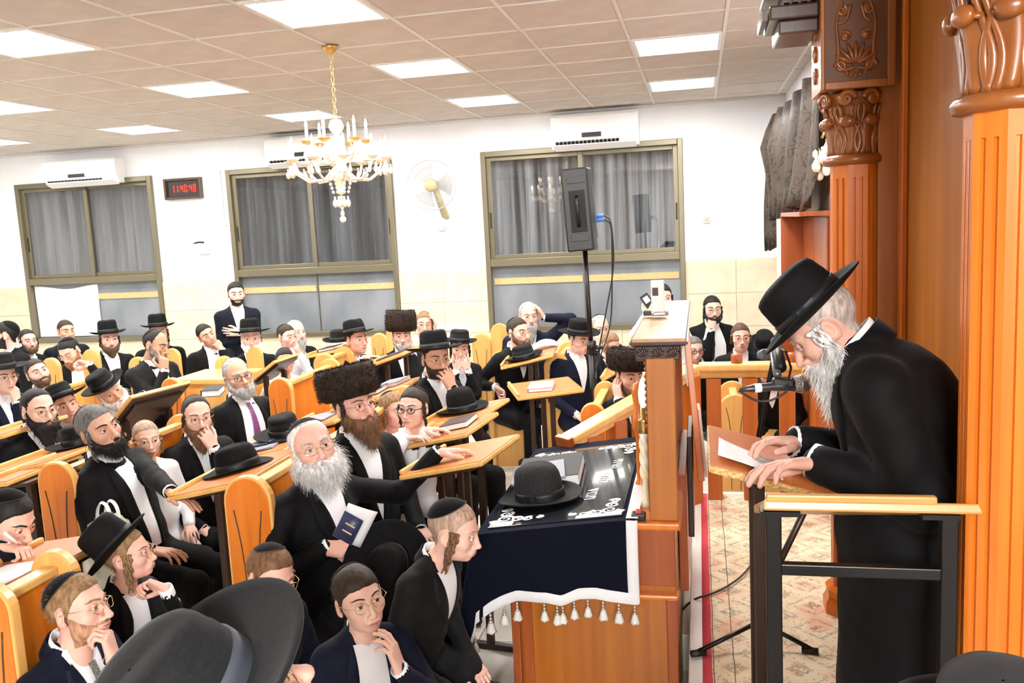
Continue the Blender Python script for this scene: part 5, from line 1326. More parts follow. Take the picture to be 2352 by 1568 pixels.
def text_mesh(txt, size, name, m, parent, M, base, ext=.0003):
    cu = bpy.data.curves.new(name, 'FONT'); cu.body = txt; cu.size = size; cu.align_x = 'CENTER'; cu.align_y = 'CENTER'; cu.extrude = ext; cu.resolution_u = 3
    to = bpy.data.objects.new(name, cu); COL.objects.link(to); bpy.context.view_layer.update()
    me = bpy.data.meshes.new_from_object(to.evaluated_get(bpy.context.evaluated_depsgraph_get())); bpy.data.objects.remove(to)
    me.materials.clear(); me.materials.append(m); o = bpy.data.objects.new(name, me); COL.objects.link(o); o.parent = parent
    M2 = M.copy(); M2.translation = M2.translation - Vector(base); o.matrix_local = M2; o['kind'] = 'stuff'; return o
rd = nrm(A(1, 0, slope)); Ml = Matrix(((0, -rd[0], 0, 0), (1, 0, 0, 0), (0, -rd[2], 1, 0), (0, 0, 0, 1)))
# letters read from the worshipper's side (text runs along -y, top towards +x)
def M_at(x, y): 
    p = onp(x, y, .0012); ex = A(0, -1, 0); ey = rd; ez = np.cross(ex, ey); return Matrix(((ex[0], ey[0], ez[0], p[0]), (ex[1], ey[1], ez[1], p[1]), (ex[2], ey[2], ez[2], p[2]), (0, 0, 0, 1)))
text_mesh('\u05d9\u05ea\u05d9\u05d5\u05e9'[::1], .075, 'letters', M_ORN, e3, M_at(-.40, 3.98), B3)
text_mesh('\u05d9\u05d3\u05d2\u05e0\u05dc', .075, 'letters', M_ORN, e3, M_at(-.44, 3.76), B3)
text_mesh('\u05d3\u05d9\u05de\u05ea', .075, 'letters', M_ORN, e3, M_at(-.47, 3.54), B3)

# lamp, switch box and phone on the prayer lectern
c_ = A(-.232, 3.40, .955); e = empty('memorial_lamp', c_, 'cream twisted electric memorial candle with gold collar on the lectern ledge', 'lamp')
M_CRM = noisy('cream_gold_stripe', (.78, .62, .36), (.84, .78, .66), 12, .4)
g = G(); g.lathe([(.001, 0), (.026, 0), (.024, .02), (.014, .035), (.012, .10), (.016, .12)], 16, c_); g.build('foot', M_CRM, e, base=c_)
g = G(); n = 20; an = np.arange(n) * 2 * np.pi / n; g.grid([np.stack([c_[0] + (.019 + .0035 * np.cos(3 * an + z_ * 110)) * np.cos(an), c_[1] + (.019 + .0035 * np.cos(3 * an + z_ * 110)) * np.sin(an), np.full(n, c_[2] + z_)], 1) for z_ in np.linspace(.12, .30, 40)], close=True); g.build('twisted_column', M_CRM, e, base=c_)
g = G(); g.lathe([(.018, .30), (.025, .305), (.022, .32), (.025, .335), (.022, .35), (.024, .355), (.012, .36), (.012, .405)], 16, c_); g.build('gold_collar', M_BRASS, e, base=c_)
g = G(); g.lathe([(.010, .405), (.017, .43), (.019, .46), (.014, .50), (.005, .525), (.001, .53)], 16, c_); g.build('bulb', mat('white_bulb', (.86, .84, .80), .2, emit=.25), e, base=c_)
g = G(); c2 = A(-.265, 3.62, .955); g.lathe([(.001, 0), (.03, 0), (.03, .02), (.018, .04), (.018, .25), (.03, .27), (.028, .32), (.018, .34), (.03, .42), (.02, .46), (.001, .47)], 14, c2); tag(g.build('turned_finial', M_OR, base=None), 'turned orange wooden finial behind the memorial lamp', 'finial')
c_ = A(-.205, 3.225, .957) + A(-.045, .0, 0); e = empty('switch_box', c_, 'small black switch box with red rocker on the lectern ledge', 'switch')
g = G(); g.box((0, .0, .014), (.055, .05, .028)); g.build('box', M_DARK, e, bevel=.007); g = G(); g.box((0, .002, .031), (.022, .028, .010), rot((1, 0, 0), 10)); g.build('red_rocker', mat('red_plastic', (.55, .05, .03), .35), e, bevel=.002)
c_ = pz(1512, 726, 1.672); e = empty('flip_phone', c_, 'white flip phone standing open on top of the prayer lectern', 'phone')
g = G(); g.box((0, 0, .088), (.058, .012, .145)); lid = g.build('lid', mat('phone_white', (.80, .80, .82), .3), e, bevel=.005); g = G(); g.box((-.010, -.0065, .110), (.026, .003, .036)); g.build('outer_screen', mat('screen_brown', (.055, .035, .03), .2), lid)
g = G(); g.box((.006, .03, .012), (.056, .085, .016)); g.build('base', mat('phone_silver', (.45, .46, .48), .25, metal=.6), e, bevel=.004); g = G(); g.tube([(-.03, 0, .012), (.045, 0, .012)], .011, 10); g.build('hinge', mat('phone_silver', (.45, .46, .48), .25, metal=.6), e)
g = G(); g.box((-.045, .05, .012), (.045, .06, .022)); tag_o = g.build('small_recorder', M_DARK, None, bevel=.005); tag_o.location = c_; tag(tag_o, 'small black recorder lying beside the white phone', 'recorder')
# ---------------------------------------------------------------- speaker's lectern, microphone, near desk
def book(c, R, w_, l_, h_, label, cover, spine=None, name='book'):
    c = A(*c); e = empty(name, c, label, 'book')
    g = G((R, c)); g.box((0, 0, .0025), (w_, l_, .004)); g.box((0, 0, h_ - .0025), (w_, l_, .004)); g.box((-w_ / 2 + .002, 0, h_ / 2), (.004, l_, h_)); g.build('cover', cover, e, bevel=.0015, base=c)
    g = G((R, c)); g.box((.002, 0, h_ / 2), (w_ - .012, l_ - .012, h_ - .009)); g.build('pages', M_PAPER, e, base=c)
    if spine:
        g = G((R, c)); g.box((-w_ / 2 - .0006, 0, h_ / 2), (.001, l_ * .42, h_ * .34)); g.build('spine_print', spine, e, base=c)
    return e
YS = 2.38
a = pY(1627, 1066, YS); b = pY(1880, 1131, YS); sl = (b[2] - a[2]) / (b[0] - a[0]); x0, x1 = a[0], a[0] + .44
B = A((x0 + x1) / 2, 2.60, PLAT); e = empty('speaker_lectern', B, 'sloping orange wooden lectern in front of the old speaker', 'lectern')
zz = lambda x: a[2] + sl * (x - x0)
Rsl = frame(A(0, 1, 0), A(-sl, 0, 1)); ys0, ys1 = YS, 2.86
M_TOP = noisy('varnished_board', (.56, .155, .030), (.64, .20, .048), 5, .28, coat=.4); M_EDGE = noisy('worn_edge', (.40, .22, .07), (.80, .55, .22), 30, .7, stretch=(3, 1, 9))
def board(x0, x1, y0, y1, zf, th, name, mtop, medge, par, base):
    O = [(x0, zf(x0) - th), (x1, zf(x1) - th), (x1, zf(x1) - .002), (x0, zf(x0) - .002)]
    g = G(); g.prism(O, y1 - y0, (0, y1, 0), np.stack([A(1, 0, 0), A(0, 0, 1), A(0, -1, 0)], 1)); o = g.build(name, medge, par, bevel=.006, base=base)
    g = G(); i = .005; g.prism([(x0 + i, zf(x0 + i) - .003), (x1 - i, zf(x1 - i) - .003), (x1 - i, zf(x1 - i)), (x0 + i, zf(x0 + i))], y1 - y0 - 2 * i, (0, y1 - i, 0), np.stack([A(1, 0, 0), A(0, 0, 1), A(0, -1, 0)], 1)); g.build('veneer', mtop, o, base=base); return o
board(x0, x1, ys0, ys1, zz, .024, 'board', M_TOP, M_EDGE, e, B)
g = G(); g.box(((x1 - .012), (ys0 + ys1) / 2, zz(x1) + .012), (.02, ys1 - ys0, .03), Rsl); g.build('book_stop', M_LT, e, bevel=.006, base=B)
p = dep(1745, 1300, 2.53); 
for yy in (2.50, 2.76):
    g = G(); g.bx((p[0] - .015, yy - .02, PLAT), (p[0] + .015, yy + .02, zz(p[0]) - .024)); g.build('leg', M_BMET, e, bevel=.003, base=B)
    g = G(); g.bx((p[0] - .015, yy - .02, PLAT + .008), (p[0] + .36, yy + .02, PLAT + .042)); g.build('foot', M_BMET, e, bevel=.003, base=B)
g = G(); g.box((p[0] + .01, 2.63, PLAT + .30), (.022, .26, .03)); g.build('stretcher', M_BMET, e, bevel=.003, base=B)
g = G(); g.tube([(p[0] + .01, 2.52, PLAT + .62), (p[0] + .16, 2.52, zz(p[0] + .16) - .024)], .010, 8); g.build('brace', M_BMET, e, base=B)
for px_ in (1672, 1718):
    q = pY(px_, 1095, YS + .02); g = G(); g.lathe([(.001, -.008), (.010, -.006), (.012, 0), (.012, .006)], 12, (q[0], YS + .05, zz(q[0]) - .030)); g.build('screw_cap', M_PLASTIC, e, base=B)
# paper sheet, slightly curled
q0, q1, q2, q3 = (A(x_, y_, zz(x_) + .003) for x_, y_ in ((x0 + .028, 2.452), (x0 + .20, 2.405), (x0 + .225, 2.585), (x0 + .035, 2.66)))
P = [[(q0 + (q1 - q0) * u) * (1 - v) + (q3 + (q2 - q3) * u) * v + A(0, 0, .010 * math.sin(math.pi * u) * (1 - v) + .012 * (1 - u) ** 3) for u in np.linspace(0, 1, 12)] for v in np.linspace(0, 1, 8)]
g = G(); g.grid(P); po = g.build('paper_sheet', M_PAPER); tag(po, 'white sheet of paper under the old speaker\'s hands', 'paper'); m = po.modifiers.new('s', 'SOLIDIFY'); m.thickness = .0008
# microphone stand with boom
mb = A(.205, 3.42, PLAT + .012); B = A(*mb); e = empty('microphone_stand', B, 'black microphone stand with boom beside the old speaker', 'microphone stand')
tp = dep(1776, 806, 2.95); mc = dep(1795, 882, 2.70)
g = G(); g.tube([mb + A(0, 0, .10), A(mb[0], mb[1], 1.2), tp + A(.02, .08, .02)], .011, 10); g.build('pole', M_DMET, e, base=B)
for tgt in (dep(1592, 1423, 3.42), dep(1872, 1455, 3.40), mb + A(.02, .32, .0)):
    tgt = A(tgt[0], tgt[1], PLAT + .018); g = G(); g.tube([mb + A(0, 0, .10), tgt], .0095, 8); lg = g.build('leg', M_DMET, e, base=B); d_ = nrm(tgt - mb); g = G(); g.tube([tgt - d_ * .05, tgt + d_ * .012], .014, 10); g.build('rubber_foot', M_DARK, lg, base=B)
g = G(); g.tube([tp + A(.03, .05, .03), tp, mc + A(-.012, 0, .03)], [.013, .015, .013], 12); g.build('boom', mat('grey_steel', (.22, .23, .24), .3, metal=.7), e, base=B)
g = G(); g.tube([tp + A(-.03, 0, -.012), tp + A(.0, 0, -.006)], [.020, .016], 10); g.tube([tp + A(-.052, -.004, -.012), tp + A(-.03, -.002, -.012)], [.012, .022], 10); g.build('clutch_knob', mat('grey_knob', (.16, .18, .21), .4), e, base=B)
g = G(); g.tube([tp + A(.01, .02, .03), mc + A(0, .015, .05)], .018, 12); g.build('sleeve', M_DARK, e, base=B)
g = G(); g.box(mc + A(.005, 0, .005), (.07, .036, .026), rot((0, 1, 0), 6)); g.build('clip', M_DARK, e, bevel=.008, base=B)
m0, m1 = dep(1697, 895, 2.70), dep(1838, 881, 2.70); ax_ = nrm(m1 - m0); Lm = np.linalg.norm(m1 - m0)
B = A(*mc); e = empty('microphone', B, 'silver grille vocal microphone in front of the old man\'s beard', 'microphone')
Rm = np.stack([nrm(np.cross(A(0, 1, 0), ax_)), np.cross(ax_, nrm(np.cross(A(0, 1, 0), ax_))), ax_], 1)
g = G(); g.lathe([(.001, 0), (.006, .002), (.010, .03), (.013, .045), (.0135, .10), (.019, .15), (.021, Lm - .03), (.023, Lm - .022)], 20, m0, Rm); g.build('body', mat('mic_body', (.06, .06, .065), .3, metal=.4), e, base=B)
g = G(); g.lathe([(.0138, .048), (.0148, .05), (.0148, .068), (.0138, .07)], 18, m0, Rm, cap=False); g.build('label_tape', M_PAPER, e, base=B)
def mesh_fn(t, b):
    tc = nd(t, 'ShaderNodeTexCoord'); v = nd(t, 'ShaderNodeTexVoronoi'); v.inputs['Scale'].default_value = 330; t.links.new(tc.outputs['Object'], v.inputs[0]); r = ramp(t, v.outputs['Distance'], [(.25, (.02, .02, .02)), (.5, (.52, .51, .49))]); t.links.new(r.outputs[0], b.inputs['Base Color']); bump(t, b, v.outputs['Distance'], .7, .002)
M_GRIL = mat('mic_grille', (.5, .5, .5), .35, metal=.7, fn=mesh_fn)
g = G(); g.lathe([(.022, Lm - .024), (.0265, Lm - .012), (.0285, Lm), (.0285, Lm + .005), (.026, Lm + .018), (.019, Lm + .028), (.009, Lm + .033), (.001, Lm + .034)], 24, m0, Rm); g.build('grille', M_GRIL, e, base=B)
g = G(); g.lathe([(.0285, Lm - .003), (.0302, Lm - .001), (.0302, Lm + .004), (.0285, Lm + .006)], 24, m0, Rm, cap=False); g.build('grille_band', mat('grille_band', (.55, .55, .56), .25, metal=.8), e, base=B)
t = np.linspace(0, 1, 16); cab = [m0 + (mc + A(.01, -.02, -.02) - m0) * u + A(0, -.01, -.032 * math.sin(math.pi * u)) for u in t] + [mc + A(.03, .01, .05), mc + A(.015, .02, .10), tp + A(.02, .0, .01)]
g = G(); g.tube(cab, .0038, 6); g.build('cable', M_DARK, e, base=B)
P = [pz(1558, 1414, .19), pz(1590, 1378, .37), pz(1650, 1362, .372), pz(1700, 1330, .372), pz(1730, 1295, .372), pz(1745, 1240, .372)]
t = np.linspace(0, 1, 6); tt = np.linspace(0, 1, 24); P = np.array(P); Q = np.stack([np.interp(tt, t, P[:, j]) for j in range(3)], 1)
for _ in range(3): Q[1:-1] = (Q[:-2] + Q[1:-1] * 2 + Q[2:]) / 4
g = G(); g.tube(Q + A(0, 0, .006), .005, 6); tag(g.build('floor_cable', M_DARK), 'black cable lying across the rug and step', 'cable')
# near desk, seen from its high back edge
YN = 2.03; a = pY(1753, 1168, YN); b = pY(2262, 1164, YN)
B = A((a[0] + b[0]) / 2, 2.2, PLAT); e = empty('reading_desk', B, 'pale wooden reading desk on black steel legs nearest the camera', 'desk')
ztop = (a[2] + b[2]) / 2 + .014; tl_ = math.tan(math.radians(20)); Rt_ = frame(A(0, 1, -tl_), A(0, tl_, 1))
M_PLY = wood('pale_plywood', (.50, .255, .065), (.60, .34, .10), sc=(3, 20, 60), coat=.1)
g = G(); c_ = A((a[0] + b[0]) / 2, YN, ztop - .012); g.box(c_ + Rt_ @ A(0, .20, 0), (b[0] - a[0], .40, .024), Rt_); g.build('board', M_PLY, e, bevel=.005, base=B)
g = G(); l_ = pY(1760, 1142, YN); r_ = pY(2155, 1142, YN); g.box(A((l_[0] + r_[0]) / 2, YN + .012, ztop + .003), (r_[0] - l_[0], .022, .020)); g.build('edge_strip', M_PLY, e, bevel=.005, base=B)
xl = pY(1779, 1300, YN)[0]; xr = pY(2185, 1300, YN)[0]
for x_ in (xl, xr):
    g = G(); g.bx((x_ - .018, YN + .01, PLAT), (x_ + .018, YN + .045, ztop - .035)); g.build('leg', M_DMET, e, bevel=.003, base=B)
    g = G(); g.bx((x_ - .018, YN - .10, PLAT), (x_ + .018, YN + .36, PLAT + .03)); g.build('foot', M_DMET, e, bevel=.003, base=B)
zb_ = pY(1900, 1318, YN)[2]; g = G(); g.bx((xl, YN + .015, zb_ - .014), (xr, YN + .04, zb_ + .014)); g.build('crossbar', M_DMET, e, bevel=.003, base=B)
g = G(); g.bx((xl - .03, YN + .005, ztop - .042), (xl + .06, YN + .06, ztop - .030)); g.build('mounting_plate', M_DMET, e, base=B); g = G(); g.bx((xr - .06, YN + .005, ztop - .042), (xr + .02, YN + .06, ztop - .030)); g.build('mounting_plate', M_DMET, e, base=B)

# ---------------------------------------------------------------- pews
def pew(px_, py_, d, y_len, label, col, w_=.21, low=0.0, top=None, skirt=True, group='wooden pews facing the ark'):
    """end panel's top in the photo; the pew runs away from the camera, its seat towards the ark"""
    p = dep(px_, py_, d); x, y, z1 = p; B = A(x, y, 0)
    e = empty('pew', B, label, 'pew', group)
    h = w_ / 2; O = [(-h, 0), (h, 0), (h, z1 - h)] + [(h * math.cos(a), z1 - h + h * math.sin(a)) for a in np.linspace(0, math.pi, 13)[1:-1]] + [(-h, z1 - h)]
    Rp = np.stack([A(1, 0, 0), A(0, 0, 1), A(0, -1, 0)], 1)
    g = G(); g.prism(O, .040, (0, .040, 0), Rp); ep = g.build('end_panel', M_LT, e, bevel=.006)
    O2 = [(u * .90, max(0.0, (v - z1 / 2) * .985 + z1 / 2)) for u, v in O]
    g = G(); g.prism(O2, .004, (0, 0.0005, 0), Rp); g.build('panel_face', col, ep, bevel=.003)
    for sx in (-1, 1):
        g = G(); P = [(sx * h * (.30 + .28 * max(0, (t - .62) / .38) ** 2), -.0042, z1 * (.14 + .74 * t)) for t in np.linspace(0, 1, 12)]; g.tube(P, .0028, 5); g.build('carved_line', M_UNDER, ep)
    g = G(); g.prism(O, .040, (0, y_len + .04, 0), Rp); g.build('end_panel', M_LT, e, bevel=.006)
    g = G(); g.bx((-.012, .04, .50), (.012, y_len, z1 - .07 - low)); g.build('back', col, e)
    g = G(); g.bx((-.028, .04, z1 - .075 - low), (.028, y_len, z1 - .045 - low)); g.build('top_rail', M_LT, e, bevel=.006)
    g = G(); g.bx((-.02, .0, .42), (.40, y_len + .03, .452)); g.build('seat', M_LT if col is M_LT else M_DESK, e, bevel=.006)
    g = G(); g.bx((.0, .02, .0), (.33, .05, .42)); g.bx((.0, y_len - .04, .0), (.33, y_len - .01, .42)) if False else None; g.build('seat_support', col, e, bevel=.003)
    g = G(); g.bx((.0, y_len - .04, .0), (.33, y_len - .01, .42)); g.build('seat_support', col, e, bevel=.003)
    return e
pew(562, 1094, 3.45, 1.9, 'orange pew with round-topped end panel beside the old man with the white beard', M_OR)
pew(122, 1062, 4.0, 1.0, 'orange pew with round-topped end panel at the left behind the writing boy', M_OR, w_=.20)
pew(640, 868, 5.75, .8, 'orange round-topped pew end between the purple tie and the boy in white', M_OR, w_=.17)
pew(390, 868, 6.4, .8, 'orange round-topped pew behind the tilted dark reading stand', M_OR, w_=.17)
pew(312, 820, 7.5, .5, 'pale round-topped pew end under the bearded man with crossed lapels', M_LT, w_=.17, low=.22)
pew(112, 822, 7.3, .5, 'pale round-topped pew end at the left behind the man with tilted head', M_LT, w_=.17, low=.22)
pew(510, 818, 7.0, .5, 'pale pew end left of the grey-bearded man in the purple tie', M_LT, w_=.15, low=.2)
pew(1277, 812, 6.9, .7, 'pale round-topped pew end behind the low lectern with the pink book', M_LT, w_=.21)
pew(1104, 765, 7.5, .7, 'pale curved pew end behind the boy with clasped hands', M_LT, w_=.17, low=.22)
pew(742, 812, 7.0, .4, 'pale pew end peeping over the big fur hat', M_LT, w_=.19)
pew(868, 765, 8.2, .4, 'pale pew end in the back row between black hat and small fur hat', M_LT, w_=.15, low=.2)
pew(1360, 926, 5.15, .7, 'small orange round-topped pew end under the sloping handrail', M_OR, w_=.15)
pew(-38, 1345, 2.5, .26, 'orange pew back at the lower left behind the fair-haired man', M_OR, w_=.16)
pew(1688, 905, 6.2, .5, 'pale pew seen between the railing posts', M_LT, w_=.22)

# ---------------------------------------------------------------- reading stands
def stand(px_, py_, d, yaw, tilt, w_, l_, label, top=None, lip=True, leg=None, roll=0, floor=0.0):
    """board centre in the photo; yaw 0: its low edge faces the wall on the left, w_ across the slope, l_ along the edge"""
    c = dep(px_, py_, d); B = A(c[0], c[1], floor); e = empty('reading_stand', B, label, 'reading stand', 'reading stands between the pews')
    top = top or M_DESK; leg = leg or M_BMET
    R = rot((0, 0, 1), yaw) @ rot((0, 1, 0), -tilt) @ rot((1, 0, 0), roll)
    g = G((R, c)); g.box((0, 0, -.011), (w_, l_, .022)); bo = g.build('board', M_LT, e, bevel=.006, base=B)
    g = G((R, c)); g.box((0, 0, .001), (w_ - .012, l_ - .012, .004)); g.build('veneer', top, bo, base=B)
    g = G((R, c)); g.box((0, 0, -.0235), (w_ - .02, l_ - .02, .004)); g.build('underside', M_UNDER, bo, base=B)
    if lip: g = G((R, c)); g.box((-w_ / 2 + .012, 0, .012), (.022, l_ * .96, .022)); g.build('book_stop', M_LT, e, bevel=.006, base=B)
    Rz = rot((0, 0, 1), yaw)
    for s_ in (-1, 1):
        q = c + Rz @ A(.02, s_ * l_ * .36, 0); zt2 = c[2] - .04
        g = G(); g.box((q[0], q[1], (zt2 + floor) / 2 + .01), (.034, .034, zt2 - floor - .02), Rz); g.build('leg', leg, e, bevel=.003, base=B)
        g = G(); g.box((q[0], q[1], floor + .016), (.36, .034, .03), Rz); g.build('foot', leg, e, bevel=.003, base=B)
    q = c + Rz @ A(.02, 0, 0); g = G(); g.box((q[0], q[1], floor + .34), (.022, l_ * .72, .030), Rz); g.build('stretcher', leg, e, bevel=.003, base=B)
    g = G(); g.box(c + R @ A(0, 0, -.035), (.28, l_ * .8, .016), R); g.build('bracket', leg, e, base=B)
    return c, R
SB = {}
SB['a'] = stand(1060, 1043, 4.05, -8, 12, .42, .50, 'orange reading stand under the old white-bearded man\'s hand', M_DESK)
SB['b'] = stand(1030, 985, 4.75, -6, 12, .42, .52, 'reading stand where the boy in glasses rests his arms')
SB['c'] = stand(1068, 945, 5.25, -6, 10, .42, .50, 'reading stand carrying a round black hat right of the boys')
SB['d'] = stand(1250, 888, 6.05, 20, 3, .46, .52, 'flat reading stand with a pink book in front of a pale pew')
SB['e'] = stand(1218, 815, 6.95, 5, 12, .42, .62, 'reading stand with black hat and open pages before the brown-bearded man')
SB['f'] = stand(905, 815, 7.0, 0, 18, .40, .62, 'tilted reading stand with a pamphlet beside the clean-shaven man in the hat')
SB['g'] = stand(550, 1080, 4.15, 0, 12, .40, .62, 'reading stand with a black fedora behind the front pew', M_DESK)
SB['h'] = stand(628, 1020, 4.75, 0, 12, .40, .52, 'reading stand with pamphlets under a wide black hat')
SB['i'] = stand(332, 938, 5.5, -10, 42, .42, .50, 'steeply tilted reading stand showing its dark underside before a white beard')
SB['j'] = stand(130, 1040, 4.55, 0, 10, .40, .62, 'reading stand at the left under the long black beard')
SB['k'] = stand(60, 1298, 2.95, 0, 9, .36, .56, 'reading stand at the left edge with the boy\'s writing paper')
SB['l'] = stand(30, 985, 5.0, 0, 10, .34, .50, 'reading stand at the left edge before the boy in navy')
SB['m'] = stand(870, 900, 5.5, 0, 12, .40, .66, 'reading stand with blue and grey books right of the big fur hat')
SB['n'] = stand(625, 845, 6.6, 0, 35, .30, .40, 'steeply tilted reading stand left of the standing boy in white')
SB['o'] = stand(770, 800, 7.7, 0, 10, .34, .50, 'reading stand with a dark book left of the clean-shaven man')
SB['p'] = stand(742, 960, 5.2, 0, 12, .36, .46, 'reading stand with papers behind the long brown beard')
SB['q'] = stand(75, 1075, 4.25, 0, 6, .16, .50, 'narrow pale bookrest above the orange pew end at left')
SB['r'] = stand(1425, 838, 6.6, 0, 30, .30, .44, 'tilted reading stand behind the fur hat by the handrail')
def on(k, u, v, h=.004): c, R = SB[k]; return c + R @ A(u, v, h)
M_NAVYB = mat('navy_cover', (.03, .035, .10), .4); M_BRNB = mat('brown_cover', (.045, .022, .018), .4); M_PINKB = noisy('pink_marbled', (.50, .30, .30), (.60, .42, .42), 30, .4); M_GREYB = mat('grey_cover', (.22, .23, .27), .45); M_BLKB = mat('black_cover', (.010, .010, .011), .6); M_GILT = mat('gilt_print', (.65, .50, .25), .4)
book(on('d', -.03, -.06), SB['d'][1] @ rot((0, 0, 1), -15), .17, .24, .028, 'pink marbled book on the flat reading stand', M_PINKB)
book(on('b', .06, .02), SB['b'][1] @ rot((0, 0, 1), 6), .16, .24, .034, 'dark brown book with gilt spine on the boys\' reading stand', M_BRNB, M_GILT)
book(on('m', -.04, -.02), SB['m'][1] @ rot((0, 0, 1), 4), .16, .24, .030, 'navy book on the reading stand right of the big fur hat', M_NAVYB, M_GILT)
book(on('m', .03, .20), SB['m'][1] @ rot((0, 0, 1), -8), .16, .22, .026, 'grey book behind the navy one on the same stand', M_GREYB)
book(on('h', -.02, -.06), SB['h'][1] @ rot((0, 0, 1), 10), .17, .24, .012, 'grey pamphlet on the stand under the wide black hat', M_GREYB)
book(on('h', -.06, .04, .016), SB['h'][1] @ rot((0, 0, 1), -5), .15, .22, .010, 'blue and white pamphlet lying over the grey pamphlet', M_NAVYB)
book(on('p', -.03, 0), SB['p'][1], .22, .30, .010, 'grey folder on the stand behind the long brown beard', M_GREYB)
book(on('o', -.02, -.05), SB['o'][1], .16, .22, .025, 'dark closed book on the back stand left of the clean-shaven man', M_BLKB)
book(on('f', -.02, .02), SB['f'][1] @ rot((0, 0, 1), 5), .20, .30, .010, 'blue pamphlet on the tilted stand in the back row', M_NAVYB)
book(dep(490, 905, 6.3), rot((0, 0, 1), 20), .13, .22, .05, 'dark book on the pale desk left of the purple tie', M_BLKB)
c_, R_ = SB['e']
P = [[c_ + R_ @ A(-.02 + .24 * u, .10 + .16 * v, .01 + .06 * math.sin(math.pi * u) ** .7 * (.4 + .6 * v)) for u in np.linspace(0, 1, 9)] for v in np.linspace(0, 1, 5)]
g = G(); g.grid(P); o = g.build('open_pages', M_PAPER); tag(o, 'open white pages curling up on the brown-bearded man\'s stand', 'paper'); o.modifiers.new('s', 'SOLIDIFY').thickness = .004
# big volume under the hat on the prayer lectern
slR = frame(A(0, 1, 0), A(-slope, 0, 1)); cb = onp(-.70, 3.86, .003)
bk = book(cb, slR @ rot((0, 0, 1), 4), .30, .40, .055, 'thick black holy book under the round hat on the prayer lectern', M_BLKB, M_GILT)
book(onp(-.735, 3.74, .060), slR @ rot((0, 0, 1), 10), .24, .30, .012, 'thin grey booklet lying on the thick black book', M_GREYB, None)
cb2 = onp(-.70, 3.86, .060)
# loose hats
def loose_hat(c, R, style, label, m=None, s=1.0):
    c = A(*c); e = empty('hat', c, label, 'hat', 'black hats laid on desks'); place_hat('hat_body', R * s, c, style, 40, m or (M_FELT, M_BAND), e, c); return e
loose_hat(onp(-.69, 3.52, .014), slR @ rot((0, 0, 1), 75), 'dome', 'round black hat lying on the glass of the prayer lectern', (noisy('worn_felt', (.014, .014, .015), (.022, .022, .023), 90, .8, spec=.25), M_BAND), 1.06)
loose_hat(on('c', -.02, .02, .008), SB['c'][1] @ rot((0, 0, 1), 60), 'dome', 'round black hat on the stand right of the two boys')
loose_hat(on('g', -.02, .03, .008), SB['g'][1] @ rot((0, 0, 1), -60), 'fedora', 'black fedora with pinched crown on the stand behind the front pew')
loose_hat(on('h', .02, .12, .03), SB['h'][1] @ rot((0, 0, 1), 40) @ rot((1, 0, 0), 8), 'wide', 'wide black hat on the stand behind the white-bearded man\'s head')
loose_hat(on('e', -.03, -.16, .008), SB['e'][1] @ rot((0, 0, 1), 30), 'low', 'black hat on the stand before the brown-bearded man')
loose_hat(on('j', .02, .16, .008), SB['j'][1] @ rot((0, 0, 1), 30), 'wide', 'black hat on the left stand beside the long black beard')
loose_hat(dep(780, 782, 7.9), rot((0, 0, 1), 0), 'low', 'black hat in the back row left of the clean-shaven man')
loose_hat(dep(890, 1300, 3.42) , frame(UPV * .7 + RGT * .5, nrm(-FWD + A(0, 0, .25))), 'wide', 'black hat held upright at the old white-bearded man\'s knee', (M_FELT, M_BAND))
# carrier bag beside the seated man at left
c_ = dep(252, 1215, 3.95); B = A(*c_); e = empty('plastic_bag', B, 'white and green plastic bag on the pew beside the boy in the tall hat', 'bag')
r_ = np.random.default_rng(3); g = G(); n = 22; an = np.arange(n) * 2 * np.pi / n
g.grid([np.stack([c_[0] + w_ * (1 + .16 * np.sin(3 * an + k) + .10 * np.sin(7 * an + 2 * k)) * np.cos(an), c_[1] + w_ * .8 * (1 + .16 * np.cos(4 * an + k)) * np.sin(an), np.full(n, c_[2] + z_) + .008 * np.sin(5 * an + k)], 1) for k, (w_, z_) in enumerate(((.01, .455 - c_[2]), (.10, .46 - c_[2]), (.125, -.20), (.11, -.03), (.085, .02), (.055, .05), (.03, .07)))], close=True)
g.build('sack', noisy('bag_film', (.42, .47, .30), (.82, .82, .80), 14, .3, detail=2), e, base=B)
for s_ in (-1, 1):
    a_ = np.linspace(0, np.pi, 12); g = G(); P = np.stack([c_[0] + .01 * s_ + .035 * np.cos(a_), c_[1] + .015 * s_ + 0 * a_, c_[2] + .055 + .075 * np.sin(a_)], 1); g.grid([P + A(0, -.012, 0), P + A(0, 0, .008), P + A(0, .012, 0)]); g.build('handle', mat('bag_white', (.84, .84, .84), .3), e, base=B)
g = G(); c_ = dep(478, 872, 6.5); g.bx((c_[0] - .30, c_[1] - .02, c_[2] - .035), (c_[0] + .22, c_[1] + .45, c_[2] + .01)); e = tag(g.build('pale_desk', M_LT, bevel=.01), None); 
e2 = empty('desk', (c_[0], c_[1], 0), 'pale wooden desk front left of the purple tie', 'desk'); e.parent = e2; e.matrix_parent_inverse = e2.matrix_world.inverted(); e.location = (-c_[0], -c_[1], 0); e.name = 'worktop'
g = G(); g.bx((c_[0] - .27, c_[1], 0), (c_[0] + .19, c_[1] + .03, c_[2] - .035)); o = g.build('front_panel', M_LT, e2, base=A(c_[0], c_[1], 0))
# pen and paper of the writing boy
c_, R_ = SB['k']
g = G((R_, c_)); g.grid([[(-.10 + .20 * u, -.22 + .24 * v, .006) for u in (0, .5, 1)] for v in (0, .5, 1)]); o = g.build('paper_sheet', M_PAPER); tag(o, 'white paper under the writing boy\'s hand at the left edge', 'paper'); o.modifiers.new('s', 'SOLIDIFY').thickness = .001
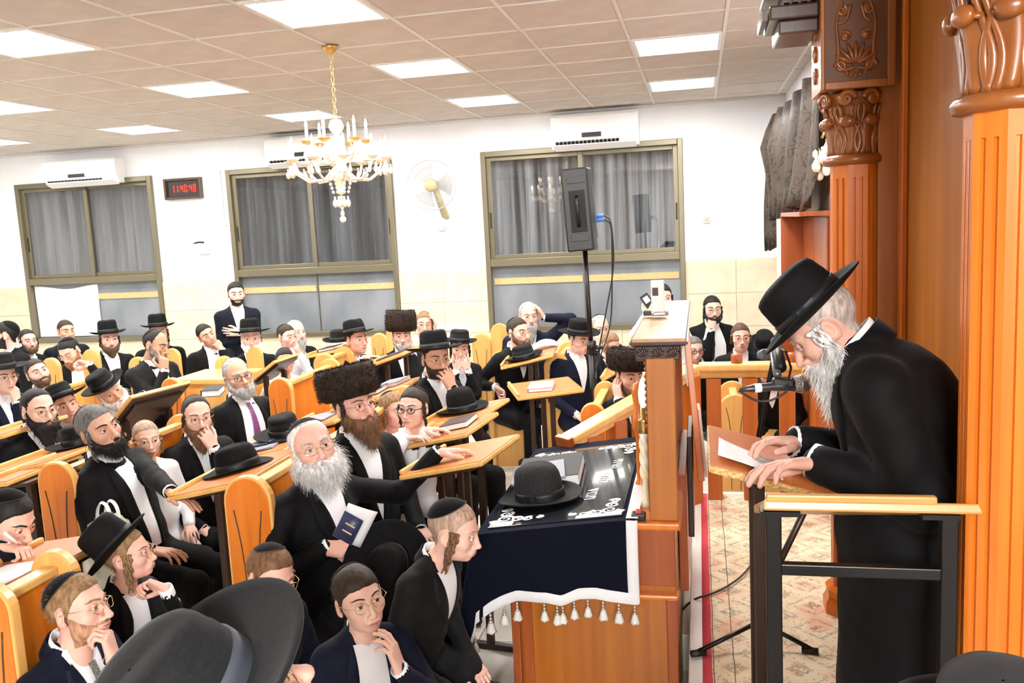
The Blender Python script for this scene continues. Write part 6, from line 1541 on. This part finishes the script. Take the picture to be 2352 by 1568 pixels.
# ---------------------------------------------------------------- the speaker
M_PURP = noisy('purple_tie', (.16, .035, .15), (.22, .06, .20), 60, .6)
M_GREYT = noisy('patterned_tie', (.05, .05, .045), (.32, .30, .24), 220, .6)
person('old man with grey beard and wide black hat bent over the sloping lectern', 1892, 748, 2.38, 196, yaw=-88, pitch=-41, byaw=-92, lean=2, lean2=36, head_fwd=-.02, neck=-.045, big=1.10, slv=1.28, hump=1.0,
       hat='tall', hatback=-5, hair='cropped', pcol='silver', peyot=(.045, 2.2), bcol='silver', beard=('long', .115), skn='old', coat='black', vee=('v', .22), stand=True, floor=PLAT, coatlen=.22, coatr=(.20, .205), fat=1.35, bl='thin', squint=2.2, hairline=.02,
       L=img_arm(1812, 1066, -.06, f=(-1, -.02, .10), n=(.05, -1, .12), pose='rest', hs=1.15, pole=(-.35, -1, .05)),
       R=img_arm(1778, 1012, .20, f=(-1, .10, .25), n=(0, -1, .15), pose='relaxed', hs=1.12, pole=(.4, -.9, -.1)))
# ---------------------------------------------------------------- front of the hall
person('old man with bushy white beard and gold glasses, arm stretched to a stand', 716, 1026, 3.6, 130, yaw=16, pitch=9, roll=10, byaw=38, lean=4, kip=(66, 14), hair='white', hairline=.03, beard=('bushy', .065), bcol='white', glasses='gold', skn='pink', coat='black', vee=('v', .26), fat=1.3, fw=1.05,
       R=img_arm(792, 1262, -.12, f=(.75, .0, .25), n=(-.2, -.5, -.6), pose='grip', pole=(.9, -.6, -.7)), L=img_arm(1048, 1034, .36, f=(1, .10, -.15), n=(0, -1, .1), pose='rest', pole=(-.4, -.3, -1)))
person('boy in gold glasses and navy suit with fingers at his lips', 824, 1372, 2.75, 150, yaw=22, pitch=5, roll=8, byaw=20, lean=10, child=True, kip=(40, 30), hair='dark', hairline=-.012, glasses='gold', skn='fair', coat='navy', vee=('open', .30, .06, .075),
       L=img_arm(900, 1486, -.10, f=(-.30, .92, .12), n=(-.9, -.2, -.25), pose='relaxed', pole=(-.6, .2, -1)), R='lap')
person('crouching boy in profile with large velvet skullcap and long brown sidelock', 1042, 1216, 2.95, 138, yaw=72, pitch=-14, byaw=58, lean=24, child=True, kip=(66, 20), hair='shaved', pcol='auburn', peyot=(.14, 1.9), skn='fair', coat='char', vee=('v', .22), L='lap', R='lap', head_fwd=.01)
person('fair-haired young man in round glasses and navy suit, thumb on his lips', 178, 1394, 2.62, 155, yaw=55, pitch=6, roll=-4, byaw=48, lean=16, kip=(72, 32), hair='light', beard='stubble', bcol='ginger', glasses='gold', skn='pink', coat='navy', vee=('v', .20), tie=M_GREYT, iris=M_IRISB,
       L=img_arm(246, 1462, -.04, f=(-.25, .95, .05), n=(-.9, .1, .1), pose='curl', pole=(-.4, .4, -1)))
person('boy in tall tilted black hat and curly sidelocks, fist under his chin', 292, 1272, 3.0, 122, yaw=70, pitch=6, roll=0, byaw=40, lean=14, child=True, hat='boss', hatback=40, hatoff=(0, -.032, .040), hair='light', peyot=(.14, 2.0), glasses='gold', skn='pink', coat='black', vee=('open', .30, .05, .07),
       L=img_arm(338, 1338, -.03, f=(-.85, .35, .1), n=(0, -.6, .6), pose='curl', pole=(-.2, .5, -1)))
person('youth with thin moustache and black skullcap writing at the left edge', 22, 1192, 3.1, 132, yaw=42, pitch=-26, byaw=50, lean=18, kip=(56, 10), hair='black', skn='fair', coat='midnight', vee=('v', .24), beard=None,
       R=img_arm(52, 1262, -.05, f=(.85, -.10, .15), n=(.1, -1, .1), pose='curl'), L=img_arm(20, 1280, .05, f=(.8, -.2, .1), n=(0, -1, 0), pose='rest'))
person('brown-haired boy with skullcap half hidden behind the big foreground hat', 622, 1322, 2.9, 140, yaw=30, pitch=-14, roll=-8, byaw=25, lean=12, child=True, kip=(46, 8), hair='auburn', peyot=.07, glasses='gold', skn='pink', coat='midnight', vee=('v', .24))
person('person in a large black hat seen from behind at the bottom edge', 515, 1668, 1.12, 405, yaw=100, pitch=36, roll=4, byaw=95, lean=4, child=False, hat='wide', hatback=4, hatm=(M_FELTG, mat('grey_ribbon', (.05, .058, .075), .5)), hair='brown', glasses='gold', skn='pink', coat='black', stand=True, L='side', R='side')
person('person in a round charcoal hat cut off by the lower right corner', 2300, 1800, 1.0, 400, yaw=175, byaw=175, hat='low', hatback=2, hatm=(M_FELTG, M_BAND), hair='brown', coat='black', stand=True, floor=PLAT, L='side', R='side')
# ---------------------------------------------------------------- rows behind
person('dark-bearded man with cropped greying hair leaning on the front pew', 226, 984, 4.15, 112, yaw=34, pitch=6, roll=14, byaw=42, lean=-8, side=6, kip=(44, 44), hair='salt', beard=('med', .05), bcol='black', peyot=.13, glasses=None, skn='warm', coat='black', vee=('open', .46, .042, .030), fat=1.1,
       L=img_arm(438, 1156, -.25, f=(.85, -.35, .2), n=(-.1, -1, .1), pose='spread', pole=(-.8, -.2, -.6)), R='lap')
person('light-haired boy in wire glasses and white shirt behind the dark-bearded man', 336, 1008, 4.6, 86, yaw=12, pitch=0, byaw=20, child=True, hair='shaved', pcol='light', glasses='gold', peyot=.09, skn='fair', coat='white', lean=0)
person('man with long brown beard and glasses, hand over his mouth', 452, 955, 4.85, 92, yaw=12, pitch=-2, byaw=28, kip=(52, 40), hair='dark', hairline=.025, beard=('long', .11), bcol='auburn', glasses='gold', skn='fair', coat='black', vee=('v', .34), peyot=.05, L='mouth')
person('grey-bearded man in white shirt and purple tie', 545, 864, 5.75, 84, yaw=20, pitch=4, roll=9, byaw=32, lean=-3, kip=(44, 42), hair='grey', hairline=.04, beard=('med', .05), bcol='grey', glasses='thin', skn='warm', coat='black', vee=('open', .48, .075, .07), tie=M_PURP)
person('man in the biggest fur hat with full brown beard and glasses', 812, 930, 4.2, 116, yaw=36, pitch=7, roll=5, byaw=32, lean=-2, hat=(.146, .135), hatback=6, hattilt=-2, hair='dark', beard=('full', .10), bcol='auburn', glasses='gold', peyot=.10, skn='pink', coat='black', vee=('v', .36), fat=1.15)
person('girlish boy with light sidelocks behind the boy in glasses', 903, 940, 4.95, 82, yaw=38, pitch=-4, byaw=40, child=True, kip=(40, 20), hair='light', peyot=.10, skn='pink', coat='white')
person('boy in black-rimmed glasses and white shirt leaning on a stand', 950, 935, 4.65, 92, yaw=-28, pitch=2, byaw=25, lean=18, child=True, kip=(54, 28), hair='dark', peyot=.11, glasses='thick', skn='fair', coat='white', L=img_arm(1008, 985, -.06, f=(1, .15, .1), n=(0, -1, 0), pose='rest'), R=img_arm(965, 1003, -.12, f=(.9, .1, .1), n=(0, -1, 0), pose='rest'))
person('young bearded man in wide round black hat, hand at his chin', 1000, 822, 5.55, 88, yaw=22, pitch=-2, byaw=40, hat='big', hatback=10, hair='black', beard='short', bcol='dark', glasses='gold', skn='warm', coat='black', vee=('v', .30), L='mouth')
person('boy in small black hat with hands clasped at his mouth', 1056, 798, 6.9, 62, yaw=4, pitch=-6, byaw=10, child=True, hat='low', hattilt=-6, hair='dark', peyot=.08, skn='fair', coat='black', vee=('v', .20), L='mouth', R='mouth')
person('man with long black beard and grey skullcap at the left', 88, 940, 4.9, 94, yaw=28, pitch=-2, byaw=38, lean=12, kip=(46, 42), hair='black', hairline=.02, beard=('full', .12), bcol='black', glasses='gold', skn='fair', coat='black', vee=('v', .30), fat=1.1)
person('youth in wide black hat with a hand at his ear', 148, 930, 5.45, 76, yaw=16, pitch=4, roll=12, byaw=25, hat='wide', hatback=12, hair='dark', skn='pink', coat='midnight', vee=('v', .28), L='ear')
person('white-bearded man in tilted black hat leaning over a steep stand', 250, 898, 5.65, 78, yaw=20, pitch=-2, roll=30, byaw=25, lean=10, hat='low', hatback=4, hair='white', beard=('full', .09), bcol='white', skn='warm', coat='black', vee=('v', .26), L=img_arm(352, 903, -.05, f=(1, .15, .1), n=(0, -1, 0), pose='rest'), R='lap')
person('youth in navy suit with chin on his fist at the left edge', 6, 862, 6.1, 76, yaw=26, pitch=-6, byaw=25, hat='wide', hatback=8, hair='dark', glasses='gold', skn='fair', coat='navy', vee=('v', .25), L='chin')
person('man with short beard and head leaning back beside a pale pew end', 86, 856, 6.7, 66, yaw=16, pitch=12, roll=14, byaw=22, kip=(52, 14), hair='dark', beard='short', bcol='brown', skn='pink', coat='black', vee=('v', .28))
person('red-bearded man in glasses looking down with hand at his beard', 160, 806, 7.8, 60, yaw=-32, pitch=-28, roll=10, byaw=5, lean=8, kip=(52, 12), hair='black', beard=('med', .04), bcol='red', glasses='gold', skn='fair', coat='char', vee=('open', .46, .07, .09), L=img_arm(182, 832, -.1, f=(-.95, .2, .1), n=(0, -.7, .5), pose='curl'))
person('man with brown beard in tall black hat before the left window', 250, 778, 8.2, 58, yaw=12, pitch=0, byaw=18, hat='tall', hatback=4, hair='dark', beard=('med', .07), bcol='brown', skn='fair', coat='black', vee=('v', .34), peyot=.06)
person('man in tall black hat at the right edge of the left window', 364, 762, 8.9, 56, yaw=4, pitch=0, byaw=10, hat='tall', hatback=4, hair='brown', beard=('med', .05), bcol='brown', peyot=.12, skn='pink', coat='black', vee=('v', .28))
person('balding man with finger on his lips, looking sideways', 358, 792, 7.5, 68, yaw=52, pitch=-14, roll=-6, byaw=35, lean=0, kip=(52, 40), hair='black', hairline=.04, beard=('med', .045), bcol='salt', skn='tan', coat='char', vee=('open', .48, .05, .06), fat=1.3, R=img_arm(376, 826, -.14, f=(-.05, 1, .05), n=(-.6, 0, -.6), pose='point'))
person('young man with head tilted on his hand below the wall clock', 474, 770, 8.55, 54, yaw=18, pitch=4, roll=22, byaw=15, kip=(46, 22), hair='black', skn='warm', coat='black', vee=('open', .40, .06, .07), L='chin')
person('standing man with crossed arms beside the middle window', 542, 674, 8.85, 53, yaw=8, pitch=-4, byaw=8, lean=0, hair='black', beard='stubble', bcol='black', skn='fair', coat='midnight', vee=('v', .34), stand=True, L='cross', R='cross')
person('man with snow-white beard in broad black hat before the middle window', 576, 776, 7.6, 62, yaw=2, pitch=0, byaw=8, hat='big', hatback=6, hair='white', beard=('full', .10), bcol='white', skn='fair', coat='black', vee=('v', .30), L='cross', R='cross')
person('bare-collared man seen in profile at the far left edge', 14, 768, 8.4, 60, yaw=-105, pitch=0, byaw=-70, kip=(64, 30), hair='black', beard='short', bcol='black', skn='pink', coat='black', vee=('v', .28))
person('man with brown beard and dark sidelocks at the left window edge', 64, 783, 8.7, 52, yaw=20, pitch=2, byaw=18, kip=(52, 22), hair='black', hairline=.01, beard=('med', .03), bcol='brown', peyot=.08, skn='pink', coat='black', vee=('v', .30))
person('clean-shaven young man in front of the white paper sheet', 152, 760, 8.95, 50, yaw=20, pitch=0, byaw=15, kip=(36, 24), hair='dark', skn='warm', coat='midnight', vee=('v', .24))
person('black-haired boy in white shirt standing behind an orange pew end', 654, 829, 7.0, 60, yaw=8, pitch=0, byaw=8, child=True, kip=(40, 22), hair='black', skn='warm', coat='white', stand=True, lean=0, L='side', R='side')
person('boy with light sidelocks, sleeve at his mouth, behind the boy in white', 658, 772, 8.2, 54, yaw=40, pitch=-4, byaw=30, child=True, kip=(50, 30), hair='dark', skn='pink', coat='white', L='mouth')
person('bald man with long grey beard behind the boy in white', 680, 762, 8.5, 55, yaw=30, pitch=0, byaw=25, hair='grey', hairline=.08, beard=('long', .16), bcol='grey', skn='fair', coat='black', vee=('open', .45, .09, .11))
person('clean-shaven man in black fedora and pale blue collar', 818, 779, 7.45, 64, yaw=38, pitch=2, byaw=30, hat='fedora', hatback=10, hair='dark', skn='pink', coat='midnight', vee=('v', .26), fat=1.2, L=img_arm(858, 818, -.15, f=(.95, .1, .1), n=(0, -1, 0), pose='rest'))
person('grey-bearded man in the fur hat beneath the middle window corner', 922, 770, 7.6, 60, yaw=6, pitch=0, byaw=10, hat=(.137, .165), hatback=4, hattilt=-3, hair='dark', beard=('med', .06), bcol='grey', skn='pink', coat='black', vee=('v', .25), L='cheek')
person('youth in glasses resting his head on his raised arm at the wall', 974, 744, 8.4, 56, yaw=4, pitch=0, roll=-6, byaw=0, kip=(44, 20), hair='light', peyot=.07, glasses='gold', skn='pink', coat='white', L='head')
person('grey-bearded man holding his forehead below the right window', 1214, 725, 7.9, 62, yaw=12, pitch=0, byaw=5, kip=(40, 30), hair='grey', hairline=.03, beard=('long', .13), bcol='grey', skn='pink', coat='navy', vee=('v', .2), fat=1.2, L='head')
person('brown-bearded man in glasses seated forward with hand on his knee', 1190, 762, 7.15, 65, yaw=42, pitch=0, byaw=38, lean=14, kip=(48, 30), hair='dark', beard=('med', .03), bcol='brown', glasses='gold', skn='fair', coat='black', vee=('v', .20), R=img_arm(1158, 902, -.15, f=(.75, -.5, .15), n=(-.2, -.8, .4), pose='curl'), L='lap')
person('clean-shaven youth in navy suit and black hat behind the speaker pole', 1330, 778, 6.9, 64, yaw=42, pitch=-12, byaw=30, hat='big', hatback=6, hair='dark', skn='fair', coat='navy', vee=('v', .28), L='lap', R='lap')
person('man with skullcap rubbing his eyes below the right window', 1378, 752, 7.8, 58, yaw=18, pitch=-4, byaw=10, kip=(54, 22), hair='grey', hairline=.03, glasses='gold', skn='fair', coat='black', vee=('v', .22), R=img_arm(1374, 776, -.15, f=(.1, 1, .05), n=(.2, 0, -.9), pose='relaxed'))
person('light-haired boy with sidelocks looking down near the pole', 1402, 790, 7.5, 54, yaw=48, pitch=-22, byaw=30, child=True, hair='light', peyot=.06, skn='pink', coat='black', vee=('v', .22))
person('bearded man in fur hat cupping his ear beside the sloping handrail', 1446, 863, 5.55, 86, yaw=26, pitch=-2, byaw=30, lean=10, hat=(.140, .12), hatback=4, hattilt=-4, hair='black', beard=('med', .025), bcol='brown', skn='fair', coat='black', vee=('v', .25), R='ear')
person('boy in white shirt standing by the right window holding up a device', 1523, 682, 8.3, 58, yaw=8, pitch=-4, byaw=8, child=True, kip=(54, 24), hair='black', peyot=.06, skn='fair', coat='white', stand=True, R=img_arm(1488, 702, -.2, f=(.2, .95, 0), n=(.4, 0, -.9), pose='relaxed'), L='side')
person('man in glasses and open black coat with hand at his mouth by the wall', 1636, 709, 8.5, 58, yaw=12, pitch=-2, byaw=10, kip=(50, 20), hair='black', peyot=.10, beard=('med', .03), bcol='black', glasses='gold', skn='fair', coat='black', vee=('open', .50, .11, .12), R='chin')
person('young man in glasses with brown sidelocks behind the railing', 1701, 774, 7.1, 62, yaw=8, pitch=0, byaw=5, kip=(28, 14), hair='brown', peyot=.05, glasses='gold', skn='fair', coat='black', vee=('v', .30))
person('boy in glasses with cropped hair half hidden by the leaning board', 1594, 802, 7.3, 58, yaw=20, pitch=-4, byaw=15, child=True, hair='salt', glasses='thick', skn='fair', coat='black', vee=('v', .25))
person('person bowed down with only a tall black hat showing behind the railing', 1754, 806, 7.4, 60, yaw=6, pitch=-44, byaw=4, lean=16, hat='boss', hatback=10, hair='black', skn='fair', coat='black', vee=('v', .2))
person('dark-suited person seated low behind the railing posts', 1766, 858, 6.5, 60, yaw=-20, pitch=-58, byaw=-10, lean=22, kip=(60, 10), hair='black', beard='short', skn='fair', coat='black', vee=('v', .2), fat=1.2)
# ---------------------------------------------------------------- things in hands
c_ = dep(800, 1212, 3.36); R_ = frame(RGT * .45 + UPV * .9 - FWD * .1, -FWD + A(0, 0, .3)); B = A(*c_)
e = empty('booklet', B, 'dark blue booklet with white pages in the white-bearded man\'s fist', 'booklet')
g = G((R_, c_)); g.grid([[(-.042 + .084 * u, -.055 + .11 * v, .004) for u in (0, .5, 1)] for v in (0, .5, 1)]); g.build('cover', M_NAVYB, e, base=B).modifiers.new('s', 'SOLIDIFY').thickness = .002
g = G((R_, c_)); g.grid([[(-.045 + .115 * u, -.06 + .145 * v * (1 + .1 * u), -.006 - .03 * u * u) for u in np.linspace(0, 1, 8)] for v in np.linspace(0, 1, 8)]); g.build('pages', M_PAPER, e, base=B).modifiers.new('s', 'SOLIDIFY').thickness = .004
for k in range(2): g = G((R_, c_)); g.box((.004, .015 - .03 * k, .0062), (.042, .006, .001)); g.build('gilt_line', M_GILT, e, base=B)
a = dep(8, 1222, 2.98); b = dep(46, 1252, 3.02); e = empty('pen', a, 'white and red pen in the writing youth\'s hand', 'pen'); g = G(); g.tube([a, a + (b - a) * .85], .0045, 8); g.build('barrel', M_PLASTIC, e, base=a); g = G(); g.tube([a + (b - a) * .85, b], [.0045, .001], 8); g.build('tip', mat('red_plastic', (.55, .05, .03), .35), e, base=a)
c_ = dep(1486, 690, 8.02); g = G((np.stack([RGT, UPV, -FWD], 1) @ rot((0, 0, 1), 35), c_)); g.box((0, 0, 0), (.085, .13, .02)); o = g.build('body', M_DARK, None, bevel=.006, base=c_); e = empty('handheld_device', c_, 'dark handheld device raised by the boy at the right window', 'device'); o.parent = e
g = G((np.stack([RGT, UPV, -FWD], 1) @ rot((0, 0, 1), 35), c_)); g.box((0, .01, .011), (.05, .06, .003)); g.build('screen', mat('lit_screen', (.6, .65, .7), .3, emit=.8), e, base=c_)
